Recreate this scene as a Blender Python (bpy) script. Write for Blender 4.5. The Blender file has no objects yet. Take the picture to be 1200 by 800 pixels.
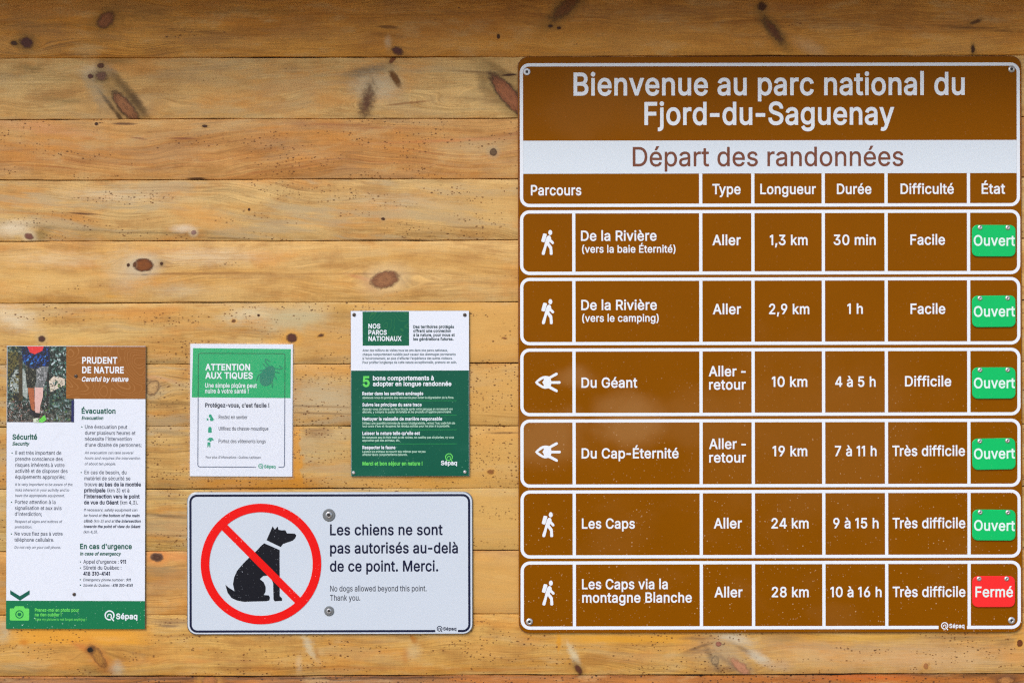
import bpy, math, random, json
from mathutils import Vector
from mathutils.geometry import tessellate_polygon

sc = bpy.context.scene
col = sc.collection
S = 0.002                     # metres per pixel of the 1200 x 800 photograph on the wall plane
ROLL = math.radians(0.17)     # the camera was held a touch out of level
ZC = 1.5                      # height of the picture's centre above the ground

# ------------------------------------------------------------------ camera
cam_d = bpy.data.cameras.new('camera')
cam = bpy.data.objects.new('camera', cam_d)
col.objects.link(cam)
cam.location = (0.0, -3.3333, ZC)
cam.rotation_euler = (math.radians(90), ROLL, 0)
cam_d.lens = 50
cam_d.sensor_width = 36
cam_d.clip_start = 0.05
cam_d.clip_end = 500
sc.camera = cam

# ------------------------------------------------------------------ sky, sun, exposure
SUN_EL, SUN_AZ = math.radians(42), math.radians(-28)   # azimuth measured from -Y (in front of the wall) towards -X
world = bpy.data.worlds.new('World')
sc.world = world
world.use_nodes = True
wn = world.node_tree
bg = wn.nodes['Background']
sky = wn.nodes.new('ShaderNodeTexSky')
sky.sky_type = 'NISHITA'
sky.sun_disc = False
sky.sun_elevation = SUN_EL
sky.sun_rotation = math.radians(180) - SUN_AZ
sky.air_density = 1.0
sky.dust_density = 1.5
sky.ozone_density = 1.0
wn.links.new(sky.outputs[0], bg.inputs[0])
bg.inputs[1].default_value = 0.15
sun_d = bpy.data.lights.new('sun', 'SUN')
sun_d.energy = 1.1
sun_d.angle = math.radians(22)
sun_d.color = (1.0, 0.955, 0.90)
sun = bpy.data.objects.new('sun', sun_d)
col.objects.link(sun)
sdir = Vector((math.sin(SUN_AZ) * math.cos(SUN_EL), -math.cos(SUN_AZ) * math.cos(SUN_EL), math.sin(SUN_EL)))
sun.rotation_euler = sdir.to_track_quat('Z', 'Y').to_euler()
sun.location = (-3, -6, 6)
sc.view_settings.view_transform = 'Standard'
sc.view_settings.look = 'None'
sc.view_settings.exposure = 0.46
sc.view_settings.gamma = 1.0
sc.view_settings.use_curve_mapping = False
sc.cycles.use_denoising = False
sc.cycles.filter_width = 1.25
sc.cycles.max_bounces = 4
sc.cycles.adaptive_threshold = 0.006

# ------------------------------------------------------------------ small helpers
def lin(rgb):
    out = []
    for c in rgb[:3]:
        c = c / 255.0
        out.append(c / 12.92 if c <= 0.04045 else ((c + 0.055) / 1.055) ** 2.4)
    return (out[0], out[1], out[2], 1.0)

class NT:
    """tiny node-tree writer"""
    def __init__(s, tree): s.t = tree
    def n(s, kind, **kw):
        nd = s.t.nodes.new(kind)
        for k, v in kw.items(): setattr(nd, k, v)
        return nd
    def put(s, sock, v):
        if v is None: return
        if isinstance(v, bpy.types.NodeSocket): s.t.links.new(v, sock)
        else: sock.default_value = v
    def m(s, op, a, b=None, c=None, clamp=False):
        nd = s.n('ShaderNodeMath', operation=op, use_clamp=clamp)
        for i, v in enumerate((a, b, c)): s.put(nd.inputs[i], v)
        return nd.outputs[0]
    def v(s, op, a, b=None, scale=None):
        nd = s.n('ShaderNodeVectorMath', operation=op)
        s.put(nd.inputs[0], a); s.put(nd.inputs[1], b)
        if scale is not None: s.put(nd.inputs['Scale'], scale)
        return nd.outputs['Value' if op in ('LENGTH', 'DOT_PRODUCT', 'DISTANCE') else 'Vector']
    def mix(s, f, a, b, blend='MIX'):
        nd = s.n('ShaderNodeMix', data_type='RGBA', blend_type=blend)
        s.put(nd.inputs[0], f); s.put(nd.inputs[6], a); s.put(nd.inputs[7], b)
        return nd.outputs[2]
    def sep(s, v):
        nd = s.n('ShaderNodeSeparateXYZ'); s.put(nd.inputs[0], v); return nd.outputs
    def comb(s, x, y, z=0.0):
        nd = s.n('ShaderNodeCombineXYZ')
        for i, q in enumerate((x, y, z)): s.put(nd.inputs[i], q)
        return nd.outputs[0]
    def noise(s, vec, scale=1.0, detail=2.0, rough=0.5, dist=0.0, color=False):
        nd = s.n('ShaderNodeTexNoise'); s.put(nd.inputs['Vector'], vec)
        nd.inputs['Scale'].default_value = scale; nd.inputs['Detail'].default_value = detail
        nd.inputs['Roughness'].default_value = rough; nd.inputs['Distortion'].default_value = dist
        return nd.outputs[1 if color else 0]
    def voro(s, vec, scale=1.0):
        nd = s.n('ShaderNodeTexVoronoi'); s.put(nd.inputs['Vector'], vec)
        nd.inputs['Scale'].default_value = scale
        return nd.outputs
    def step(s, x, lo, hi, a=0.0, b=1.0):
        nd = s.n('ShaderNodeMapRange', interpolation_type='SMOOTHSTEP')
        for i, q in enumerate((x, lo, hi, a, b)): s.put(nd.inputs[i], q)
        return nd.outputs[0]

def sock(tree, name, kind, io='INPUT'):
    tree.interface.new_socket(name=name, in_out=io, socket_type='NodeSocket' + kind)

# ------------------------------------------------------------------ wood node groups (all lengths in photo pixels, 2 mm each)
def make_flow():
    t = bpy.data.node_groups.new('knot_flow', 'ShaderNodeTree')
    for nm, k in (('UV', 'Vector'), ('C', 'Vector'), ('RX', 'Float'), ('RY', 'Float')): sock(t, nm, k)
    sock(t, 'Disp', 'Float', 'OUTPUT')
    w = NT(t); gi = w.n('NodeGroupInput').outputs; go = w.n('NodeGroupOutput').inputs
    p = w.v('SUBTRACT', gi[0], gi[1]); x, y, _ = w.sep(p)
    qx = w.m('DIVIDE', x, w.m('MULTIPLY', gi[2], 2.0)); qy = w.m('DIVIDE', y, gi[3])
    r2 = w.m('MAXIMUM', w.m('ADD', w.m('MULTIPLY', qx, qx), w.m('MULTIPLY', qy, qy)), 1.0)
    w.put(go[0], w.m('MULTIPLY', w.m('DIVIDE', y, r2), -0.9))
    return t

def make_knot():
    t = bpy.data.node_groups.new('knot_colour', 'ShaderNodeTree')
    for nm, k in (('Color', 'Color'), ('UV', 'Vector'), ('C', 'Vector'), ('RX', 'Float'), ('RY', 'Float'), ('Ang', 'Float'),
                  ('Core', 'Color'), ('Rim', 'Color'), ('Halo', 'Color'), ('HaloAmt', 'Float'), ('Rough', 'Float')): sock(t, nm, k)
    sock(t, 'Color', 'Color', 'OUTPUT'); sock(t, 'Mask', 'Float', 'OUTPUT')
    w = NT(t); gi = w.n('NodeGroupInput').outputs; go = w.n('NodeGroupOutput').inputs
    wob = w.noise(w.v('SCALE', gi[1], scale=0.16), 1.0, 3.0, 0.6, color=True)
    wob = w.v('SCALE', w.v('SUBTRACT', wob, (0.5, 0.5, 0.5)), scale=w.m('MULTIPLY', gi[10], gi[4]))
    p = w.v('ADD', w.v('SUBTRACT', gi[1], gi[2]), wob)
    rot = w.n('ShaderNodeVectorRotate', rotation_type='Z_AXIS')
    w.put(rot.inputs['Vector'], p); w.put(rot.inputs['Angle'], gi[5])
    x, y, _ = w.sep(rot.outputs[0])
    q = w.comb(w.m('DIVIDE', x, gi[3]), w.m('DIVIDE', y, gi[4]))
    grit = w.noise(w.v('MULTIPLY', gi[1], (0.22, 0.30, 1)), 1.0, 4.0, 0.65)
    r = w.m('ADD', w.v('LENGTH', q), w.m('MULTIPLY', w.m('SUBTRACT', grit, 0.5), w.m('MULTIPLY_ADD', gi[10], 1.3, 0.1)))
    ins = w.step(r, w.m('MULTIPLY_ADD', gi[10], 0.5, 1.0), w.m('MULTIPLY_ADD', gi[10], -0.55, 0.98))
    rings = w.m('MULTIPLY_ADD', w.m('SINE', w.m('MULTIPLY', r, 13.0)), 0.12, 0.14)
    fibre = w.noise(w.v('MULTIPLY', rot.outputs[0], (0.11, 1.1, 1)), 1.0, 4.0, 0.7)
    rim = w.m('ADD', w.m('ADD', w.step(r, 0.6, 0.98), rings), w.m('MULTIPLY', w.m('SUBTRACT', fibre, 0.5), 2.4), clamp=True)
    kc = w.mix(rim, gi[6], gi[7])
    halo = w.m('MULTIPLY', w.m('MULTIPLY', w.step(r, 2.5, 0.9), w.m('MULTIPLY_ADD', grit, 1.4, 0.3, clamp=True)), gi[9])
    c1 = w.mix(halo, gi[0], gi[8])
    w.put(go[0], w.mix(ins, c1, kc)); w.put(go[1], ins)
    return t

def make_stain():
    t = bpy.data.node_groups.new('stain', 'ShaderNodeTree')
    for nm, k in (('Color', 'Color'), ('UV', 'Vector'), ('C', 'Vector'), ('RX', 'Float'), ('RY', 'Float'), ('Ang', 'Float'),
                  ('Tint', 'Color'), ('Amt', 'Float'), ('Box', 'Float'), ('Soft', 'Float'), ('Streak', 'Float')): sock(t, nm, k)
    sock(t, 'Color', 'Color', 'OUTPUT')
    w = NT(t); gi = w.n('NodeGroupInput').outputs; go = w.n('NodeGroupOutput').inputs
    wob = w.noise(w.v('SCALE', gi[1], scale=0.07), 1.0, 4.0, 0.65, color=True)
    wob = w.v('SCALE', w.v('SUBTRACT', wob, (0.5, 0.5, 0.5)), scale=w.m('MULTIPLY', gi[9], w.m('MULTIPLY', gi[4], 1.2)))
    p = w.v('ADD', w.v('SUBTRACT', gi[1], gi[2]), wob)
    rot = w.n('ShaderNodeVectorRotate', rotation_type='Z_AXIS')
    w.put(rot.inputs['Vector'], p); w.put(rot.inputs['Angle'], gi[5])
    x, y, _ = w.sep(rot.outputs[0])
    qx = w.m('ABSOLUTE', w.m('DIVIDE', x, gi[3])); qy = w.m('ABSOLUTE', w.m('DIVIDE', y, gi[4]))
    re = w.v('LENGTH', w.comb(qx, qy)); rb = w.m('MAXIMUM', qx, qy)
    r = w.m('ADD', w.m('MULTIPLY', rb, gi[8]), w.m('MULTIPLY', re, w.m('SUBTRACT', 1.0, gi[8])))
    grit = w.noise(w.v('MULTIPLY', gi[1], (0.12, 0.6, 1)), 1.0, 4.0, 0.7)
    r = w.m('ADD', r, w.m('MULTIPLY', w.m('MULTIPLY', w.m('SUBTRACT', grit, 0.5), 1.3), gi[9]))
    msk = w.step(r, w.m('ADD', 1.0, w.m('MULTIPLY', gi[9], 0.6)), w.m('SUBTRACT', 1.0, gi[9]))
    st = w.noise(w.v('MULTIPLY', gi[1], (0.03, 0.45, 1)), 1.0, 4.0, 0.65)
    st = w.step(st, 0.38, 0.6)
    brk = w.m('ADD', w.m('MULTIPLY', st, gi[10]), w.m('SUBTRACT', 1.0, gi[10]))
    w.put(go[0], w.mix(w.m('MULTIPLY', w.m('MULTIPLY', msk, brk), gi[7], clamp=True), gi[0], gi[6]))
    return t

G_FLOW, G_KNOT, G_STAIN = make_flow(), make_knot(), make_stain()

def wood(name, seed, light, mid, dark, knots=(), stains_shade=(), specks=0.3, grey=0.2, slope=0.0, lines=0.6, rough=0.62, bump=0.5, speck_zone=None, speck_col=(80, 46, 18), flow=None):
    """Planed softwood. knots: (x, y, rx, ry, degrees, core, rim, halo, halo amount, wobble)
    stains: (x, y, rx, ry, degrees, tint, amount, box 0..1, softness, streak 0..1)"""
    light, mid = [tuple(q * f for q, f in zip(k, (0.955, 0.945, 0.91))) for k in (light, mid)]
    mt = bpy.data.materials.new(name); mt.use_nodes = True
    w = NT(mt.node_tree); bs = mt.node_tree.nodes['Principled BSDF']
    uv = w.n('ShaderNodeUVMap').outputs[0]
    u, v, _ = w.sep(uv)
    off = seed * 37.13
    wl = w.noise(w.comb(w.m('MULTIPLY', u, 0.0045), w.m('MULTIPLY', v, 0.012), off), 1.0, 2.0)
    vv = w.m('ADD', v, w.m('MULTIPLY', w.m('SUBTRACT', wl, 0.5), 46.0))
    vv = w.m('ADD', vv, w.m('MULTIPLY', u, slope))
    for k in (knots if flow is None else flow):
        g = w.n('ShaderNodeGroup', node_tree=G_FLOW)
        w.put(g.inputs[0], uv); g.inputs[1].default_value = (k[0], k[1], 0)
        g.inputs[2].default_value = k[2] * 1.25; g.inputs[3].default_value = k[3] * 1.25
        vv = w.m('ADD', vv, g.outputs[0])
    broad = w.noise(w.comb(w.m('MULTIPLY', u, 0.006), w.m('MULTIPLY', vv, 0.05), off + 3), 1.0, 4.0, 0.55)
    ring = w.noise(w.comb(w.m('MULTIPLY', u, 0.0022), w.m('MULTIPLY', vv, 0.22), off + 9), 1.0, 4.0, 0.62)
    fine = w.noise(w.comb(w.m('MULTIPLY', u, 0.018), w.m('MULTIPLY', vv, 1.25), off + 5), 1.0, 3.0, 0.6)
    fleck = w.noise(w.comb(w.m('MULTIPLY', u, 0.05), w.m('MULTIPLY', vv, 0.6), off + 15), 1.0, 3.0, 0.7)
    c = w.mix(w.step(broad, 0.36, 0.66), lin(light), lin(mid))
    lm = w.step(ring, 0.54, 0.72)
    where = w.step(w.noise(w.comb(w.m('MULTIPLY', u, 0.004), w.m('MULTIPLY', v, 0.03), off + 21), 1.0, 2.0), 0.38, 0.62)
    lmask = w.m('MULTIPLY', w.m('MULTIPLY', lm, where), lines * 1.15, clamp=True)
    c = w.mix(lmask, c, lin(dark))
    # a few thin sharp grain lines
    thin = w.step(w.m('ABSOLUTE', w.m('SUBTRACT', ring, 0.5)), 0.02, 0.0)
    thin = w.m('MULTIPLY', w.m('MULTIPLY', thin, where), lines * 0.75)
    c = w.mix(thin, c, lin([q * 0.8 for q in dark]))
    c = w.mix(1.0, c, w.comb_c(w.m('MULTIPLY_ADD', fine, 1.15, 0.42)), 'MULTIPLY')
    # uneven browning over the whole board
    pat = w.noise(w.comb(w.m('MULTIPLY', u, 0.017), w.m('MULTIPLY', v, 0.05), off + 61), 1.0, 5.0, 0.65)
    c = w.mix(w.m('MULTIPLY', w.step(pat, 0.46, 0.66), 0.5), c, lin((164, 114, 56)))
    blot = w.noise(w.comb(w.m('MULTIPLY', u, 0.009), w.m('MULTIPLY', v, 0.028), off + 81), 1.0, 4.0, 0.6)
    c = w.mix(w.m('MULTIPLY', w.step(blot, 0.5, 0.68), 0.45), c, lin((222, 152, 66)))
    c = w.mix(w.m('MULTIPLY', w.step(pat, 0.48, 0.30), 0.45), c, lin((220, 192, 146)))
    c = w.mix(w.m('MULTIPLY', w.step(fleck, 0.56, 0.74), 0.42), c, lin(dark))
    hair = w.noise(w.comb(w.m('MULTIPLY', u, 0.009), w.m('MULTIPLY', vv, 1.5), off + 71), 1.0, 3.0, 0.6)
    c = w.mix(w.m('MULTIPLY', w.m('MULTIPLY', w.step(hair, 0.57, 0.68), where), 0.5), c, lin([q * 0.85 for q in dark]))
    # faint planer chatter across the board
    chat = w.noise(w.comb(w.m('MULTIPLY', u, 0.45), w.m('MULTIPLY', v, 0.05), off), 1.0, 2.0)
    c = w.mix(1.0, c, w.comb_c(w.m('MULTIPLY_ADD', chat, 0.20, 0.9)), 'MULTIPLY')
    c = w.mix(1.0, c, (0.97, 0.87, 0.66, 1.0), 'MULTIPLY')      # honey tone of the old finish
    # weathered grey patches
    if grey > 0:
        gm = w.noise(w.comb(w.m('MULTIPLY', u, 0.008), w.m('MULTIPLY', vv, 0.055), off + 31), 1.0, 5.0, 0.65)
        c = w.mix(w.m('MULTIPLY', w.step(gm, 0.48, 0.62), grey), c, lin((182, 160, 122)))
    for s_ in stains_shade:
        g = w.n('ShaderNodeGroup', node_tree=G_STAIN)
        w.put(g.inputs[0], c); w.put(g.inputs[1], uv)
        g.inputs[2].default_value = (s_[0], s_[1], 0)
        for i, q in ((3, s_[2]), (4, s_[3]), (5, math.radians(-s_[4])), (7, s_[6]), (8, s_[7]), (9, s_[8]), (10, s_[9])): g.inputs[i].default_value = q
        g.inputs[6].default_value = lin(s_[5])
        c = g.outputs[0]
    # pin holes and mildew specks, gathered in drifts along the grain
    if specks > 0:
        zone = w.step(w.noise(w.comb(w.m('MULTIPLY', u, 0.012), w.m('MULTIPLY', vv, 0.06), off + 41), 1.0, 3.0), 0.68 - 0.3 * specks, 0.74 - 0.3 * specks)
        for sx, sy, lo, hi, thr in ((0.15, 0.24, 0.34, 0.16, 0.5), (0.27, 0.42, 0.40, 0.2, 0.4), (0.065, 0.10, 0.15, 0.07, 0.3)):
            vo = w.voro(w.comb(w.m('MULTIPLY', u, sx), w.m('MULTIPLY', v, sy), off))
            d = w.step(w.m('ADD', vo['Distance'], w.m('MULTIPLY', fleck, 0.1)), lo, hi)
            rnd = w.sep(vo['Color'])[0]
            on = w.step(rnd, 1.0 - thr, 1.02 - thr)
            c = w.mix(w.m('MULTIPLY', w.m('MULTIPLY', d, on), w.m('MULTIPLY', zone, 0.9)), c, w.mix(w.sep(vo['Color'])[1], lin(speck_col), lin([q * 1.5 for q in speck_col])))
    km = None
    for k in knots:
        g = w.n('ShaderNodeGroup', node_tree=G_KNOT)
        w.put(g.inputs[0], c); w.put(g.inputs[1], uv)
        g.inputs[2].default_value = (k[0], k[1], 0)
        g.inputs[3].default_value = k[2]; g.inputs[4].default_value = k[3]; g.inputs[5].default_value = math.radians(-k[4])
        g.inputs[6].default_value = lin(k[5]); g.inputs[7].default_value = lin(k[6]); g.inputs[8].default_value = lin(k[7])
        g.inputs[9].default_value = k[8]; g.inputs[10].default_value = k[9] * 1.1
        c = g.outputs[0]
        km = g.outputs[1] if km is None else w.m('MAXIMUM', km, g.outputs[1])
    w.put(bs.inputs['Base Color'], c)
    w.put(bs.inputs['Roughness'], rough)
    bs.inputs['Specular IOR Level'].default_value = 0.3
    h = w.m('ADD', w.m('MULTIPLY', fine, 0.6), w.m('MULTIPLY', lmask, -0.8))
    h = w.m('ADD', h, w.m('MULTIPLY', chat, 0.35))
    if km is not None: h = w.m('ADD', h, w.m('MULTIPLY', km, w.m('MULTIPLY', fleck, 2.2)))
    bp = w.n('ShaderNodeBump'); bp.inputs['Strength'].default_value = bump; bp.inputs['Distance'].default_value = 0.0007
    w.put(bp.inputs['Height'], h); w.put(bs.inputs['Normal'], bp.outputs[0])
    return mt

def _cc(s, x):
    nd = s.n('ShaderNodeCombineColor')
    for i in range(3): s.put(nd.inputs[i], x)
    return nd.outputs[0]
NT.comb_c = _cc

def plain(name, rgb, rough=0.5, metal=0.0, spec=0.5):
    mt = bpy.data.materials.new(name); mt.use_nodes = True
    w = NT(mt.node_tree); bs = mt.node_tree.nodes['Principled BSDF']
    co = w.n('ShaderNodeTexCoord').outputs['Object']
    nz = w.noise(co, 60.0, 4.0, 0.6)
    w.put(bs.inputs['Base Color'], w.mix(1.0, lin(rgb), w.comb_c(w.m('MULTIPLY_ADD', nz, 0.10, 0.95)), 'MULTIPLY'))
    w.put(bs.inputs['Roughness'], w.m('MULTIPLY_ADD', nz, 0.2, rough - 0.1))
    bs.inputs['Metallic'].default_value = metal
    bs.inputs['Specular IOR Level'].default_value = spec
    return mt

def film(name, rgb, rough=0.4, smear=0.0, smear_rgb=(170, 150, 140), dots=0.0, dot_rgb=(205, 190, 170), contour=None, low=None, mottling=0.05, dot_scale=(150, 330), smears_sheen=(), spec=0.25):
    """sign film / printed panel: flat ink with real-world dirt, mottling and sheen painted into the colour. object coordinates in metres. low=(z bottom, z top): dirt grows downwards (rain splash)"""
    mt = bpy.data.materials.new(name); mt.use_nodes = True
    w = NT(mt.node_tree); bs = mt.node_tree.nodes['Principled BSDF']
    co = w.n('ShaderNodeTexCoord').outputs['Object']
    x, y, z = w.sep(co)
    big = w.noise(co, 5.0, 4.0, 0.6)
    c = w.mix(1.0, lin(rgb), w.comb_c(w.m('MULTIPLY_ADD', w.m('ADD', w.m('MULTIPLY', big, .6), w.m('MULTIPLY', w.noise(co, 1.7, 3.0, .6, .5), .4)), mottling * 3, 1 - mottling * 1.5)), 'MULTIPLY')
    if contour:
        crgb, cs, amt = contour
        f = w.noise(co, cs, 1.5, 0.5, 0.4)
        fr = w.m('FRACT', w.m('MULTIPLY', f, 22.0))
        ln = w.step(w.m('ABSOLUTE', w.m('SUBTRACT', fr, 0.5)), 0.12, 0.02)
        c = w.mix(w.m('MULTIPLY', ln, amt), c, lin(crgb))
    zone = 1.0 if low is None else w.step(z, low[1], low[0])
    if smear > 0:
        sm = w.step(w.noise(w.v('MULTIPLY', co, (1.0, 1.0, 1.6)), 4.5, 4.0, 0.55, 0.3), 0.5, 0.72)
        c = w.mix(w.m('MULTIPLY', w.m('MULTIPLY', sm, smear), zone), c, lin(smear_rgb))
    for (sx, sz, rx, rz, amt) in smears_sheen:
        q = w.v('MULTIPLY', w.v('SUBTRACT', co, (sx, 0, sz)), (1 / rx, 0, 1 / rz))
        q = w.v('ADD', q, w.v('SCALE', w.v('SUBTRACT', w.noise(co, 9.0, 3.0, 0.5, color=True), (0.5, 0.5, 0.5)), scale=1.6))
        qx, qy, qz = w.sep(q)
        mk = w.step(w.v('LENGTH', w.comb(qx, 0.0, qz)), 1.25, 0.35)
        c = w.mix(w.m('MULTIPLY', mk, amt), c, lin(smear_rgb))
    rgh = w.m('MULTIPLY_ADD', big, 0.16, rough - 0.08)
    hh = None
    if dots > 0:
        cl = w.step(w.noise(co, 11.0, 3.0), 0.62 - 0.3 * dots, 0.78 - 0.2 * dots)
        for sc_, thr in ((dot_scale[0], 0.16), (dot_scale[1], 0.12)):
            vo = w.voro(w.v('MULTIPLY', co, (1, 0.02, 1)), sc_)
            rnd = w.sep(vo['Color'])[0]
            rr = w.m('MULTIPLY', w.sep(vo['Color'])[1], 0.16)
            d = w.step(w.m('SUBTRACT', vo['Distance'], rr), 0.14, 0.04)
            m_ = w.m('MULTIPLY', w.m('MULTIPLY', d, w.step(rnd, 1 - thr, 1.01 - thr)), cl)
            m_ = w.m('MULTIPLY', m_, w.m('MULTIPLY_ADD', zone, 0.9, 0.1) if low else 1.0)
            c = w.mix(w.m('MULTIPLY', m_, 0.75), c, lin(dot_rgb))
            hh = m_ if hh is None else w.m('ADD', hh, m_)
    w.put(bs.inputs['Base Color'], c); w.put(bs.inputs['Roughness'], rgh)
    bs.inputs['Specular IOR Level'].default_value = spec
    bp = w.n('ShaderNodeBump'); bp.inputs['Strength'].default_value = 0.12; bp.inputs['Distance'].default_value = 0.0006
    orange = w.noise(co, 260.0, 2.0)
    w.put(bp.inputs['Height'], orange if hh is None else w.m('ADD', w.m('MULTIPLY', orange, 0.3), hh))
    w.put(bs.inputs['Normal'], bp.outputs[0])
    return mt

# ------------------------------------------------------------------ object helpers
def link_mesh(name, verts, faces, mats, parent=None, mat_idx=None, smooth=False, uvs=None):
    me = bpy.data.meshes.new(name)
    me.from_pydata(verts, [], faces)
    for m_ in (mats if isinstance(mats, (list, tuple)) else [mats]): me.materials.append(m_)
    if mat_idx: me.polygons.foreach_set('material_index', mat_idx)
    if smooth: me.polygons.foreach_set('use_smooth', [True] * len(me.polygons))
    if uvs:
        ul = me.uv_layers.new(name='UVMap')
        for lp in me.loops: ul.data[lp.index].uv = uvs[lp.vertex_index]
    me.update()
    o = bpy.data.objects.new(name, me); col.objects.link(o)
    if parent is not None: o.parent = parent
    return o

def tag(o, label=None, category=None, group=None, kind=None):
    for k, v in (('label', label), ('category', category), ('group', group), ('kind', kind)):
        if v: o[k] = v
    return o

def world_of(px, py):
    """photo pixel -> point on the wall plane (undoing the camera's roll)"""
    dx, dz = (px - 600) * S, (400 - py) * S
    c, s = math.cos(ROLL), math.sin(ROLL)
    return Vector((dx * c + dz * s, 0.0, ZC - dx * s + dz * c))

class Sign:
    """a thing on the wall with its own pixel-sized local frame; turn is its tilt in the photograph, degrees anticlockwise"""
    def __init__(s, name, cx, cy, turn, y_back, label, cat, group=None, front=.0045):
        s.cx, s.cy = cx, cy
        o = bpy.data.objects.new(name, None); col.objects.link(o)
        o.empty_display_size = 0.05
        s.f = 1 - (y_back + front) / 3.3333      # measured sizes are those of the wall plane; the face stands a little nearer
        p = world_of(600 + (cx - 600) * s.f, 400 + (cy - 400) * s.f); o.location = (p.x, -y_back, p.z)
        o.rotation_euler = (0, -math.radians(turn) + ROLL, 0)
        tag(o, label, cat, group); s.o = o
    def P(s, px, py, d=0.0): return ((px - s.cx) * S * s.f, -d, (s.cy - py) * S * s.f)
    def flat(s, name, polys, mat, d, parent=None):
        """printed shape: list of (outline, [holes]) in photo pixels, lying d metres in front of the back"""
        vs, fs = [], []
        for out, holes in polys:
            loops = [[Vector((a, -b, 0)) for a, b in out]] + [[Vector((a, -b, 0)) for a, b in h] for h in holes]
            base = len(vs)
            for l in [out] + list(holes): vs += [s.P(a, b, d) for a, b in l]
            for t in tessellate_polygon(loops):
                a, b, c = [vs[base + i] for i in t]
                cr = (b[0] - a[0]) * (c[2] - a[2]) - (b[2] - a[2]) * (c[0] - a[0])
                fs.append(tuple(base + i for i in (t if cr > 0 else t[::-1])))
        return link_mesh(name, vs, fs, mat, parent or s.o)
    def plate(s, name, outline, mat, d0, d1, bev=0.4, parent=None, edge_mat=None):
        """solid plate between depths d0 (back) and d1 (front), with a small bevel"""
        n = len(outline)
        cx = sum(a for a, b in outline) / n; cy = sum(b for a, b in outline) / n
        hx = max(abs(a - cx) for a, b in outline); hy = max(abs(b - cy) for a, b in outline)
        inn = [(cx + (a - cx) * (1 - bev / hx), cy + (b - cy) * (1 - bev / hy)) for a, b in outline]
        vs = [s.P(a, b, d0) for a, b in outline] + [s.P(a, b, d1 - bev * S * 0.7) for a, b in outline] + [s.P(a, b, d1) for a, b in inn]
        fs = []
        for k in range(2):
            for i in range(n):
                j = (i + 1) % n
                fs.append((k * n + i, k * n + j, (k + 1) * n + j, (k + 1) * n + i))
        ns = len(fs)
        fs.append(tuple(range(2 * n, 3 * n))); fs.append(tuple(range(n - 1, -1, -1)))
        # outline runs clockwise in the photo -> make normals point out
        o = link_mesh(name, vs, fs, [mat, edge_mat or mat], parent or s.o, mat_idx=[1] * ns + [0, 1])
        import bmesh
        b = bmesh.new(); b.from_mesh(o.data); bmesh.ops.recalc_face_normals(b, faces=b.faces); b.to_mesh(o.data); b.free()
        return o
    def lathe(s, name, px, py, prof, mat, n=20, parent=None, squash=1.0):
        """prof: list of (radius in px, depth in m), from the rim towards the axis"""
        vs, fs = [], []
        for r, d in prof:
            for i in range(n):
                a = 2 * math.pi * i / n
                vs.append(s.P(px + r * math.cos(a), py + r * math.sin(a) * squash, d))
        for k in range(len(prof) - 1):
            for i in range(n):
                j = (i + 1) % n
                fs.append((k * n + i, (k + 1) * n + i, (k + 1) * n + j, k * n + j)[::-1])
        if prof[-1][0] > 0: fs.append(tuple(range((len(prof) - 1) * n, len(prof) * n))[::-1])
        o = link_mesh(name, vs, fs, mat, parent or s.o)
        import bmesh
        b = bmesh.new(); b.from_mesh(o.data); bmesh.ops.remove_doubles(b, verts=b.verts, dist=1e-7)
        bmesh.ops.recalc_face_normals(b, faces=b.faces); b.to_mesh(o.data); b.free()
        o.data.polygons.foreach_set('use_smooth', [True] * len(o.data.polygons))
        return o

def rrect(x0, y0, x1, y1, r, n=8):
    if r <= 0: return [(x0, y0), (x1, y0), (x1, y1), (x0, y1)]
    pts = []
    for cx, cy, a0 in ((x1 - r, y0 + r, -90), (x1 - r, y1 - r, 0), (x0 + r, y1 - r, 90), (x0 + r, y0 + r, 180)):
        for i in range(n + 1):
            a = math.radians(a0 + 90 * i / n)
            pts.append((cx + r * math.cos(a), cy + r * math.sin(a)))
    return pts
def circ(cx, cy, r, n=40, ry=None):
    ry = ry or r
    return [(cx + r * math.cos(2 * math.pi * i / n), cy + ry * math.sin(2 * math.pi * i / n)) for i in range(n)]
def bar(x0, y0, x1, y1, w, cap=True, n=6):
    """stroke with round caps"""
    a = math.atan2(y1 - y0, x1 - x0); pts = []
    for cx, cy, s0 in ((x1, y1, a - math.pi / 2), (x0, y0, a + math.pi / 2)):
        for i in range(n + 1):
            t = s0 + math.pi * i / n
            pts.append((cx + w / 2 * math.cos(t), cy + w / 2 * math.sin(t)))
    return pts
def arc_band(cx, cy, r, w, a0, a1, n=24):
    a0, a1 = math.radians(a0), math.radians(a1)
    o = [(cx + (r + w / 2) * math.cos(a0 + (a1 - a0) * i / n), cy + (r + w / 2) * math.sin(a0 + (a1 - a0) * i / n)) for i in range(n + 1)]
    k = [(cx + (r - w / 2) * math.cos(a0 + (a1 - a0) * i / n), cy + (r - w / 2) * math.sin(a0 + (a1 - a0) * i / n)) for i in range(n, -1, -1)]
    return o + k
def xf(pts, k, ox, oy, x=0, y=0): return [(x + (a - ox) * k, y + (b - oy) * k) for a, b in pts]

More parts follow.
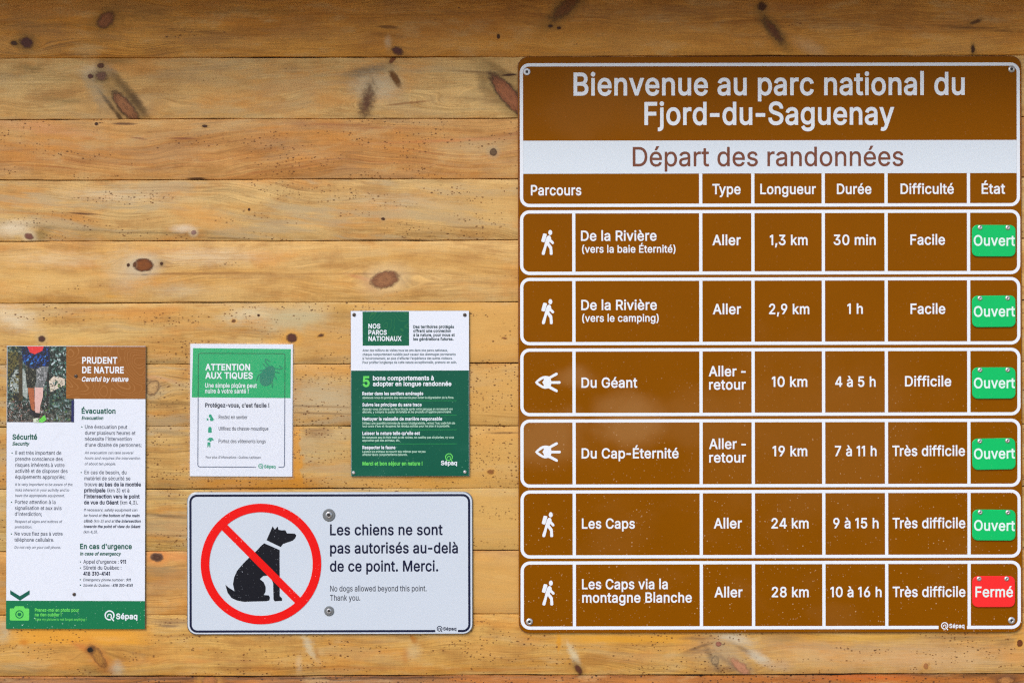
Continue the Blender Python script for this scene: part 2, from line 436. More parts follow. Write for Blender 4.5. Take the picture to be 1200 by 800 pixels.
# ------------------------------------------------------------------ lettering: sans-serif outlines kept as numbers (cap height = 500)
# per character: advance, then the outlines of three weights; every outline is a run of steps dx, dy from point to point
GLYPHS = {
"A":[0.943,[[6,-6,83,0,46,133,2,5,2,1,194,-1,50,-138,82,0,-190,513,-81,0,-1,-1],[162,203,39,113,32,105,2,0,33,-105,40,-112,-1,-2]],[[-6,-15,100,-1,48,138,2,2,182,0,2,-2,50,-138,99,1,-194,528,-2,3,-93,0,-2,-3],[174,211,60,181,30,-90,32,-90]],[[-22,-26,124,0,46,132,4,7,167,0,50,-139,124,0,-204,553,-108,0,-3,-3],[189,223,45,132,47,-132]]],
"B":[0.8966,[[52,-6,199,-1,30,2,20,3,30,9,27,13,23,19,17,22,12,25,7,30,0,36,-4,20,-5,17,-14,27,-18,20,-16,12,-12,6,-17,6,-1,2,21,11,12,9,15,17,9,13,6,17,4,17,1,30,-1,13,-8,32,-13,25,-18,20,-25,19,-20,9,-15,5,-38,7,-207,1,-1,-1],[130,63,0,157,123,0,17,-2,18,-6,18,-9,16,-14,12,-17,4,-11,4,-15,0,-19,-2,-11,-6,-15,-7,-10,-7,-7,-12,-8,-18,-8,-30,-5],[130,288,0,149,105,0,31,-3,17,-5,12,-6,10,-9,7,-8,7,-14,3,-11,2,-17,-2,-15,-4,-12,-6,-13,-11,-12,-13,-10,-17,-9,-20,-5,-15,-1]],[[43,-15,210,-1,28,2,22,4,30,8,30,15,16,12,10,9,17,23,12,25,7,26,1,37,-5,32,-11,30,-15,21,-17,18,-26,17,14,10,16,15,16,27,5,17,3,18,1,30,-2,17,-9,28,-13,25,-20,24,-25,18,-17,9,-23,8,-17,3,-30,4,-207,-1],[139,72,0,139,114,0,16,-2,17,-5,15,-8,12,-11,12,-15,5,-12,3,-13,0,-17,-2,-11,-8,-17,-12,-12,-8,-5,-19,-7,-18,-3],[139,296,0,132,95,0,30,-2,12,-4,13,-6,12,-11,7,-10,5,-15,2,-13,-4,-24,-10,-18,-17,-15,-16,-9,-27,-5]],[[33,-26,219,-1,51,6,35,10,30,15,28,22,20,25,11,25,8,32,2,36,-3,27,-7,23,-13,27,-16,20,-26,23,24,25,14,29,7,31,1,30,-3,19,-8,30,-15,28,-21,25,-28,21,-20,9,-20,7,-21,5,-32,4,-217,-1],[150,83,0,117,102,0,16,-2,15,-5,17,-10,9,-9,8,-13,5,-17,-1,-25,-7,-13,-9,-9,-8,-5,-20,-6,-27,-3],[150,307,0,111,105,-2,15,-3,12,-5,8,-7,7,-9,6,-19,-1,-22,-3,-10,-7,-10,-14,-12,-18,-8,-18,-4]]],
"C":[1.0027,[[105,50,20,-18,17,-12,17,-10,28,-12,43,-10,17,-1,32,0,26,3,24,5,26,10,20,10,20,13,15,13,18,18,14,20,12,22,9,20,6,23,4,20,-76,1,-11,-33,-12,-20,-10,-13,-12,-11,-20,-13,-15,-7,-17,-5,-31,-4,-27,1,-33,9,-20,9,-15,10,-16,14,-13,17,-14,22,-8,18,-7,22,-5,25,-2,36,1,39,5,31,10,34,15,28,20,26,22,18,30,15,27,6,33,2,25,-3,22,-7,25,-13,11,-9,12,-12,17,-25,13,-36,75,0,-1,13,-7,27,-7,16,-11,24,-10,15,-17,20,-19,17,-13,10,-20,12,-18,8,-40,11,-24,4,-31,0,-39,-4,-20,-5,-23,-8,-17,-8,-21,-14,-17,-13,-17,-16,-22,-28,-20,-36,-15,-44,-8,-48,-2,-18,0,-42,7,-53,6,-25,9,-24,8,-18,13,-23,14,-19]],[[94,48,16,-15,21,-17,20,-12,25,-11,20,-7,32,-6,18,-2,34,0,26,3,24,5,20,7,25,12,16,10,24,18,17,17,15,20,10,17,13,28,9,30,4,28,-93,0,-8,-26,-7,-17,-13,-20,-19,-17,-18,-12,-24,-8,-28,-5,-20,0,-23,3,-25,9,-20,11,-19,16,-18,23,-12,22,-10,28,-7,33,-2,22,2,50,7,37,11,30,15,25,22,23,24,17,25,10,32,5,31,-1,27,-7,23,-12,17,-13,17,-21,12,-23,8,-28,93,0,-5,28,-5,20,-8,22,-10,20,-12,18,-16,20,-14,14,-22,16,-20,12,-21,10,-44,12,-45,4,-31,-2,-19,-4,-26,-7,-17,-6,-33,-18,-19,-14,-15,-13,-15,-17,-15,-20,-17,-29,-7,-15,-6,-16,-9,-30,-6,-44,-2,-60,7,-53,5,-20,10,-30,8,-18,15,-27]],[[88,39,18,-17,25,-18,26,-15,22,-9,22,-6,28,-5,50,-2,27,3,25,5,25,9,25,11,23,15,17,14,19,19,13,16,14,24,14,31,8,30,7,40,-114,0,-2,-1,-6,-25,-8,-22,-8,-13,-14,-16,-25,-16,-18,-7,-27,-5,-22,0,-26,5,-22,8,-18,12,-18,17,-11,15,-13,25,-7,20,-7,33,-2,35,2,35,5,30,12,32,14,25,20,21,23,16,22,9,28,4,32,-1,25,-7,20,-10,13,-10,17,-20,10,-20,9,-35,2,-2,114,0,0,5,-10,48,-7,22,-11,25,-15,25,-15,18,-34,31,-27,16,-18,9,-43,13,-20,3,-34,2,-33,-2,-20,-3,-47,-15,-38,-22,-36,-30,-26,-33,-17,-29,-8,-18,-15,-48,-7,-40,-2,-65,7,-54,7,-26,10,-29,23,-45]]],
"D":[0.9872,[[52,-6,183,-1,31,4,25,5,39,13,33,18,25,21,19,20,10,13,14,24,9,21,10,30,5,24,4,23,2,32,-1,31,-3,35,-12,49,-8,21,-12,24,-17,25,-11,13,-22,21,-17,11,-22,12,-28,12,-17,4,-28,5,-35,3,-175,0,-1,-1],[130,63,-1,373,2,1,110,-1,29,-5,28,-10,13,-6,19,-14,20,-22,17,-28,12,-35,5,-29,1,-20,0,-33,-6,-48,-14,-39,-13,-23,-19,-21,-22,-16,-23,-12,-23,-7,-34,-5]],[[43,-15,191,0,34,3,25,5,21,6,22,9,30,17,26,20,19,20,14,18,15,25,6,15,12,34,5,21,5,35,2,37,-4,52,-5,28,-8,30,-7,18,-13,27,-13,20,-15,18,-16,16,-21,17,-27,15,-28,11,-24,7,-31,5,-22,2,-192,-1],[139,72,-1,355,1,1,102,-1,28,-5,20,-6,25,-14,24,-22,17,-25,13,-33,7,-35,1,-20,0,-32,-5,-42,-11,-36,-17,-30,-15,-17,-20,-15,-25,-12,-24,-7,-21,-3]],[[33,-26,202,0,33,3,25,5,34,10,25,12,20,12,28,22,20,21,14,19,16,28,9,20,10,30,6,32,4,26,1,37,-1,37,-4,26,-11,49,-9,21,-13,27,-18,27,-12,14,-15,15,-24,18,-28,16,-30,12,-25,7,-32,5,-23,2,-202,-1],[150,83,-1,333,1,2,90,-1,22,-4,21,-7,25,-13,21,-19,17,-25,13,-35,5,-28,2,-50,-4,-32,-10,-38,-11,-23,-19,-24,-15,-12,-22,-12,-20,-6,-27,-5]]],
"E":[0.8228,[[52,-6,324,0,-1,69,-246,1,1,154,226,1,0,67,-1,2,-225,0,0,149,241,0,2,2,0,67,-2,1,-318,0,-1,-1]],[[43,-15,342,0,-1,86,-245,1,-1,1,1,136,226,1,-1,87,-225,0,0,131,242,0,0,88,-337,-1]],[[33,-26,363,0,-1,108,-245,1,-1,1,1,114,226,1,-1,108,-225,0,0,111,242,0,0,109,-359,-1]]],
"F":[0.806,[[52,-6,77,0,1,216,216,1,1,1,-1,68,-217,1,1,156,238,0,2,2,0,67,-2,1,-315,0,-1,-1]],[[43,-15,95,0,1,217,215,0,2,1,0,85,-2,1,-216,1,1,138,239,0,0,88,-334,-1]],[[33,-26,116,0,1,217,215,0,2,2,0,106,-2,1,-216,1,0,115,1,2,238,0,0,109,-355,-1]]],
"G":[1.0228,[[102,53,17,-16,25,-19,15,-8,23,-10,22,-7,26,-5,17,-1,33,0,45,7,22,6,25,12,22,13,15,12,19,19,15,20,18,33,6,18,5,22,4,23,1,25,0,60,-2,1,-204,-1,1,-68,127,5,1,0,1,-2,-2,-23,-7,-25,-10,-22,-13,-19,-15,-15,-20,-13,-24,-10,-25,-5,-15,-1,-23,1,-27,5,-25,10,-23,15,-21,21,-18,26,-13,32,-9,37,-2,36,1,39,6,38,10,30,16,28,19,24,23,18,26,13,19,6,23,3,32,-1,28,-7,27,-13,13,-11,12,-12,10,-13,10,-17,13,-31,77,0,0,3,-3,15,-7,23,-8,20,-10,19,-12,16,-14,17,-15,14,-20,15,-20,12,-18,8,-18,6,-22,5,-23,4,-32,0,-38,-4,-25,-6,-19,-7,-16,-8,-24,-15,-16,-14,-16,-15,-21,-28,-16,-27,-6,-15,-13,-42,-8,-43,-1,-18,0,-42,7,-53,5,-20,10,-30,13,-27,10,-17]],[[98,43,15,-13,25,-18,15,-9,27,-12,16,-5,34,-6,16,-2,35,0,29,3,28,7,18,7,22,10,23,15,19,15,20,22,12,16,11,20,7,15,7,22,5,20,4,40,-1,77,-223,0,1,-87,117,11,10,0,2,-1,-4,-27,-5,-18,-9,-20,-12,-17,-12,-11,-20,-14,-20,-9,-20,-4,-35,-2,-30,5,-29,11,-20,14,-18,19,-17,25,-13,31,-7,29,-4,33,0,30,5,42,10,33,15,30,16,20,23,20,27,14,17,5,23,3,30,-1,23,-5,17,-8,13,-8,22,-20,17,-25,15,-38,95,0,-5,26,-6,24,-9,21,-10,19,-13,20,-14,16,-18,18,-20,15,-17,10,-22,10,-25,8,-21,5,-30,3,-17,1,-30,-2,-18,-4,-20,-5,-24,-8,-16,-8,-22,-14,-15,-11,-15,-15,-27,-33,-22,-40,-8,-21,-7,-22,-8,-48,-2,-22,0,-42,7,-53,5,-22,10,-28,13,-28,12,-20,10,-14]],[[92,34,15,-14,25,-18,15,-8,30,-13,32,-9,20,-3,53,-2,29,3,28,7,42,17,26,16,17,14,17,17,17,22,21,40,9,25,5,23,3,28,0,99,-244,0,0,-109,129,17,-3,-22,-5,-16,-9,-17,-12,-17,-15,-14,-13,-8,-15,-6,-20,-6,-35,-1,-22,3,-30,11,-20,14,-20,22,-15,25,-10,27,-6,30,-3,38,2,35,7,35,10,27,13,23,16,19,25,18,23,10,28,5,19,0,28,-4,23,-10,17,-12,19,-22,13,-25,11,-32,115,0,1,5,-10,47,-9,25,-10,21,-14,24,-21,25,-18,17,-20,15,-42,21,-20,7,-28,7,-45,3,-34,-2,-20,-3,-38,-12,-37,-18,-38,-30,-17,-19,-15,-20,-10,-16,-15,-30,-14,-42,-8,-48,-2,-65,4,-35,5,-27,15,-48,25,-47]]],
"H":[1.0161,[[52,-6,77,0,0,225,2,2,247,0,1,-227,77,0,0,512,-1,1,-75,0,-1,-1,-1,-215,-248,0,-1,215,-1,1,-75,0]],[[43,-15,95,0,1,227,230,0,1,-227,95,0,-1,530,-94,0,-1,-215,-230,0,-1,215,-94,0]],[[33,-26,116,0,1,228,208,0,1,-228,117,0,-1,552,-116,0,-1,-216,-208,0,-1,216,-116,0]]],
"I":[0.3499,[[49,-6,77,0,-1,513,-75,0,-1,-1]],[[40,-15,94,0,0,530,-1,1,-93,-1]],[[29,-26,116,0,0,552,-1,1,-115,-1]]],
"J":[0.7792,[[69,27,13,-10,21,-13,32,-12,32,-5,30,0,15,1,33,9,27,13,20,15,12,12,16,25,12,32,5,32,0,381,-75,0,-2,-1,0,-367,-3,-27,-8,-21,-9,-12,-10,-9,-12,-7,-13,-5,-12,-2,-18,0,-15,2,-12,4,-10,5,-11,9,-8,8,-8,13,-7,24,-1,20,0,35,-1,1,-75,0,-1,-50,7,-38,6,-18,9,-17,13,-18]],[[59,25,15,-14,15,-10,29,-13,33,-8,15,-2,32,0,31,5,17,5,28,13,25,19,11,12,12,15,13,26,5,17,5,27,2,25,-1,374,-94,-1,0,-377,-4,-25,-8,-20,-12,-13,-10,-7,-12,-5,-25,-4,-15,2,-13,3,-10,5,-12,10,-9,11,-5,12,-5,23,-1,56,-93,0,-1,-59,5,-34,12,-33,10,-17]],[[53,16,31,-24,31,-15,37,-8,45,-2,40,7,28,10,15,8,29,22,22,27,10,18,10,29,5,28,1,27,0,383,-116,0,0,-387,-5,-30,-5,-10,-9,-10,-17,-10,-25,-4,-25,5,-16,12,-9,12,-6,22,-2,70,-116,0,0,-68,7,-42,12,-32,10,-16]]],
"K":[0.9174,[[52,-6,77,0,0,170,64,66,169,-236,90,0,-204,288,5,7,198,215,-96,3,-176,-190,-49,-58,-1,247,-1,1,-75,0]],[[43,-15,95,0,0,178,53,53,2,0,165,-231,110,1,0,1,-10,15,-199,280,8,10,192,211,6,7,-1,1,-113,5,-169,-183,-43,-49,-1,3,0,228,-94,0]],[[33,-26,116,0,0,189,41,38,162,-227,137,2,-216,307,204,228,6,7,-1,1,-137,7,-195,-212,-1,212,-116,0]]],
"L":[0.7725,[[52,-6,310,0,-1,69,-232,1,0,442,-1,1,-75,0,-1,-1]],[[43,-15,328,0,0,85,-2,2,-230,0,-1,1,0,443,-94,-1]],[[33,-26,349,0,0,107,-2,2,-230,0,-1,1,-1,443,-115,-1]]],
"M":[1.2349,[[52,-6,75,0,-1,386,33,-93,117,-293,64,-1,113,288,37,100,-1,-387,76,-1,0,513,-100,1,-2,-1,-122,-317,-31,-93,-30,88,-126,322,-1,1,-100,0]],[[43,-15,92,0,1,341,16,-44,105,-264,13,-33,3,-1,74,1,132,340,1,-340,94,0,-1,530,-116,0,-121,-315,-27,-75,-23,67,-126,323,-116,0]],[[33,-26,113,0,1,291,116,-291,91,0,114,291,1,-291,115,0,0,552,-134,0,-140,-365,-143,365,-134,0]]],
"N":[1.0289,[[52,-6,78,0,0,310,-4,88,3,-1,60,-104,187,-293,86,0,-1,513,-75,0,-1,-1,1,-396,-36,62,-212,334,-85,1]],[[43,-15,96,0,-1,372,47,-80,186,-292,2,-1,98,1,0,530,-94,0,-1,-369,-21,36,-212,333,-99,0]],[[33,-26,116,0,1,340,215,-340,117,0,0,552,-116,0,-1,-340,-216,340,-116,0]]],
"O":[1.0483,[[102,53,22,-20,18,-13,23,-13,17,-7,22,-7,25,-4,18,-2,32,0,30,4,18,4,28,10,17,8,23,16,22,18,14,15,15,20,15,25,8,19,10,28,7,28,4,35,1,25,0,34,-4,31,-6,32,-7,22,-8,21,-12,22,-15,23,-17,20,-17,16,-16,13,-22,13,-15,7,-23,9,-20,4,-29,4,-26,0,-39,-4,-20,-5,-23,-8,-30,-16,-23,-17,-10,-9,-11,-12,-18,-23,-15,-25,-10,-22,-14,-41,-4,-25,-4,-35,0,-42,7,-53,5,-20,10,-29,8,-18,14,-23],[164,97,-19,22,-15,25,-10,25,-9,37,-2,36,2,52,7,32,12,30,17,28,18,20,20,16,27,13,27,6,31,2,25,-3,30,-10,27,-17,12,-10,12,-14,8,-11,12,-22,11,-32,7,-35,2,-20,0,-35,-7,-48,-5,-18,-8,-20,-17,-29,-24,-25,-13,-10,-18,-10,-30,-10,-37,-3,-15,1,-18,4,-15,5,-17,7,-13,9]],[[100,43,16,-15,24,-17,28,-15,17,-6,25,-7,35,-5,35,0,16,1,27,6,22,6,23,10,20,12,18,13,18,16,18,20,13,18,14,23,11,27,9,25,6,30,5,48,0,32,-5,50,-12,47,-11,28,-15,27,-15,21,-17,19,-17,15,-23,17,-29,15,-16,6,-44,10,-18,2,-32,0,-35,-5,-20,-5,-23,-8,-38,-22,-31,-25,-28,-35,-17,-29,-7,-15,-13,-40,-8,-46,-2,-22,0,-42,7,-53,5,-22,11,-31,11,-22,13,-22,12,-16],[166,107,-18,23,-12,22,-10,28,-7,35,-2,20,2,50,7,35,6,20,7,15,17,27,19,19,21,15,27,11,30,5,18,0,30,-5,25,-10,14,-8,15,-12,22,-27,15,-28,10,-35,5,-40,0,-34,-2,-20,-8,-40,-11,-26,-16,-27,-8,-10,-17,-15,-15,-10,-14,-7,-30,-9,-33,-1,-15,2,-20,5,-13,5,-15,8]],[[94,33,25,-21,15,-10,28,-15,22,-8,33,-9,29,-3,51,2,27,5,23,7,24,10,23,13,25,18,19,19,14,17,17,25,12,21,12,29,10,35,5,28,3,40,0,27,-2,28,-5,33,-5,22,-11,35,-25,47,-20,26,-16,16,-36,28,-29,15,-16,7,-39,10,-45,3,-33,-2,-20,-3,-47,-15,-38,-22,-30,-24,-32,-39,-24,-44,-8,-21,-9,-35,-8,-57,2,-60,7,-45,15,-47,12,-25,13,-21,12,-17],[176,113,-19,23,-12,22,-8,23,-7,33,-2,35,2,35,7,35,10,27,10,18,17,22,22,17,20,10,25,7,30,1,28,-4,18,-7,24,-15,20,-21,17,-28,11,-32,7,-48,0,-33,-7,-47,-12,-33,-16,-27,-22,-22,-25,-15,-28,-9,-34,-1,-26,5,-30,13]]],
"P":[0.8738,[[52,-6,77,0,1,181,118,1,25,3,22,4,23,9,27,15,20,17,20,27,13,28,9,35,2,38,-6,35,-8,25,-15,29,-15,18,-7,7,-27,18,-21,11,-15,4,-40,7,-202,1,-1,-1],[130,245,0,192,108,0,15,-1,17,-3,13,-5,12,-7,13,-11,12,-16,7,-17,3,-16,2,-24,-3,-25,-5,-15,-10,-18,-10,-10,-11,-9,-13,-7,-25,-6,-17,-2]],[[43,-15,95,0,1,182,120,1,24,3,20,5,21,9,30,18,22,20,15,20,15,32,9,32,3,38,-2,20,-3,20,-8,28,-17,32,-20,24,-12,10,-20,13,-22,10,-21,7,-47,7,-202,-1],[139,254,0,174,112,-1,17,-3,13,-5,12,-7,11,-11,9,-13,5,-13,4,-15,1,-23,-3,-24,-4,-11,-8,-15,-10,-12,-19,-12,-13,-5,-20,-3]],[[33,-26,116,0,1,182,110,1,30,5,25,7,25,12,27,18,19,19,14,20,17,35,9,33,2,37,-4,43,-12,37,-16,30,-19,22,-30,23,-35,17,-25,6,-22,4,-20,2,-212,-1],[150,265,0,153,102,-2,26,-8,19,-14,7,-11,5,-14,3,-31,-1,-15,-6,-19,-6,-11,-9,-11,-20,-11,-25,-6]]],
"Q":[1.0483,[[108,47,22,-19,24,-15,16,-8,29,-10,33,-7,40,-2,40,5,37,11,41,-55,80,0,1,2,-2,3,-63,85,23,23,20,27,20,38,10,29,8,38,4,37,0,46,-5,42,-7,28,-6,20,-10,24,-16,26,-13,19,-19,20,-21,19,-15,10,-15,8,-24,10,-30,8,-18,3,-25,2,-25,-1,-42,-7,-31,-12,-35,-20,-17,-13,-21,-21,-23,-31,-18,-37,-10,-28,-5,-20,-7,-54,0,-41,2,-20,5,-34,5,-20,15,-40,21,-36],[166,95,-21,24,-17,28,-12,33,-5,25,-2,37,1,38,6,39,12,33,15,27,20,23,24,19,25,12,25,6,13,2,24,0,28,-5,23,-8,27,-17,15,-14,10,-12,18,-30,13,-33,6,-38,2,-17,0,-35,-3,-28,-4,-20,-5,-17,-8,-22,-18,-30,-16,-17,-2,1,-50,64,-80,0,1,-4,70,-92,1,-2,-2,-1,-8,-2,-15,-3,-23,0,-20,2,-14,4,-28,11,-13,9]],[[96,46,20,-18,24,-17,25,-13,31,-12,35,-7,42,-1,40,4,32,9,41,-54,102,3,-70,95,24,26,18,27,17,33,11,34,9,41,3,39,0,30,-5,48,-12,48,-13,32,-10,18,-13,20,-17,20,-15,16,-17,13,-27,17,-15,7,-16,6,-25,7,-42,5,-28,0,-27,-3,-22,-5,-28,-10,-33,-18,-17,-13,-17,-14,-15,-18,-15,-20,-15,-25,-9,-18,-6,-17,-9,-30,-6,-43,-2,-60,7,-53,5,-20,10,-30,10,-22,12,-20,11,-17],[168,105,-20,25,-14,25,-8,25,-7,35,-2,20,2,50,7,35,11,31,14,24,17,20,22,17,23,12,25,6,28,2,29,-3,25,-9,18,-10,13,-10,19,-20,10,-15,9,-17,11,-33,4,-17,3,-32,0,-33,-5,-40,-7,-25,-8,-20,-14,-23,-10,-13,-2,-1,-46,61,-100,-2,0,-2,70,-95,1,-3,-1,-1,-27,-1,-18,1,-20,5,-27,12,-15,10]],[[91,37,28,-25,27,-17,33,-15,23,-6,29,-6,41,-1,34,3,36,8,39,-51,113,2,13,2,-75,103,19,22,20,30,17,33,11,35,9,42,3,40,-2,55,-5,33,-11,43,-22,47,-15,23,-15,19,-22,22,-15,11,-27,17,-18,9,-43,13,-45,5,-27,0,-27,-3,-38,-10,-45,-22,-37,-28,-32,-38,-20,-33,-20,-52,-10,-55,-2,-65,7,-53,5,-22,12,-33,10,-22,15,-25],[179,110,-17,19,-15,25,-12,32,-5,28,-2,35,2,35,7,35,10,27,13,23,18,20,18,14,20,10,23,7,27,1,28,-3,20,-7,25,-15,22,-22,19,-32,9,-28,5,-28,2,-52,-5,-40,-12,-37,-17,-29,-41,55,-125,-3,1,-4,70,-97,-25,1,-21,5,-25,12]]],
"R":[0.8826,[[52,-6,77,0,1,193,106,1,2,-1,5,-8,100,-186,89,1,-113,207,1,2,19,9,19,13,15,15,9,11,8,13,8,18,7,22,4,23,0,34,-2,18,-5,22,-7,18,-10,18,-10,14,-19,19,-16,11,-24,12,-20,7,-40,6,-203,1,-1,-1],[130,258,0,179,110,0,23,-2,13,-4,17,-7,12,-8,10,-10,10,-19,5,-16,2,-15,0,-24,-4,-18,-6,-15,-10,-15,-11,-9,-23,-11,-27,-6]],[[43,-15,95,0,1,193,94,0,1,-1,104,-192,109,0,-116,212,23,14,17,14,15,17,7,10,10,18,8,23,5,24,2,18,0,22,-3,26,-5,22,-7,17,-11,21,-13,17,-18,17,-17,12,-31,15,-25,7,-22,3,-20,2,-202,-1],[139,266,0,162,100,0,15,-1,17,-3,13,-5,14,-9,10,-10,9,-15,4,-15,2,-15,0,-22,-4,-18,-4,-12,-7,-10,-9,-8,-21,-12,-22,-5,-18,-2]],[[33,-26,116,0,1,194,77,-1,105,-194,133,1,-119,219,31,22,17,19,11,17,15,35,6,22,3,26,0,24,-3,26,-5,22,-9,22,-11,21,-17,22,-16,14,-18,13,-37,17,-46,10,-20,2,-214,-1],[150,277,0,141,103,-2,27,-7,12,-8,7,-7,7,-11,4,-14,3,-31,-6,-25,-7,-12,-7,-7,-18,-10,-20,-5,-18,-2]]],
"S":[0.8779,[[71,39,15,-14,17,-12,23,-12,18,-6,29,-7,23,-3,48,0,24,3,23,5,23,8,19,9,20,13,14,12,13,15,10,15,10,22,5,17,3,21,0,22,-3,22,-5,16,-12,22,-13,17,-26,20,-36,20,-37,13,-82,23,-33,13,-17,10,-14,14,-6,10,-4,13,0,19,5,16,7,12,16,16,13,8,20,8,17,3,23,2,23,-2,17,-3,18,-7,17,-10,13,-13,8,-10,5,-12,4,-22,75,0,-1,19,-4,20,-5,15,-9,18,-14,18,-10,11,-14,11,-15,10,-33,16,-33,8,-30,3,-19,0,-40,-5,-33,-10,-18,-8,-17,-10,-12,-9,-14,-13,-18,-24,-8,-16,-7,-22,-3,-23,1,-27,4,-17,8,-20,6,-11,14,-17,26,-21,30,-16,36,-14,92,-26,38,-16,15,-10,11,-12,5,-10,3,-15,-1,-18,-4,-14,-7,-11,-13,-16,-17,-12,-18,-8,-20,-5,-25,-3,-27,1,-20,4,-25,8,-13,8,-16,14,-8,12,-7,17,-3,20,-1,2,-77,0,-1,-6,4,-25,8,-28,15,-27]],[[64,33,12,-12,18,-13,22,-12,27,-10,40,-9,28,-1,27,0,31,3,22,5,22,7,21,10,19,11,20,17,14,16,10,15,8,16,8,25,4,22,0,27,-4,21,-5,17,-8,17,-13,18,-26,24,-18,12,-22,11,-42,15,-81,23,-37,15,-17,11,-7,7,-6,14,-2,8,0,13,5,17,10,15,10,9,15,8,14,5,16,4,22,1,20,-1,18,-4,20,-8,15,-10,9,-9,7,-12,5,-15,3,-20,1,0,90,0,2,0,-1,15,-3,27,-7,22,-7,15,-8,13,-14,17,-18,17,-17,12,-23,11,-17,7,-37,8,-21,2,-29,0,-31,-3,-37,-10,-32,-15,-27,-21,-15,-15,-11,-17,-11,-20,-6,-21,-3,-20,0,-27,3,-20,6,-20,7,-13,13,-19,14,-13,15,-12,37,-20,32,-12,90,-25,38,-16,13,-8,11,-10,7,-12,2,-10,-1,-17,-4,-15,-8,-11,-12,-12,-18,-12,-18,-6,-17,-4,-27,-2,-25,2,-16,4,-20,7,-14,9,-13,14,-7,11,-5,17,-3,22,-95,0,0,-5,3,-32,7,-25,6,-17,9,-15]],[[56,26,17,-16,21,-15,20,-10,27,-10,30,-7,30,-3,57,2,46,10,42,18,15,10,22,19,12,13,13,20,10,22,7,23,3,24,0,21,-3,22,-7,23,-8,17,-15,22,-16,15,-15,12,-41,23,-42,15,-77,21,-36,15,-21,15,-7,14,0,18,4,10,7,10,12,10,13,7,15,5,20,3,20,0,32,-6,20,-10,9,-9,11,-18,6,-36,112,0,1,11,-4,40,-5,20,-10,23,-11,18,-14,17,-17,15,-25,17,-38,17,-39,8,-50,2,-41,-5,-42,-14,-30,-16,-30,-26,-21,-26,-10,-20,-8,-29,-3,-31,1,-15,4,-22,6,-20,12,-22,11,-13,8,-9,23,-18,40,-22,32,-12,92,-26,31,-12,12,-7,12,-11,5,-16,-1,-17,-5,-12,-8,-9,-13,-12,-15,-7,-17,-6,-23,-3,-23,0,-22,4,-15,4,-17,9,-10,9,-8,11,-4,9,-6,39,-117,1,3,-42,9,-35,14,-32]]],
"T":[0.8819,[[182,-6,77,0,0,442,1,1,155,0,1,2,0,67,-1,1,-390,0,-1,-1,1,-69,155,0,2,-1]],[[174,-15,94,0,0,442,2,1,155,0,0,88,-409,-1,0,-87,155,0,3,-1]],[[163,-26,116,0,0,442,2,2,155,0,0,109,-431,-1,1,-108,155,0,2,-2]]],
"U":[1.0168,[[100,45,18,-16,17,-12,13,-8,23,-10,22,-7,27,-5,18,-2,33,0,45,7,34,12,21,11,15,10,13,11,18,18,15,22,10,20,8,25,5,27,1,21,0,337,-77,0,0,-340,-4,-23,-7,-20,-8,-15,-9,-12,-13,-12,-12,-9,-26,-11,-24,-5,-15,-1,-15,0,-25,3,-18,5,-15,6,-15,10,-12,11,-14,16,-8,15,-8,27,-2,25,0,330,-77,0,0,-350,6,-33,9,-29,14,-25]],[[92,40,21,-18,16,-12,15,-9,25,-11,30,-9,20,-3,19,-2,33,0,30,4,17,3,21,7,20,8,15,8,22,15,10,9,19,20,15,22,13,28,8,29,4,25,-1,362,-94,-1,0,-348,-4,-23,-6,-19,-9,-15,-8,-10,-14,-12,-16,-10,-17,-6,-15,-4,-27,-2,-26,2,-15,4,-17,6,-17,10,-15,14,-7,8,-9,15,-6,19,-4,25,0,346,-94,0,0,-360,5,-33,8,-27,12,-23]],[[84,33,34,-29,22,-13,27,-12,23,-6,28,-6,54,-1,46,6,44,16,18,9,22,15,11,10,21,23,15,21,12,24,11,38,4,27,-1,372,-116,-1,0,-358,-2,-17,-3,-11,-9,-19,-10,-13,-13,-12,-15,-9,-14,-5,-13,-3,-25,-2,-23,2,-17,3,-13,5,-17,10,-10,9,-12,15,-7,14,-5,15,-2,18,0,358,-116,0,0,-371,6,-40,10,-29,17,-30]]],
"V":[0.943,[[195,-6,82,-1,2,3,185,508,0,3,-80,0,-1,-1,-105,-300,-41,-128,-38,116,-110,310,-2,3,-78,0,-2,-1]],[[189,-15,96,0,190,523,2,5,-1,3,-98,0,-2,-3,-112,-321,-26,-83,-2,1,-29,90,-113,314,-1,2,-99,-1]],[[181,-26,110,-1,1,2,200,551,-123,0,-132,-382,-135,381,-1,2,-122,-1]]],
"W":[1.349,[[147,-6,85,0,90,332,14,62,3,-4,15,-67,88,-323,84,-1,140,514,-76,0,-3,-1,-80,-310,-22,-98,-3,4,-17,75,-86,329,-3,1,-80,0,-80,-303,-26,-107,-23,99,-80,310,-2,1,-77,0]],[[140,-15,99,0,97,362,2,-2,97,-360,98,0,145,530,-97,0,-96,-375,-2,2,-98,373,-95,1,-100,-378,-16,67,-81,310,-97,0]],[[132,-26,115,0,90,331,90,-331,114,0,151,552,-120,-1,-88,-341,-91,342,-112,0,-90,-341,-90,341,-119,0]]],
"X":[0.9322,[[6,-6,88,0,91,130,30,45,18,30,42,-67,96,-138,89,0,-183,260,-2,5,175,247,-27,1,-60,-1,-99,-144,-30,-49,-1,1,-33,55,-94,137,-89,0,176,-250]],[[-8,-15,106,0,107,153,28,43,36,-56,98,-140,109,0,-196,273,184,252,2,3,-1,2,-107,0,-85,-123,-40,-61,-26,42,-96,142,-109,0,-1,-2,186,-256,-194,-267,-2,-3]],[[-30,-24,134,-2,130,186,128,-187,133,1,-208,284,199,266,-132,3,-120,-175,-117,174,-135,-1,3,-6,196,-263]]],
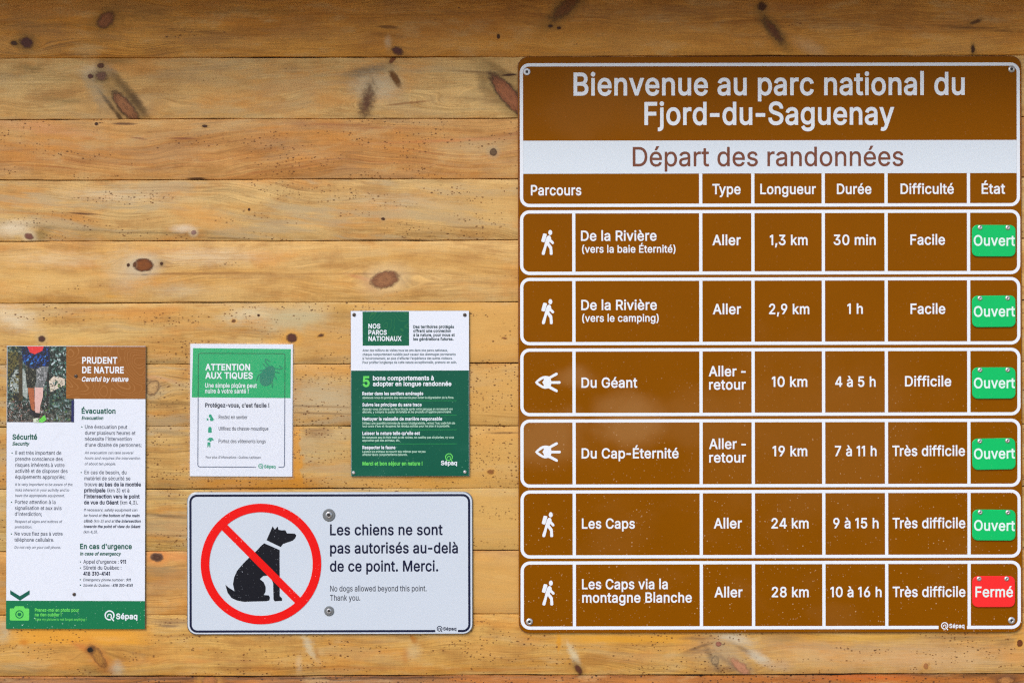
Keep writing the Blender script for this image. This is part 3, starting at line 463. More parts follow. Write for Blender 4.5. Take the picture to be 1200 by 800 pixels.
"Y":[0.9275,[[193,-6,77,0,0,208,185,297,4,7,-1,1,-87,0,-1,-1,-102,-167,-35,-63,-38,66,-101,164,-1,1,-87,0,-1,-1,188,-304]],[[184,-15,95,0,0,215,190,305,5,8,0,3,-109,-1,-102,-167,-31,-53,-29,52,-104,168,-110,0,195,-315]],[[173,-26,117,0,0,224,204,328,-135,0,-127,-208,-128,208,-135,0,204,-328]]],
"Z":[0.8617,[[34,-6,365,0,0,69,-271,-1,56,79,212,310,1,55,-2,1,-361,0,-1,-1,1,-69,269,0,-33,-45,-235,-343]],[[25,-15,384,0,0,85,-3,2,-260,0,39,55,220,321,0,68,-381,-1,1,-87,260,0,-259,-376]],[[14,-26,405,0,0,108,-251,1,248,361,0,83,-403,-1,1,-108,248,0,1,-2,-248,-362]]],
"a":[0.7651,[[52,26,15,-14,23,-14,24,-8,25,-4,33,-1,23,4,17,5,17,8,13,8,22,22,1,-1,0,-38,73,1,0,265,-2,17,-5,23,-9,20,-15,22,-17,15,-23,13,-30,10,-33,5,-29,0,-15,-1,-40,-10,-28,-14,-25,-18,-17,-20,-9,-15,-10,-24,68,-20,4,0,7,15,10,14,17,13,23,10,17,4,15,0,13,0,17,-3,20,-10,11,-11,4,-8,4,-10,3,-17,-2,-17,-8,-7,-20,-5,-85,-11,-39,-8,-23,-8,-17,-8,-10,-7,-13,-12,-10,-14,-9,-18,-5,-25,0,-18,2,-20,5,-19,12,-23],[112,68,-7,8,-5,10,-3,13,0,8,1,9,5,11,6,8,8,6,17,8,25,7,65,9,41,10,1,-1,-2,-43,-5,-22,-11,-22,-18,-17,-13,-8,-12,-5,-15,-4,-21,-2,-12,1,-20,3,-17,7]],[[48,17,17,-14,20,-12,27,-10,31,-5,30,0,35,7,24,10,23,16,2,-25,90,1,0,268,-1,19,-6,26,-11,27,-17,23,-17,16,-23,13,-29,10,-41,6,-37,-1,-35,-7,-15,-5,-18,-8,-30,-20,-21,-22,-13,-22,-8,-18,-6,-13,4,-2,84,-25,9,20,7,10,17,16,17,8,11,3,14,2,20,0,20,-4,10,-4,8,-6,10,-15,4,-12,1,-10,-1,-13,-9,-4,-102,-14,-31,-6,-22,-7,-15,-7,-17,-10,-20,-19,-12,-16,-7,-17,-5,-27,0,-25,5,-26,7,-19,10,-16],[117,76,-9,14,-2,18,5,15,14,13,15,6,20,5,53,7,47,10,3,-1,-2,-1,-1,-5,-5,-22,-1,-13,-5,-15,-10,-17,-17,-15,-12,-7,-15,-5,-13,-2,-22,0,-23,4,-12,5]],[[42,8,17,-14,23,-14,29,-10,31,-5,30,0,25,4,22,6,25,13,1,-14,2,-1,110,1,0,279,-2,31,-7,25,-12,25,-19,25,-21,17,-35,17,-34,8,-26,3,-22,0,-27,-3,-38,-9,-32,-15,-25,-19,-23,-27,-15,-27,-14,-33,1,-2,106,-32,15,31,6,8,13,10,23,10,32,2,18,-3,13,-8,10,-14,2,-15,0,-5,-8,-3,-94,-12,-48,-11,-37,-17,-15,-11,-14,-15,-13,-20,-8,-23,-3,-22,0,-26,3,-22,8,-25,12,-20],[124,84,-5,7,-2,7,0,13,5,8,12,9,27,8,65,9,43,9,-15,-9,-9,-9,-3,-18,-7,-15,-11,-13,-17,-11,-23,-7,-25,-1,-20,4]]],
"b":[0.8342,[[46,-7,70,0,1,1,0,49,15,-19,12,-12,20,-13,20,-9,28,-5,27,0,23,4,25,8,25,13,15,12,16,16,11,15,11,16,10,22,7,25,6,27,2,28,0,42,-5,33,-7,25,-13,30,-14,22,-17,19,-22,18,-21,12,-30,9,-29,4,-33,-2,-25,-7,-22,-11,-18,-16,-15,-18,-1,175,-1,1,-72,-1],[153,78,-13,16,-8,15,-9,25,-4,25,-1,39,2,25,5,21,7,19,8,15,11,13,11,10,19,10,20,5,23,1,17,-2,15,-5,16,-10,19,-21,10,-18,9,-23,5,-27,1,-33,-5,-37,-8,-27,-12,-21,-14,-17,-16,-13,-22,-8,-30,-2,-22,4,-18,8]],[[37,-16,88,0,2,32,16,-15,19,-11,15,-7,20,-5,15,-2,26,0,25,4,22,6,22,10,20,14,18,17,14,17,13,21,10,22,9,25,4,23,4,32,0,37,-4,31,-4,24,-12,33,-14,25,-14,20,-21,20,-25,17,-22,10,-26,7,-34,3,-31,-3,-19,-5,-20,-10,-16,-12,-9,-8,0,1,-1,159,-91,-1],[162,82,-12,13,-10,19,-7,18,-5,25,-2,25,2,32,5,25,5,15,8,16,9,12,8,9,15,10,15,5,15,2,24,0,13,-4,17,-8,19,-17,12,-20,8,-22,5,-27,1,-31,-3,-29,-7,-26,-10,-22,-13,-17,-14,-12,-18,-8,-24,-4,-20,2,-20,7]],[[26,-27,110,0,2,19,18,-11,15,-7,17,-5,23,-3,43,1,37,10,22,10,20,14,19,17,16,20,22,38,8,22,7,28,5,54,0,25,-4,31,-4,24,-9,26,-12,25,-11,19,-23,26,-23,19,-26,15,-32,10,-40,5,-33,-3,-25,-7,-29,-16,-1,148,-113,-1],[168,91,-8,9,-10,16,-6,19,-5,23,-2,22,2,31,8,37,5,12,12,16,19,15,11,4,15,2,19,0,16,-4,19,-11,12,-14,10,-18,6,-20,4,-20,1,-30,-3,-29,-7,-25,-8,-18,-10,-14,-14,-12,-15,-6,-20,-4,-20,2,-18,7]]],
"c":[0.7779,[[79,37,12,-12,20,-15,30,-14,33,-9,15,-2,29,0,38,7,33,13,27,19,24,25,15,25,8,24,1,8,-68,17,-2,0,-9,-25,-9,-14,-12,-12,-18,-11,-15,-5,-20,-3,-25,1,-23,7,-12,6,-10,8,-9,9,-11,17,-12,30,-7,37,0,28,2,20,5,23,6,19,10,18,12,15,17,14,14,6,20,5,23,1,18,-2,19,-7,18,-12,12,-13,8,-14,6,-18,2,-1,70,18,-8,23,-13,25,-15,19,-20,18,-29,16,-31,11,-35,5,-37,-2,-33,-8,-20,-9,-12,-7,-24,-18,-23,-27,-15,-25,-14,-36,-6,-34,-2,-18,0,-33,5,-39,10,-33,15,-30,10,-15]],[[76,27,11,-10,18,-14,19,-10,16,-7,34,-8,15,-2,30,0,38,7,20,7,20,10,13,8,17,14,22,25,10,17,7,15,10,30,-1,3,-86,22,-12,-32,-11,-17,-11,-9,-15,-8,-16,-5,-20,-2,-20,2,-17,5,-12,7,-7,5,-13,15,-8,14,-7,15,-5,18,-4,20,-1,30,2,17,4,25,9,23,10,17,14,15,13,10,12,5,15,4,28,0,17,-4,15,-6,13,-10,11,-13,6,-11,8,-25,87,22,1,1,-9,28,-15,30,-21,25,-23,19,-28,15,-19,7,-21,5,-37,3,-33,-3,-35,-10,-27,-13,-26,-21,-15,-15,-11,-15,-9,-13,-11,-24,-10,-31,-5,-29,-2,-18,0,-35,5,-38,12,-39,18,-35]],[[70,18,33,-26,35,-16,35,-9,47,-1,45,8,35,15,31,22,26,29,18,33,15,47,-109,27,-13,-39,-6,-10,-12,-12,-12,-7,-13,-5,-17,-2,-17,1,-13,3,-12,5,-13,10,-9,10,-13,25,-9,35,0,47,4,18,7,22,9,18,8,10,13,11,13,7,17,3,25,0,15,-4,13,-7,12,-10,9,-11,13,-39,108,27,-10,35,-11,27,-21,29,-26,25,-35,19,-37,12,-43,5,-39,-4,-35,-9,-35,-19,-30,-25,-20,-25,-19,-33,-11,-34,-7,-38,-2,-52,7,-46,11,-35,19,-35]]],
"d":[0.8342,[[81,31,27,-22,26,-14,15,-5,19,-3,38,-2,22,4,11,3,20,10,22,17,18,23,1,-3,1,-46,70,0,2,1,0,512,-75,0,0,-174,-20,23,-14,10,-16,10,-14,5,-15,3,-35,2,-26,-4,-14,-3,-18,-7,-15,-8,-15,-10,-15,-14,-22,-28,-17,-33,-10,-35,-5,-39,0,-36,5,-40,11,-39,16,-30],[141,75,-14,16,-11,20,-7,18,-5,24,-2,21,0,30,4,25,8,27,10,20,10,13,14,13,10,6,18,7,18,2,22,-1,20,-4,18,-10,16,-14,11,-17,12,-30,5,-27,2,-33,-4,-35,-8,-30,-12,-23,-14,-17,-13,-11,-23,-9,-18,-3,-19,0,-11,2,-22,9]],[[72,27,15,-14,23,-16,22,-10,32,-9,36,-2,20,2,15,4,14,4,18,11,23,19,1,-1,1,-30,88,-1,1,1,-1,531,-90,-1,-1,-159,-25,20,-15,8,-15,5,-20,4,-20,1,-34,-3,-30,-8,-18,-9,-13,-8,-25,-21,-21,-26,-17,-32,-11,-35,-7,-48,0,-37,5,-40,10,-37,19,-36],[143,85,-10,12,-12,23,-6,22,-4,20,-1,17,1,31,6,27,6,18,7,14,10,14,15,13,12,6,18,5,24,1,15,-2,15,-5,15,-10,15,-17,12,-24,6,-25,4,-35,-2,-31,-5,-27,-6,-18,-10,-19,-13,-14,-20,-13,-16,-5,-20,-2,-24,4,-18,9]],[[64,20,21,-19,23,-15,27,-12,28,-7,37,-2,30,4,25,8,25,15,1,-17,2,-2,109,2,-1,552,-112,-1,-1,-147,-28,16,-24,7,-33,3,-42,-5,-35,-12,-30,-18,-22,-20,-20,-25,-18,-35,-12,-37,-7,-48,0,-39,5,-40,12,-41,18,-37],[154,90,-12,13,-8,15,-10,33,-3,27,1,28,3,22,6,18,15,27,12,12,12,7,25,5,20,0,13,-3,13,-7,14,-12,10,-15,8,-22,5,-25,2,-32,-3,-33,-5,-20,-10,-22,-9,-11,-12,-11,-16,-8,-20,-4,-20,2,-15,5]]],
"e":[0.794,[[79,36,14,-12,18,-14,32,-15,35,-8,16,-2,30,0,25,4,15,3,22,8,17,9,26,20,19,22,12,20,7,23,-69,18,-2,-1,-8,-18,-10,-14,-14,-12,-15,-8,-11,-4,-24,-3,-26,2,-20,5,-22,11,-19,18,-15,25,-8,30,-1,17,268,0,1,39,-2,29,-4,21,-8,29,-10,23,-15,23,-14,16,-18,15,-30,16,-33,10,-27,4,-37,-2,-33,-8,-25,-12,-27,-19,-22,-25,-20,-33,-12,-33,-6,-34,-2,-18,0,-35,5,-37,12,-38,14,-28],[103,224,2,17,8,22,11,16,14,16,16,11,15,7,17,4,22,1,20,-3,15,-5,13,-8,12,-11,10,-13,9,-17,6,-20,3,-18,0,-2,-2,-1,-16,0]],[[77,26,10,-9,18,-13,15,-9,20,-8,37,-9,17,-2,30,0,35,6,21,6,19,8,30,20,19,19,10,14,13,26,7,24,-1,2,-85,21,-2,-2,-6,-15,-7,-13,-6,-8,-11,-9,-11,-7,-17,-5,-15,-2,-22,0,-16,4,-15,5,-12,7,-10,8,-7,7,-10,15,-7,15,-5,18,-1,9,2,2,265,0,1,1,-1,70,-5,33,-8,27,-13,28,-14,20,-17,19,-22,17,-18,10,-15,6,-32,9,-35,3,-20,-1,-20,-4,-31,-10,-25,-13,-28,-22,-23,-29,-18,-36,-12,-39,-5,-38,0,-37,5,-38,12,-38,11,-24,9,-13],[114,231,-1,1,2,10,8,20,10,15,14,14,10,7,13,6,17,4,20,1,12,-1,18,-6,12,-6,13,-12,14,-20,7,-19,3,-18,-1,-2]],[[62,26,26,-24,23,-14,15,-7,39,-12,28,-3,25,-1,42,6,21,6,20,9,34,21,13,13,15,18,10,17,9,18,10,32,-1,4,-106,26,-15,-34,-15,-17,-24,-10,-13,-2,-22,0,-21,5,-24,14,-17,22,-9,25,1,2,265,1,-1,82,-5,32,-8,30,-15,31,-14,20,-17,19,-20,17,-30,16,-36,12,-44,5,-33,-3,-33,-9,-37,-18,-25,-20,-24,-27,-20,-35,-13,-37,-8,-48,-1,-42,5,-40,12,-40,18,-35],[126,241,11,24,12,13,11,9,13,6,12,4,23,1,27,-6,16,-12,7,-9,9,-15,8,-23,-19,-1,-126,7]]],
"f":[0.4987,[[73,-6,73,0,0,320,85,2,0,63,-84,1,0,42,3,14,4,7,6,8,10,5,25,3,12,-1,21,-6,19,64,-13,5,-22,5,-33,2,-30,-5,-15,-5,-14,-7,-10,-6,-13,-13,-10,-13,-9,-17,-5,-21,0,-60,-74,-2,1,-64,73,-1]],[[64,-15,91,0,0,320,85,2,0,80,-2,1,-82,0,-1,2,1,33,3,12,4,6,5,4,10,4,10,1,18,-1,27,-9,24,80,-1,2,-18,7,-32,7,-40,0,-28,-7,-25,-12,-12,-8,-13,-14,-12,-17,-5,-11,-7,-25,-1,-53,-72,-1,0,-1,0,-80,73,-2]],[[53,-26,113,0,0,320,85,2,0,102,-2,1,-82,0,-1,2,1,22,3,10,4,3,15,3,17,-1,35,-12,29,102,-24,10,-39,9,-36,0,-29,-5,-28,-12,-18,-12,-12,-10,-11,-14,-10,-16,-6,-19,-3,-16,-2,-43,-71,-1,-1,-1,0,-102,73,-2]]],
"g":[0.8356,[[65,-102,14,-14,17,-12,18,-10,17,-6,18,-5,20,-4,24,-2,26,0,30,4,20,5,35,13,14,9,13,10,12,13,10,14,8,15,7,18,5,37,0,396,-72,0,0,-48,-2,-1,-13,17,-13,13,-15,10,-19,8,-20,5,-18,2,-22,-1,-21,-3,-30,-9,-22,-12,-25,-21,-22,-28,-15,-28,-12,-39,-5,-38,0,-35,5,-40,9,-28,11,-25,20,-29,14,-13,13,-11,27,-14,33,-10,34,-3,31,2,27,9,23,15,14,14,10,12,1,-1,0,-58,-3,-23,-5,-14,-7,-11,-15,-14,-20,-10,-26,-7,-29,0,-21,2,-20,6,-20,12,-11,11,-19,25,-2,1,-60,-35,11,-20],[136,89,-14,17,-9,17,-6,18,-5,30,0,30,2,20,6,27,9,20,8,13,11,12,15,12,18,8,23,4,22,0,17,-4,15,-6,18,-14,12,-15,12,-24,6,-23,4,-23,0,-37,-7,-37,-10,-23,-14,-20,-15,-12,-16,-8,-22,-5,-23,-1,-22,4,-17,7]],[[60,-110,12,-12,18,-13,19,-10,16,-7,24,-6,21,-4,24,-2,26,1,19,1,26,5,37,13,18,11,14,10,15,15,10,13,10,19,7,18,5,27,1,21,0,397,-2,1,-86,0,-2,-1,0,-32,-15,13,-18,11,-15,7,-12,3,-18,4,-22,0,-20,0,-18,-4,-27,-8,-30,-17,-22,-19,-22,-26,-15,-27,-12,-33,-6,-35,-2,-44,3,-40,9,-35,11,-26,19,-29,17,-18,10,-9,23,-15,24,-10,36,-8,22,-1,22,1,25,5,23,10,28,20,0,-35,-3,-21,-8,-19,-7,-8,-10,-7,-22,-10,-25,-5,-25,0,-25,5,-18,8,-13,10,-30,37,-74,-41,0,-4,12,-21],[144,94,-11,11,-11,20,-7,22,-4,18,-1,17,1,30,6,27,6,18,10,17,11,12,11,10,17,8,15,4,20,0,17,-2,15,-5,13,-8,15,-16,12,-20,8,-27,4,-23,0,-37,-5,-28,-8,-23,-12,-19,-14,-12,-15,-8,-18,-5,-24,-1,-20,3,-16,6]],[[54,-119,31,-25,38,-18,45,-11,52,-1,46,7,39,13,21,12,15,11,16,16,11,15,10,18,7,18,7,42,1,420,-2,1,-108,0,-2,-1,0,-18,-1,-1,-25,14,-29,9,-45,2,-28,-4,-32,-10,-30,-17,-28,-24,-19,-24,-19,-35,-9,-29,-7,-36,-2,-45,4,-40,6,-30,12,-30,17,-29,24,-27,18,-15,30,-16,32,-10,41,-5,35,3,25,7,27,14,2,-1,-4,-31,-6,-14,-6,-6,-13,-9,-11,-5,-32,-5,-28,2,-14,3,-13,6,-15,13,-30,40,-3,-2,-90,-52,19,-35],[150,103,-11,13,-6,12,-7,20,-4,18,0,47,5,23,6,15,8,15,8,10,12,11,14,7,13,3,20,0,25,-5,16,-11,13,-15,10,-20,5,-16,3,-24,0,-35,-4,-23,-8,-23,-6,-12,-16,-16,-15,-8,-13,-3,-22,-1,-18,2,-17,7]]],
"h":[0.806,[[45,-6,73,0,0,233,4,25,8,22,10,15,7,7,12,9,13,6,12,3,15,2,15,0,13,-1,22,-9,10,-7,9,-10,12,-23,4,-27,0,-245,74,0,0,255,-5,37,-10,28,-7,13,-9,14,-10,10,-15,12,-18,10,-12,4,-21,6,-15,2,-24,0,-15,-2,-28,-9,-17,-8,-11,-8,-22,-23,-1,171,-1,1,-71,0,-1,-1]],[[36,-15,92,0,0,245,2,18,8,22,5,8,11,12,8,6,13,6,10,4,15,2,13,0,14,-2,20,-9,15,-15,7,-14,3,-10,3,-20,0,-253,92,0,0,257,-5,41,-10,32,-15,27,-8,10,-16,14,-25,15,-31,10,-24,2,-20,0,-28,-4,-30,-11,-15,-9,-12,-10,-1,157,-91,-1]],[[25,-26,113,0,0,257,2,15,9,22,14,15,18,10,18,4,27,-2,17,-8,12,-14,8,-24,1,-275,114,0,0,267,-5,43,-10,34,-15,26,-20,24,-24,17,-31,13,-40,6,-32,-1,-35,-9,-27,-13,-1,146,-113,-1]]],
"i":[0.3275,[[45,-6,74,0,-1,386,-73,-1],[46,444,14,-10,16,-6,12,0,8,2,17,8,12,14,5,14,0,18,-7,17,-14,13,-18,7,-15,0,-8,-1,-17,-9,-11,-12,-4,-10,-2,-10,2,-18,5,-10]],[[36,-15,91,0,0,402,-1,1,-89,0,-1,-1],[41,437,16,-12,19,-5,21,1,19,9,8,7,7,8,5,10,3,12,1,11,-2,12,-8,17,-11,11,-8,5,-14,6,-11,2,-19,-2,-10,-4,-10,-6,-8,-8,-7,-9,-5,-12,-2,-12,0,-11,3,-12,6,-10]],[[25,-26,113,0,0,424,-1,1,-110,0,-2,-1],[30,433,7,-7,15,-10,25,-7,21,1,24,11,13,12,7,10,8,23,-1,25,-10,22,-9,10,-12,9,-21,8,-17,2,-13,-2,-10,-3,-15,-9,-9,-7,-10,-13,-6,-12,-3,-13,2,-25,6,-15]]],
"j":[0.3275,[[-17,-146,28,-1,20,2,20,5,18,8,18,14,13,15,8,15,7,20,3,20,1,18,0,409,-1,1,-73,-1,0,-415,-5,-22,-9,-12,-5,-3,-10,-4,-32,-2,-1,-1],[44,446,14,-11,6,-4,12,-2,8,-1,12,2,13,6,12,11,5,8,4,10,0,19,-7,16,-14,14,-16,7,-20,0,-17,-6,-14,-13,-5,-8,-3,-12,0,-12,2,-10]],[[-25,-155,37,-1,20,2,20,5,20,9,17,11,15,17,10,17,8,22,6,35,-1,426,-91,0,0,-423,-5,-20,-9,-10,-12,-4,-35,-1],[39,439,10,-9,10,-6,8,-3,13,-2,22,4,17,9,14,16,5,12,1,10,0,12,-2,10,-4,10,-7,10,-11,8,-8,5,-10,4,-15,2,-22,-4,-18,-12,-9,-10,-5,-10,-3,-17,0,-11,3,-12]],[[-36,-166,47,-1,22,2,22,5,20,9,20,13,13,14,14,20,9,23,6,23,1,20,0,437,-113,0,0,-433,-3,-15,-7,-8,-51,-2],[31,431,12,-10,13,-8,24,-5,16,2,12,3,22,14,14,19,6,21,0,15,-3,15,-12,20,-7,7,-15,10,-25,7,-13,0,-15,-3,-12,-5,-12,-9,-11,-12,-6,-11,-5,-22,0,-12,4,-15]]],
"k":[0.7483,[[45,-6,73,0,0,142,33,29,135,-172,88,1,3,2,-170,216,156,164,0,1,-87,2,-157,-160,-1,287,-1,1,-71,0,-1,-1]],[[36,-15,92,0,0,150,20,18,134,-169,110,3,0,1,-174,224,157,167,2,3,0,1,-104,5,-145,-147,-1,275,-91,-1]],[[25,-26,113,0,0,157,8,7,130,-164,128,3,7,2,-179,232,163,178,-9,3,-118,7,-129,-132,-1,260,-113,-1]]],
"l":[0.3283,[[45,-6,74,0,0,532,-1,2,-72,0,-1,-2]],[[36,-15,92,0,0,550,-2,2,-89,0,-1,-2]],[[26,-26,113,0,0,572,-3,2,-110,0,0,-2]]],
"m":[1.1987,[[45,-6,73,0,0,243,4,24,3,11,7,12,7,10,10,9,23,12,24,3,25,-4,16,-8,9,-7,7,-8,5,-10,3,-10,2,-15,0,-262,73,-1,0,256,3,15,3,10,7,13,8,10,10,9,19,9,25,3,25,-3,18,-9,16,-14,8,-18,2,-17,0,-263,74,-1,0,269,-3,25,-4,15,-6,17,-8,15,-17,20,-20,16,-27,11,-28,5,-24,0,-13,-1,-20,-5,-17,-7,-15,-8,-16,-13,-11,-11,-13,-18,-13,23,-19,20,-16,10,-25,8,-13,2,-22,0,-18,-3,-15,-5,-17,-8,-10,-7,-12,-11,-13,-15,-2,-1,0,43,-1,1,-70,0]],[[36,-15,92,0,0,257,2,15,6,18,7,10,9,9,10,7,11,5,22,3,18,-2,19,-8,14,-14,6,-17,2,-13,0,-270,91,0,0,258,1,14,4,13,5,10,7,10,8,7,17,9,25,3,23,-3,17,-9,8,-7,5,-8,5,-17,1,-280,91,-1,1,1,-1,287,-3,21,-5,19,-9,18,-9,15,-18,19,-21,15,-30,12,-29,4,-31,-1,-24,-5,-16,-7,-29,-16,-10,-9,-15,-16,-17,22,-19,16,-20,10,-22,5,-27,1,-13,-1,-20,-5,-25,-12,-23,-18,-1,28,-3,1,-86,0]],[[25,-26,113,0,1,275,7,20,12,16,18,10,20,3,17,-2,14,-7,11,-11,5,-17,0,-287,113,0,1,282,7,18,12,14,18,9,17,1,22,-3,13,-7,7,-7,7,-17,0,-290,113,-1,0,298,-3,23,-5,19,-9,20,-11,18,-21,22,-21,15,-24,10,-28,7,-43,0,-35,-8,-30,-15,-29,-24,-16,18,-15,12,-20,10,-27,7,-28,1,-22,-3,-30,-10,-18,-11,-1,16,-3,1,-108,0]]],
"n":[0.8054,[[45,-6,73,0,0,233,4,25,8,22,10,15,7,7,12,9,13,6,12,3,15,2,15,0,13,-1,22,-9,10,-7,9,-10,12,-23,4,-27,0,-245,74,0,0,255,-2,18,-6,30,-12,27,-16,22,-20,17,-26,13,-25,7,-30,2,-24,-2,-25,-7,-20,-10,-18,-14,-17,-19,-1,47,-71,-1]],[[36,-15,92,0,0,245,2,18,8,22,5,8,11,12,8,6,13,6,10,4,15,2,13,0,14,-2,20,-9,15,-15,7,-14,3,-10,3,-20,0,-253,92,0,0,257,-3,33,-7,28,-12,25,-18,25,-20,18,-19,10,-23,8,-22,4,-30,0,-21,-2,-24,-7,-20,-10,-21,-17,-1,1,-1,30,-88,0]],[[25,-26,113,0,0,257,2,15,9,22,14,15,18,10,18,4,27,-2,17,-8,12,-14,8,-24,1,-275,114,0,0,267,-3,35,-7,28,-11,27,-21,28,-17,16,-15,10,-21,10,-17,5,-22,3,-28,1,-25,-2,-25,-8,-28,-14,-2,16,-2,3,-108,0]]],
"o":[0.8161,[[79,37,12,-12,20,-15,30,-14,33,-9,15,-2,29,0,33,6,17,5,18,8,12,6,20,15,15,16,13,17,10,16,9,19,11,38,5,42,-1,45,-4,21,-6,25,-10,25,-7,12,-13,20,-10,12,-26,22,-30,17,-33,9,-28,4,-19,0,-26,-3,-25,-7,-20,-9,-12,-7,-24,-18,-23,-27,-15,-25,-14,-36,-6,-34,-2,-18,0,-33,5,-39,10,-33,15,-30,10,-15],[140,76,-16,20,-10,20,-7,22,-4,25,-1,31,2,22,5,23,9,25,11,17,14,15,15,11,15,6,15,3,28,1,13,-2,19,-7,18,-12,17,-20,10,-18,10,-32,3,-25,0,-35,-6,-35,-10,-27,-14,-20,-17,-15,-18,-10,-18,-5,-25,-1,-27,4,-17,8]],[[76,27,11,-10,18,-14,15,-8,20,-9,34,-8,15,-2,30,0,38,7,20,7,20,10,15,10,17,13,15,17,10,14,10,16,9,19,11,36,5,32,1,23,-3,47,-10,42,-16,36,-22,31,-17,16,-18,14,-34,17,-31,8,-37,3,-20,-1,-20,-4,-33,-10,-32,-18,-25,-23,-17,-21,-9,-13,-11,-24,-10,-31,-5,-29,-2,-18,0,-35,5,-38,12,-39,18,-35],[149,80,-14,15,-8,14,-9,20,-5,21,-3,27,1,27,4,23,6,22,7,15,10,15,14,13,13,9,15,5,17,2,22,0,20,-5,15,-9,8,-7,11,-12,10,-16,9,-27,6,-30,0,-35,-4,-23,-8,-27,-10,-18,-14,-17,-12,-9,-18,-8,-20,-4,-28,2,-20,7]],[[70,18,33,-26,35,-16,35,-9,47,-1,40,6,23,9,20,10,15,9,20,17,25,31,20,38,12,39,5,31,1,27,-3,43,-10,45,-18,40,-22,30,-18,19,-15,12,-34,18,-33,10,-43,5,-44,-5,-38,-12,-27,-15,-30,-25,-20,-25,-19,-33,-11,-34,-7,-38,-2,-52,7,-46,11,-35,19,-35],[153,91,-9,10,-10,17,-6,18,-6,25,0,47,4,18,7,22,15,25,10,10,13,9,10,3,17,2,20,0,18,-5,14,-9,17,-18,9,-19,7,-23,4,-22,0,-33,-5,-28,-7,-20,-8,-15,-13,-15,-13,-10,-16,-6,-22,-2,-20,2,-17,7]]],
"p":[0.8342,[[45,-146,73,0,1,187,18,-22,10,-9,15,-10,14,-7,16,-5,22,-3,35,1,33,9,15,6,24,15,16,15,11,13,12,16,9,19,14,38,6,40,1,28,-1,29,-6,40,-13,36,-19,32,-12,15,-17,15,-11,9,-19,10,-23,8,-28,5,-34,0,-20,-3,-21,-8,-17,-11,-14,-12,-18,-21,0,50,-1,1,-71,-1],[157,74,-12,13,-13,22,-7,20,-5,21,-2,25,0,34,4,23,8,27,10,18,10,13,12,11,17,10,18,5,19,2,18,-2,18,-5,19,-10,17,-17,13,-22,8,-23,6,-29,1,-31,-5,-37,-10,-32,-10,-18,-11,-13,-16,-14,-20,-9,-23,-3,-25,2,-24,8]],[[36,-155,92,0,0,170,12,-11,17,-11,13,-7,20,-6,37,-4,23,2,23,5,32,13,12,7,17,14,25,26,20,35,8,24,7,25,5,40,-1,53,-7,38,-14,37,-18,32,-15,18,-16,14,-16,11,-15,9,-24,8,-23,5,-33,2,-19,-2,-21,-5,-19,-8,-18,-12,-13,-13,-2,35,-89,-1],[160,83,-12,15,-10,20,-7,22,-3,18,-2,34,2,23,5,25,7,18,8,15,14,16,10,8,13,7,13,3,19,2,18,-2,15,-5,15,-8,17,-17,12,-20,7,-20,5,-27,1,-32,-3,-28,-8,-30,-10,-20,-16,-19,-17,-11,-13,-5,-23,-3,-24,2,-20,9]],[[25,-166,113,0,1,157,29,-16,31,-8,39,-1,38,6,35,15,23,15,27,27,20,30,17,40,10,48,2,57,-4,32,-4,23,-15,42,-12,21,-12,17,-29,29,-31,20,-22,8,-20,5,-42,4,-31,-4,-17,-5,-15,-6,-18,-12,-2,22,-111,-1],[169,90,-8,9,-10,17,-7,18,-5,25,-2,20,2,35,8,33,7,15,8,12,9,9,13,8,15,5,17,2,28,-5,15,-8,14,-14,10,-17,8,-25,4,-20,1,-30,-3,-27,-7,-26,-9,-20,-11,-14,-12,-10,-15,-6,-23,-4,-13,1,-17,5]]],
"q":[0.8342,[[78,34,13,-13,15,-11,22,-12,30,-10,36,-3,32,3,12,4,15,6,25,18,20,24,0,-186,75,0,0,525,-72,0,-1,-47,-1,-3,-11,15,-11,11,-19,14,-14,7,-15,5,-26,4,-22,0,-17,-2,-31,-9,-17,-8,-18,-12,-22,-20,-21,-29,-16,-36,-7,-25,-3,-22,-2,-45,3,-40,11,-40,6,-17,10,-18],[138,77,-11,13,-12,22,-6,18,-5,24,-2,20,0,30,5,31,8,25,12,20,10,12,12,11,15,8,19,5,18,2,18,-2,19,-5,20,-12,15,-15,12,-20,10,-30,4,-34,0,-28,-4,-33,-8,-27,-12,-22,-16,-17,-16,-11,-20,-7,-27,-2,-17,2,-21,8]],[[73,27,21,-19,28,-17,28,-10,30,-4,37,1,22,5,18,8,12,7,20,17,0,-170,92,0,-1,544,-88,-1,-1,-31,-1,-2,-11,10,-17,12,-27,12,-16,3,-19,2,-21,-1,-22,-3,-23,-6,-25,-12,-22,-15,-22,-22,-20,-30,-15,-35,-5,-18,-5,-29,-2,-45,3,-41,5,-24,7,-21,17,-35,10,-15],[147,81,-12,14,-10,17,-7,18,-5,20,-3,28,1,29,4,23,6,22,7,15,11,14,13,13,10,6,13,5,25,4,19,-2,16,-5,17,-10,14,-14,12,-20,8,-25,4,-33,0,-28,-4,-34,-9,-25,-8,-15,-10,-13,-15,-12,-20,-9,-24,-2,-21,2,-19,8]],[[66,18,15,-14,25,-17,30,-13,30,-7,29,-2,33,4,25,8,25,14,1,-157,113,0,-1,566,-108,0,-2,-3,-1,-19,-25,15,-25,8,-32,4,-42,-4,-30,-8,-23,-12,-22,-15,-22,-22,-23,-33,-17,-40,-10,-49,-2,-45,5,-51,12,-42,20,-38],[151,92,-17,25,-7,20,-5,25,0,49,5,25,6,15,13,22,12,12,10,6,17,5,16,2,17,-2,12,-3,15,-9,12,-12,10,-16,8,-24,3,-18,2,-32,-3,-33,-7,-25,-10,-20,-9,-11,-13,-11,-15,-7,-22,-3,-21,3,-15,7]]],
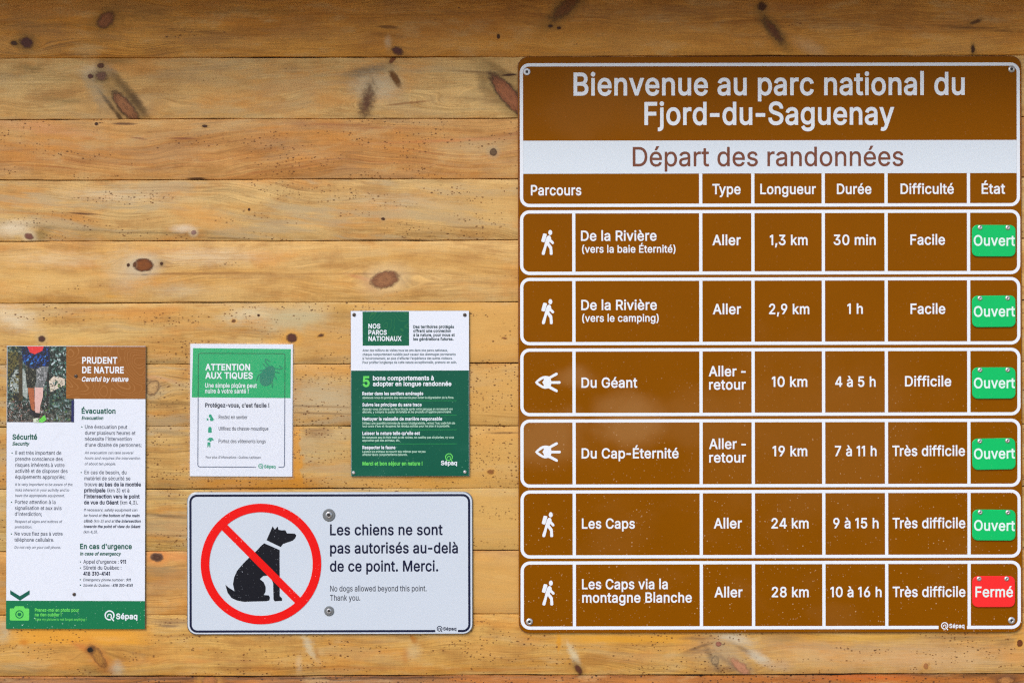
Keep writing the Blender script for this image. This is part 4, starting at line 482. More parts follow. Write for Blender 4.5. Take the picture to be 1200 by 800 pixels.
"r":[0.5094,[[45,-6,73,0,0,242,2,15,3,11,9,17,12,14,12,8,15,7,10,3,16,2,22,0,27,-4,0,74,-19,2,-31,0,-29,-7,-26,-15,-14,-12,-10,-13,-1,42,-71,-1]],[[36,-15,92,0,0,253,2,15,5,14,9,13,14,12,14,7,20,5,21,0,19,-2,20,-4,3,0,0,92,-2,2,-51,2,-22,-3,-28,-11,-25,-17,-1,2,0,22,-3,1,-86,0]],[[25,-26,113,0,0,265,2,12,7,15,11,12,15,10,11,4,34,1,48,-9,0,117,-2,1,-43,3,-32,-2,-28,-7,-23,-11,-1,13,-3,1,-108,0]]],
"s":[0.7174,[[60,28,14,-13,12,-8,13,-7,19,-6,18,-5,27,-4,31,0,35,5,22,7,15,7,15,8,15,12,12,12,8,12,12,25,3,15,2,18,-2,18,-5,17,-8,17,-10,13,-9,9,-16,11,-29,14,-23,7,-67,15,-23,8,-12,7,-9,9,-4,8,-2,9,0,10,3,10,5,8,7,7,20,11,25,6,20,0,12,-2,12,-3,10,-5,12,-11,8,-10,11,-24,67,15,0,3,-5,16,-14,29,-18,21,-18,14,-28,13,-30,7,-39,2,-28,-4,-33,-10,-25,-13,-19,-16,-16,-19,-6,-14,-5,-15,-3,-18,0,-12,1,-13,5,-18,5,-12,12,-17,19,-17,32,-17,25,-8,80,-19,13,-5,11,-7,9,-10,4,-7,2,-13,-2,-12,-4,-6,-9,-12,-8,-6,-8,-4,-15,-6,-23,-3,-24,0,-10,2,-13,3,-13,7,-10,8,-9,11,-7,13,-4,15,-2,1,-68,-14,4,-22,6,-17,12,-20]],[[52,24,15,-14,12,-9,18,-9,18,-7,22,-5,25,-4,33,0,17,2,25,5,35,14,17,10,13,10,13,13,9,14,8,15,7,21,2,15,0,22,-4,18,-6,19,-7,11,-10,13,-10,10,-17,11,-25,12,-32,10,-66,16,-19,6,-16,11,-6,11,0,12,2,7,5,8,9,7,18,9,25,3,23,-2,15,-5,7,-5,9,-9,8,-11,10,-25,83,19,1,2,-9,29,-12,23,-15,21,-13,13,-12,8,-30,15,-27,7,-33,3,-38,-3,-32,-8,-28,-14,-20,-15,-12,-12,-9,-12,-8,-15,-7,-18,-2,-10,-1,-22,1,-15,7,-23,8,-17,9,-11,12,-12,12,-9,28,-15,37,-12,66,-15,19,-7,10,-7,5,-7,4,-13,-2,-10,-3,-7,-8,-8,-8,-6,-22,-8,-20,-3,-13,0,-27,5,-10,5,-10,6,-12,16,-9,30,-87,-17,4,-25,9,-23,10,-18]],[[45,15,16,-14,15,-10,33,-15,37,-9,50,-1,41,6,40,15,32,22,14,14,12,17,8,16,7,22,2,18,-1,25,-3,19,-7,16,-8,15,-12,15,-19,16,-30,16,-28,10,-88,23,-17,8,-5,9,0,8,2,5,11,11,17,6,22,2,18,-2,10,-3,8,-5,13,-17,12,-31,104,23,1,1,-11,35,-11,27,-21,28,-23,21,-29,15,-36,10,-37,3,-45,-5,-33,-10,-29,-15,-24,-20,-16,-22,-9,-17,-6,-21,-2,-39,7,-31,8,-17,12,-17,24,-21,26,-14,27,-10,90,-22,17,-9,5,-7,1,-5,-1,-7,-5,-8,-15,-10,-19,-6,-25,-1,-25,5,-10,5,-8,7,-9,15,-9,33,-107,-23,6,-32,7,-21,11,-24]]],
"t":[0.447,[[82,20,12,-11,10,-6,15,-7,20,-5,13,-2,28,0,24,4,11,3,2,2,-13,62,-34,-4,-20,2,-7,4,-7,6,-5,15,0,230,1,1,75,1,1,63,-3,1,-74,1,0,88,-2,2,-70,0,-2,-2,-1,-88,-56,-1,-1,-1,1,-63,55,-1,2,-1,0,-230,3,-20,5,-16,6,-14]],[[80,9,13,-10,15,-8,32,-9,20,-2,21,1,24,3,22,7,-17,80,-30,-5,-24,0,-10,4,-5,11,-2,15,0,208,2,2,75,0,0,82,-77,1,0,89,-1,1,-88,0,-2,-1,0,-89,-57,-1,0,-82,55,0,2,-2,0,-220,1,-13,4,-17,7,-18,9,-15]],[[72,2,20,-15,15,-7,20,-7,24,-3,23,-1,23,3,37,9,6,4,-21,97,-47,-6,-15,0,-3,2,-2,4,-2,12,0,200,76,1,1,104,-77,1,-1,89,-112,0,0,-89,-57,-1,0,-104,57,-1,1,-224,4,-18,8,-20,10,-17]]],
"u":[0.806,[[82,26,24,-19,25,-12,21,-5,14,-2,26,0,29,6,26,11,18,12,21,23,0,-46,1,-1,71,1,-1,385,-73,0,0,-237,-3,-21,-10,-25,-8,-12,-9,-9,-10,-7,-13,-6,-12,-4,-15,-2,-17,1,-13,2,-13,4,-12,7,-10,9,-9,12,-8,21,-4,27,0,240,-73,0,0,-250,2,-25,5,-25,6,-17,9,-16]],[[74,22,14,-14,19,-12,23,-10,22,-5,20,-2,20,1,28,4,15,6,17,8,25,18,0,-31,1,-1,89,1,0,402,-2,1,-88,0,-2,-1,0,-244,-3,-20,-3,-11,-7,-14,-6,-8,-11,-10,-18,-10,-25,-5,-19,1,-10,2,-18,9,-8,7,-9,11,-8,22,-2,16,-1,255,-90,0,-1,-260,2,-25,5,-25,6,-18,14,-25]],[[67,13,16,-14,18,-12,27,-11,23,-6,33,-2,30,4,24,7,28,14,2,-20,110,1,0,424,-2,1,-110,0,-2,-1,0,-255,-1,-12,-8,-23,-12,-16,-19,-11,-23,-5,-20,1,-20,9,-14,15,-7,18,-2,15,0,265,-112,0,-1,-271,2,-25,5,-25,9,-25,11,-20]]],
"v":[0.7651,[[155,-6,72,0,148,385,-81,0,-81,-227,-22,-68,-16,53,-87,242,-81,0]],[[149,-15,85,0,153,402,0,1,-99,0,-85,-236,-11,-35,-99,271,-98,0]],[[141,-26,100,0,162,425,-122,0,-90,-247,-90,247,-122,0]]],
"w":[1.1148,[[130,-6,71,0,58,203,20,76,28,-106,50,-173,70,-1,117,386,-78,0,-51,-183,-25,-96,-23,92,-51,187,-74,0,-52,-188,-23,-92,-23,90,-53,190,-77,1]],[[123,-15,84,0,71,251,72,-251,83,-1,121,396,1,8,-95,0,-70,-250,-66,249,-2,1,-85,0,-6,-15,-64,-236,-20,75,-50,176,-95,0]],[[115,-26,101,0,63,220,63,-220,100,0,128,420,-1,5,-117,0,-61,-217,-60,217,-102,0,-4,-8,-58,-210,-61,218,-119,0]]],
"x":[0.7443,[[9,-6,85,-1,69,104,22,41,28,-46,66,-99,84,1,-138,195,126,180,6,10,-83,1,-57,-86,-28,-50,-2,0,-28,47,-57,89,-86,-1,132,-188]],[[-7,-15,106,0,67,102,20,32,87,-134,105,0,1,2,-1,1,-147,200,1,4,139,191,3,4,-1,1,-104,0,-1,-1,-58,-87,-22,-38,-80,126,-107,0,-1,-1,4,-5,137,-189,1,-3]],[[-27,-24,3,-2,128,0,82,124,82,-124,131,2,-150,197,-1,3,2,2,-8,15,10,16,138,184,3,6,-130,0,-75,-115,-75,115,-133,-1,145,-192,-3,-2,10,-16,-12,-19]]],
"y":[0.7651,[[39,-140,16,-6,20,-3,28,0,20,3,22,9,13,8,17,15,13,17,9,15,10,22,166,435,1,3,-1,2,-77,0,-2,-2,-82,-227,-21,-66,-16,53,-87,240,-2,2,-78,-1,144,-381,-17,-47,-8,-15,-11,-10,-10,-5,-13,-2,-13,0,-24,4]],[[29,-146,18,-7,28,-5,28,0,20,3,20,7,20,12,18,15,13,17,12,20,10,21,170,445,1,7,-97,0,-1,-2,-85,-231,-12,-39,-98,270,-2,2,-97,-1,148,-389,-15,-43,-9,-15,-7,-7,-10,-5,-7,-2,-18,2,-25,4,-3,-1]],[[16,-152,28,-12,25,-4,34,-1,21,3,25,9,20,12,21,18,13,17,10,17,12,25,178,467,-122,-1,-90,-246,-89,246,-123,0,152,-400,-15,-41,-6,-10,-9,-7,-15,-2,-45,7]]],
"z":[0.7477,[[34,-6,306,0,0,67,-2,1,-201,0,-1,2,197,258,0,58,-293,-1,0,-67,2,-1,195,0,0,-2,-203,-262]],[[25,-15,324,0,-1,86,-195,1,189,246,1,4,0,65,-2,1,-308,0,-2,-1,0,-84,2,-1,185,0,1,-2,-193,-249]],[[14,-26,345,0,0,108,-184,1,178,233,1,82,-2,1,-330,0,-2,-1,0,-105,2,-2,175,0,-182,-237]]],
"0":[0.8906,[[103,37,16,-15,15,-11,20,-11,17,-6,23,-6,15,-1,29,0,23,3,18,5,20,9,14,7,20,16,17,19,8,11,20,37,12,32,6,26,5,32,4,38,0,45,-2,34,-8,53,-7,25,-10,27,-20,36,-17,22,-17,16,-13,9,-22,12,-13,5,-22,5,-38,2,-33,-4,-27,-8,-28,-17,-22,-19,-14,-16,-10,-15,-17,-33,-13,-40,-8,-47,-4,-53,2,-60,7,-47,11,-43,9,-20,12,-24],[165,77,-14,17,-12,20,-12,30,-7,28,-5,40,-1,52,3,42,5,30,8,30,14,30,10,15,17,17,13,8,19,7,15,2,25,-2,11,-4,14,-6,13,-11,7,-7,9,-11,9,-17,12,-30,8,-38,5,-53,-1,-55,-7,-47,-8,-30,-14,-30,-15,-21,-12,-11,-11,-7,-24,-8,-11,-1,-19,0,-23,7]],[[97,30,15,-14,18,-13,22,-12,18,-6,39,-7,28,0,25,3,18,5,24,10,21,14,14,11,25,29,13,22,11,21,10,29,8,33,7,55,1,43,-1,40,-4,30,-6,35,-11,35,-8,20,-10,20,-17,25,-10,12,-20,19,-15,10,-20,10,-32,10,-23,3,-15,1,-13,-1,-24,-3,-33,-10,-10,-5,-23,-15,-21,-19,-25,-33,-15,-30,-15,-45,-8,-47,-4,-55,2,-60,7,-47,13,-48,19,-40,13,-20],[170,84,-15,19,-10,19,-12,33,-5,23,-3,27,-2,45,2,45,5,35,7,27,10,25,11,20,12,14,19,13,15,5,23,2,15,-2,15,-6,10,-6,19,-19,17,-30,10,-30,6,-36,3,-40,-1,-57,-7,-45,-8,-30,-12,-27,-15,-20,-17,-13,-22,-9,-25,-2,-21,5,-10,5]],[[91,21,19,-17,20,-14,20,-10,20,-6,23,-5,25,-2,20,0,32,5,13,4,27,11,16,10,18,14,16,17,13,16,24,44,16,51,7,35,3,32,2,45,-2,43,-3,30,-7,37,-16,52,-14,26,-18,27,-30,31,-17,11,-23,12,-34,10,-38,3,-38,-3,-39,-12,-33,-20,-24,-22,-22,-28,-18,-35,-17,-50,-8,-47,-4,-55,2,-62,10,-63,16,-47,23,-43],[178,92,-11,12,-10,17,-9,23,-7,27,-7,58,0,40,3,40,5,27,9,28,10,22,12,17,13,12,14,7,15,3,16,0,22,-7,20,-15,12,-17,12,-27,8,-33,5,-38,1,-54,-4,-51,-7,-30,-10,-29,-13,-21,-16,-16,-21,-10,-24,-2,-20,5]]],
"1":[0.5308,[[117,-6,76,0,0,512,-1,1,-69,0,-100,-63,0,-77,92,54,2,0]],[[108,-15,94,0,0,530,-1,1,-80,0,-107,-68,1,-97,91,55,2,-1]],[[97,-26,116,0,-1,553,-93,0,-116,-73,1,-122,91,55,2,-1]]],
"2":[0.8906,[[56,-6,333,0,0,67,-1,2,-221,0,-3,1,115,120,41,47,19,23,17,25,10,18,8,20,7,32,0,25,-4,28,-8,24,-13,23,-19,22,-17,13,-23,14,-22,8,-33,7,-40,0,-35,-7,-29,-11,-25,-17,-24,-24,-16,-27,-9,-21,-5,-22,-1,-23,0,-12,72,0,2,2,1,23,3,15,7,15,6,10,14,14,14,8,13,5,23,4,19,0,18,-4,20,-8,13,-10,13,-14,6,-12,5,-18,1,-18,-3,-19,-6,-18,-12,-22,-13,-18,-37,-42,-180,-192]],[[47,-15,351,0,0,86,-214,1,111,116,42,49,18,25,13,21,10,20,7,22,5,30,0,22,-5,30,-8,23,-14,23,-22,26,-20,15,-23,13,-30,10,-35,5,-40,-1,-30,-7,-32,-13,-25,-17,-21,-22,-19,-29,-10,-26,-5,-22,-2,-23,-1,-20,2,-2,90,0,2,37,6,16,6,12,9,11,13,10,15,6,19,4,21,0,17,-4,13,-5,14,-8,10,-11,8,-13,5,-18,1,-15,-2,-19,-7,-18,-8,-15,-17,-23,-40,-45,-177,-189]],[[36,-26,373,0,0,108,-199,1,96,101,45,54,28,43,10,22,7,20,4,26,1,29,-5,31,-8,24,-12,21,-18,24,-19,17,-25,16,-22,10,-17,6,-41,6,-42,-1,-32,-7,-35,-15,-26,-18,-24,-24,-19,-30,-10,-24,-6,-28,-3,-53,2,-4,111,1,1,34,4,19,5,11,8,12,11,8,15,8,15,3,31,-2,15,-5,12,-7,9,-8,7,-10,5,-17,0,-13,-2,-17,-5,-15,-12,-20,-15,-20,-42,-47,-175,-186]]],
"3":[0.8906,[[77,37,18,-15,18,-12,37,-15,21,-5,27,-3,38,0,42,8,18,6,19,9,13,8,17,14,12,12,15,20,8,15,7,18,5,22,1,23,-1,24,-4,16,-6,19,-10,20,-14,18,-10,11,-13,11,-19,11,-18,9,-23,7,-20,3,-24,1,141,157,1,57,-2,1,-308,0,-1,-1,0,-67,1,-2,207,0,-3,-5,-119,-135,-1,-60,61,-1,22,-2,21,-4,17,-7,18,-12,16,-17,10,-20,5,-27,-2,-23,-3,-13,-7,-14,-12,-14,-17,-13,-15,-7,-18,-5,-20,-2,-27,1,-16,3,-20,7,-17,10,-14,14,-6,10,-6,13,-4,22,-77,0,1,-20,9,-32,11,-23]],[[68,33,17,-15,20,-13,20,-10,18,-7,38,-8,17,-2,32,0,28,3,22,5,23,9,17,8,30,21,14,14,15,20,8,15,8,22,5,23,2,17,0,15,-3,27,-7,21,-8,19,-10,16,-16,19,-13,12,-17,12,-18,9,-22,9,-41,8,135,145,-1,69,-328,-1,0,-86,197,-1,-2,-3,-109,-125,-1,-72,75,-1,25,-3,22,-7,19,-12,15,-15,10,-20,4,-23,-1,-19,-3,-13,-6,-12,-10,-13,-13,-10,-19,-9,-20,-5,-16,-1,-17,0,-20,3,-15,5,-18,10,-10,9,-11,15,-5,15,-2,20,-2,3,-94,0,3,-35,7,-25,13,-28]],[[59,28,12,-13,20,-15,40,-19,22,-7,27,-5,51,-2,44,7,41,15,20,11,20,16,16,15,15,20,16,33,5,19,4,23,1,17,-3,31,-11,37,-11,20,-12,17,-30,29,-21,13,-22,10,-37,9,2,4,124,130,-1,84,-349,-1,1,-108,182,0,1,-2,-98,-112,-1,-86,86,-2,23,-3,17,-5,20,-11,10,-11,11,-20,3,-23,-2,-19,-3,-10,-9,-13,-7,-7,-16,-10,-15,-5,-35,-4,-17,2,-18,5,-17,8,-12,11,-10,18,-6,37,-115,0,2,-40,9,-35,16,-33]]],
"4":[0.8906,[[32,97,238,-1,0,-102,74,0,0,102,69,1,0,69,-1,1,-67,0,-1,2,-1,338,-103,0,-2,-1,-206,-349],[120,167,-1,4,151,252,0,-255]],[[24,88,237,-1,1,-102,91,0,0,102,69,1,0,87,-69,2,0,338,-120,0,-209,-355],[134,177,127,214,1,-214]],[[13,78,237,-1,1,-103,113,0,0,102,68,2,0,108,-68,2,0,338,-137,0,-214,-363],[153,188,97,163,1,-163]]],
"5":[0.8906,[[88,39,17,-16,14,-9,18,-11,17,-6,33,-9,23,-2,22,1,25,3,18,5,34,15,21,15,15,15,13,14,9,15,13,25,8,28,3,27,-2,40,-5,25,-11,30,-12,20,-16,20,-23,21,-22,13,-25,10,-21,5,-22,2,-33,-2,-27,-7,-32,-16,0,2,13,120,2,5,210,0,2,2,0,67,-2,1,-276,0,-1,-1,-28,-249,0,-15,67,-7,18,13,10,5,32,10,33,2,25,-4,14,-5,13,-8,20,-19,9,-13,9,-19,3,-11,2,-19,-1,-25,-3,-16,-8,-20,-9,-14,-15,-15,-12,-8,-15,-7,-20,-5,-22,-1,-16,2,-20,7,-17,10,-13,12,-9,14,-7,18,-3,16,-73,0,2,-26,8,-28,11,-22]],[[83,32,15,-14,16,-12,20,-11,17,-7,25,-7,27,-3,30,0,15,2,18,3,25,8,20,10,13,9,15,11,17,17,20,29,10,20,9,26,5,34,0,26,-5,35,-9,27,-13,27,-17,23,-18,19,-27,18,-25,12,-25,6,-25,3,-33,-1,-25,-5,-25,-10,-2,1,12,100,211,0,2,2,0,85,-296,0,-31,-280,82,-10,20,16,13,6,17,5,25,4,20,0,12,-2,15,-5,15,-9,8,-6,12,-14,14,-27,4,-26,-1,-29,-4,-13,-6,-15,-10,-15,-12,-12,-17,-10,-13,-5,-22,-3,-13,0,-17,3,-17,7,-15,10,-12,13,-7,12,-3,10,-2,20,-2,4,-90,0,1,-29,7,-30,11,-25]],[[76,24,30,-26,23,-13,20,-8,27,-7,27,-3,43,1,27,6,20,6,35,19,29,24,18,21,10,15,11,24,10,33,4,32,0,33,-5,32,-10,30,-12,23,-15,22,-17,18,-23,19,-29,15,-16,6,-22,5,-25,3,-35,-1,-37,-9,0,4,9,70,213,0,0,109,-316,-1,-33,-300,97,-12,17,14,25,12,27,5,18,0,15,-2,23,-10,17,-15,14,-24,5,-28,-2,-32,-6,-16,-9,-14,-14,-14,-10,-6,-13,-5,-20,-4,-20,2,-13,4,-14,6,-12,11,-8,10,-5,11,-6,36,-112,0,3,-46,7,-28,13,-28]]],
"6":[0.8906,[[101,36,14,-12,13,-10,18,-11,19,-8,20,-5,23,-3,28,0,15,1,17,4,20,6,20,10,18,12,12,10,15,17,9,12,10,18,10,25,5,22,2,18,0,30,-4,24,-7,23,-9,22,-9,13,-19,21,-15,13,-13,8,-22,10,-26,7,-27,3,-23,-1,-21,-4,134,195,-82,1,-2,-1,-127,-185,-19,-32,-17,-32,-14,-31,-8,-30,-3,-24,0,-28,5,-32,8,-26,13,-25],[160,79,-14,17,-9,16,-5,17,-2,20,1,25,3,15,7,17,8,13,13,13,14,11,15,6,15,4,20,1,20,-3,15,-5,17,-10,16,-15,9,-15,7,-17,4,-17,1,-18,-3,-27,-7,-20,-10,-16,-10,-12,-19,-14,-16,-7,-15,-3,-25,0,-15,3,-17,7]],[[97,28,17,-15,17,-12,20,-10,13,-5,20,-5,24,-3,41,1,20,4,22,7,33,18,15,11,17,18,22,31,8,19,7,21,4,22,1,32,-2,20,-4,25,-9,25,-10,18,-10,15,-12,14,-18,15,-22,13,-20,8,-28,7,-20,2,-27,0,-1,1,128,187,1,1,-1,2,-104,0,-127,-187,-33,-55,-16,-33,-10,-30,-6,-38,0,-29,5,-33,12,-33,15,-27],[168,84,-11,11,-10,17,-5,15,-3,20,0,18,3,20,5,13,7,12,13,15,12,9,14,6,13,4,13,1,20,-1,17,-5,15,-9,13,-12,11,-15,6,-15,4,-15,1,-20,-1,-18,-5,-18,-10,-19,-12,-13,-10,-9,-17,-8,-15,-4,-18,-1,-19,3,-16,7]],[[88,22,32,-27,18,-10,24,-9,21,-6,25,-3,42,1,42,11,21,10,17,10,17,13,16,16,14,18,10,17,8,18,7,22,5,23,2,23,-2,34,-3,20,-7,23,-10,22,-11,18,-14,17,-17,15,-22,15,-21,10,-22,7,-45,6,126,183,2,6,-130,1,-130,-192,-33,-55,-15,-31,-12,-35,-7,-40,0,-29,5,-35,10,-31,15,-29],[173,93,-7,8,-10,17,-6,28,1,30,5,17,7,11,9,11,10,8,13,7,12,3,11,1,20,-1,22,-8,9,-7,13,-15,8,-17,4,-13,2,-19,-2,-18,-5,-17,-8,-15,-19,-19,-12,-6,-15,-4,-17,-1,-18,3,-15,7]]],
"7":[0.8906,[[84,-6,83,0,224,445,-1,68,-335,0,-1,-1,1,-69,252,0,1,-1]],[[70,-15,101,-1,2,3,226,448,0,80,-353,0,0,-87,247,0,0,-1]],[[53,-26,126,0,230,459,1,93,-375,0,0,-108,240,0,1,-2]]],
"8":[0.8906,[[80,41,15,-14,17,-12,18,-10,22,-8,26,-7,29,-3,31,0,19,1,36,9,22,8,18,10,17,12,19,19,10,13,10,17,8,25,4,26,-2,32,-9,28,-11,22,-17,22,-22,18,-24,13,14,8,18,16,11,13,12,20,6,18,5,25,0,17,-3,25,-8,25,-17,27,-12,13,-12,10,-30,19,-35,11,-32,4,-31,0,-22,-4,-18,-4,-30,-14,-24,-16,-20,-23,-14,-21,-8,-24,-4,-23,1,-23,5,-27,12,-27,13,-18,17,-16,19,-11,-29,-16,-22,-20,-18,-27,-7,-15,-5,-18,-4,-20,0,-17,4,-28,10,-29,10,-16],[142,82,-11,14,-6,13,-4,17,0,25,5,18,9,15,12,13,16,13,17,7,20,6,28,1,24,-3,16,-5,19,-10,16,-14,11,-15,6,-15,4,-18,0,-15,-3,-17,-6,-13,-8,-12,-9,-8,-15,-11,-15,-6,-21,-5,-19,-2,-30,2,-30,8,-15,8],[162,312,-11,12,-8,15,-5,20,-1,15,3,15,6,17,7,11,12,11,13,8,20,7,19,2,20,-1,16,-3,14,-5,13,-8,12,-12,8,-14,6,-16,1,-17,-1,-15,-4,-13,-7,-14,-15,-17,-13,-9,-15,-6,-19,-3,-15,-1,-18,3,-17,5]],[[73,36,16,-16,17,-12,18,-10,25,-10,29,-7,28,-3,33,0,17,2,20,3,23,6,17,7,25,14,14,10,18,17,12,15,10,16,10,27,4,27,-1,33,-5,22,-8,21,-15,25,-19,21,-25,19,13,11,11,11,11,17,10,20,9,33,1,28,-3,20,-10,30,-16,27,-13,14,-15,13,-26,17,-32,12,-40,6,-27,0,-41,-6,-30,-12,-29,-17,-18,-17,-21,-28,-11,-27,-5,-27,0,-25,3,-23,10,-28,10,-17,12,-15,20,-17,-28,-21,-19,-22,-16,-30,-9,-30,-2,-20,1,-20,5,-28,4,-14,9,-18],[149,87,-10,13,-7,15,-3,20,2,18,5,15,8,14,12,12,15,10,22,8,23,4,18,-1,17,-3,18,-6,17,-10,14,-14,7,-10,5,-12,3,-17,0,-15,-3,-15,-4,-8,-8,-12,-11,-10,-13,-8,-27,-9,-16,-2,-25,1,-20,3,-15,5,-14,7],[166,320,-9,10,-7,13,-3,12,-1,15,1,13,5,15,8,14,9,8,14,8,16,6,12,2,25,0,17,-4,11,-5,11,-7,12,-12,6,-11,4,-12,1,-17,-1,-15,-4,-11,-6,-12,-7,-8,-9,-8,-12,-6,-13,-5,-12,-2,-20,0,-15,2,-11,3,-10,5]],[[65,28,17,-16,18,-13,22,-12,27,-10,28,-7,28,-3,52,2,27,5,23,7,40,19,20,16,14,13,13,17,12,20,10,28,4,29,-1,30,-3,20,-10,28,-13,23,-17,20,-22,20,23,27,17,33,7,35,0,25,-2,20,-10,32,-18,30,-29,29,-28,18,-35,13,-44,7,-26,0,-42,-6,-33,-13,-30,-18,-24,-22,-19,-26,-10,-22,-6,-25,-2,-27,2,-26,5,-22,12,-27,15,-21,13,-14,-19,-16,-13,-15,-18,-30,-12,-34,-3,-23,-1,-18,4,-30,7,-22,11,-23],[159,94,-11,12,-5,10,-3,18,1,17,6,15,6,10,9,9,15,10,18,7,22,3,33,-4,17,-6,13,-9,12,-12,7,-11,5,-25,-3,-24,-11,-16,-20,-14,-15,-5,-16,-3,-32,-1,-28,7],[174,328,-8,8,-6,13,-3,22,4,22,7,11,7,7,12,7,13,5,17,2,17,0,25,-7,8,-5,10,-10,9,-20,2,-14,-2,-13,-8,-20,-13,-12,-20,-10,-30,-3,-25,6]]],
"9":[0.8906,[[116,-6,85,0,133,195,30,53,16,42,5,18,4,24,0,28,-5,35,-11,30,-16,28,-19,22,-18,15,-14,9,-16,8,-15,5,-34,7,-38,0,-33,-7,-25,-10,-27,-16,-22,-21,-19,-27,-13,-30,-5,-18,-3,-25,0,-28,3,-25,5,-19,7,-18,10,-17,13,-18,12,-12,19,-14,15,-8,20,-8,21,-5,19,-2,25,0,23,5,3,-1],[159,271,-10,11,-8,14,-7,16,-3,20,0,27,3,18,7,19,8,13,12,14,14,10,13,6,18,5,17,2,23,-3,19,-7,10,-6,15,-14,10,-14,9,-18,4,-18,2,-22,-3,-27,-7,-20,-10,-16,-15,-16,-12,-8,-17,-7,-20,-4,-21,1,-22,5,-13,7]],[[101,-15,105,0,130,192,29,48,20,43,10,39,3,26,0,15,-3,32,-5,20,-7,18,-18,34,-24,27,-30,21,-30,14,-30,7,-17,1,-23,0,-35,-5,-32,-11,-28,-17,-26,-24,-19,-27,-15,-33,-6,-20,-3,-25,0,-22,2,-23,5,-25,8,-22,9,-16,10,-15,10,-12,17,-15,20,-14,13,-6,18,-7,22,-5,18,-2,30,0,1,-1,-128,-187],[166,276,-11,12,-8,15,-5,15,-3,19,0,18,3,18,6,15,7,14,13,14,10,8,16,8,14,4,15,1,15,-1,13,-4,17,-8,14,-12,11,-15,7,-14,5,-18,1,-20,-1,-20,-5,-18,-10,-19,-11,-12,-13,-10,-18,-8,-19,-3,-23,1,-12,3,-15,7]],[[82,-25,130,-1,130,192,30,50,19,38,13,44,5,38,-4,45,-8,32,-15,31,-25,34,-30,25,-32,17,-33,10,-40,3,-39,-3,-35,-10,-33,-18,-27,-23,-24,-30,-14,-28,-9,-27,-3,-18,-2,-45,3,-27,5,-20,9,-21,11,-22,14,-18,12,-13,32,-23,21,-10,20,-6,46,-7,-126,-185,-2,-3],[175,283,-16,20,-6,16,-3,17,1,28,4,14,8,16,6,9,14,12,14,7,11,3,29,0,16,-5,9,-5,12,-11,10,-13,7,-15,3,-13,2,-19,-2,-18,-5,-17,-8,-15,-9,-10,-15,-11,-12,-4,-17,-3,-28,3,-15,6]]],
"É":[0.8228,[[52,-6,324,0,-1,69,-246,1,1,154,226,1,0,67,-1,2,-225,0,0,149,241,0,2,2,0,67,-2,1,-318,0,-1,-1],[177,542,63,0,1,1,73,111,-83,0]],[[43,-15,342,0,-1,86,-245,1,-1,1,1,136,226,1,-1,87,-225,0,0,131,242,0,0,88,-337,-1],[164,533,82,1,84,128,-2,1,-104,-1]],[[33,-26,363,0,-1,108,-245,1,-1,1,1,114,226,1,-1,108,-225,0,-1,2,1,109,242,0,0,109,-137,1,94,143,1,2,-2,1,-130,0,-71,-147,-114,-1]]],
"é":[0.794,[[79,36,14,-12,18,-14,32,-15,35,-8,16,-2,30,0,25,4,15,3,22,8,17,9,26,20,19,22,12,20,7,23,-69,18,-2,-1,-8,-18,-10,-14,-14,-12,-15,-8,-11,-4,-24,-3,-26,2,-20,5,-22,11,-19,18,-15,25,-8,30,-1,17,268,0,1,39,-2,29,-4,21,-8,29,-10,23,-15,23,-14,16,-18,15,-30,16,-33,10,-27,4,-37,-2,-33,-8,-25,-12,-27,-19,-22,-25,-20,-33,-12,-33,-6,-34,-2,-18,0,-35,5,-37,12,-38,14,-28],[103,224,2,17,8,22,11,16,14,16,16,11,15,7,17,4,22,1,20,-3,15,-5,13,-8,12,-11,10,-13,9,-17,6,-20,3,-18,0,-2,-2,-1,-16,0],[164,415,64,1,70,107,2,3,-1,1,-81,0,-2,-1,-53,-110]],[[77,26,10,-9,18,-13,15,-9,20,-8,37,-9,17,-2,30,0,35,6,21,6,19,8,30,20,19,19,10,14,13,26,7,24,-1,2,-85,21,-2,-2,-6,-15,-7,-13,-6,-8,-11,-9,-11,-7,-17,-5,-15,-2,-22,0,-16,4,-15,5,-12,7,-10,8,-7,7,-10,15,-7,15,-5,18,-1,9,2,2,265,0,1,1,-1,70,-5,33,-8,27,-13,28,-14,20,-17,19,-22,17,-18,10,-15,6,-32,9,-35,3,-20,-1,-20,-4,-31,-10,-25,-13,-28,-22,-23,-29,-18,-36,-12,-39,-5,-38,0,-37,5,-38,12,-38,11,-24,9,-13],[114,231,-1,1,2,10,8,20,10,15,14,14,10,7,13,6,17,4,20,1,12,-1,18,-6,12,-6,13,-12,14,-20,7,-19,3,-18,-1,-2],[150,406,82,0,84,129,-105,0,-58,-120,-4,-8]],[[62,26,18,-17,18,-14,37,-18,41,-10,49,-1,26,3,20,5,24,9,21,11,32,26,15,18,10,17,9,18,10,32,-1,4,-106,26,-15,-34,-15,-17,-24,-10,-13,-2,-22,0,-21,5,-24,14,-17,22,-9,25,1,2,265,1,0,64,-4,41,-10,39,-15,31,-22,30,-29,26,-30,16,-39,13,94,146,-131,0,-73,-151,5,-1,-31,-15,-28,-20,-24,-25,-19,-29,-14,-33,-9,-32,-5,-40,1,-41,4,-34,14,-43,16,-32],[126,241,11,24,12,13,11,9,13,6,12,4,23,1,27,-6,16,-12,7,-9,9,-15,8,-23,-19,-1,-126,7]]],
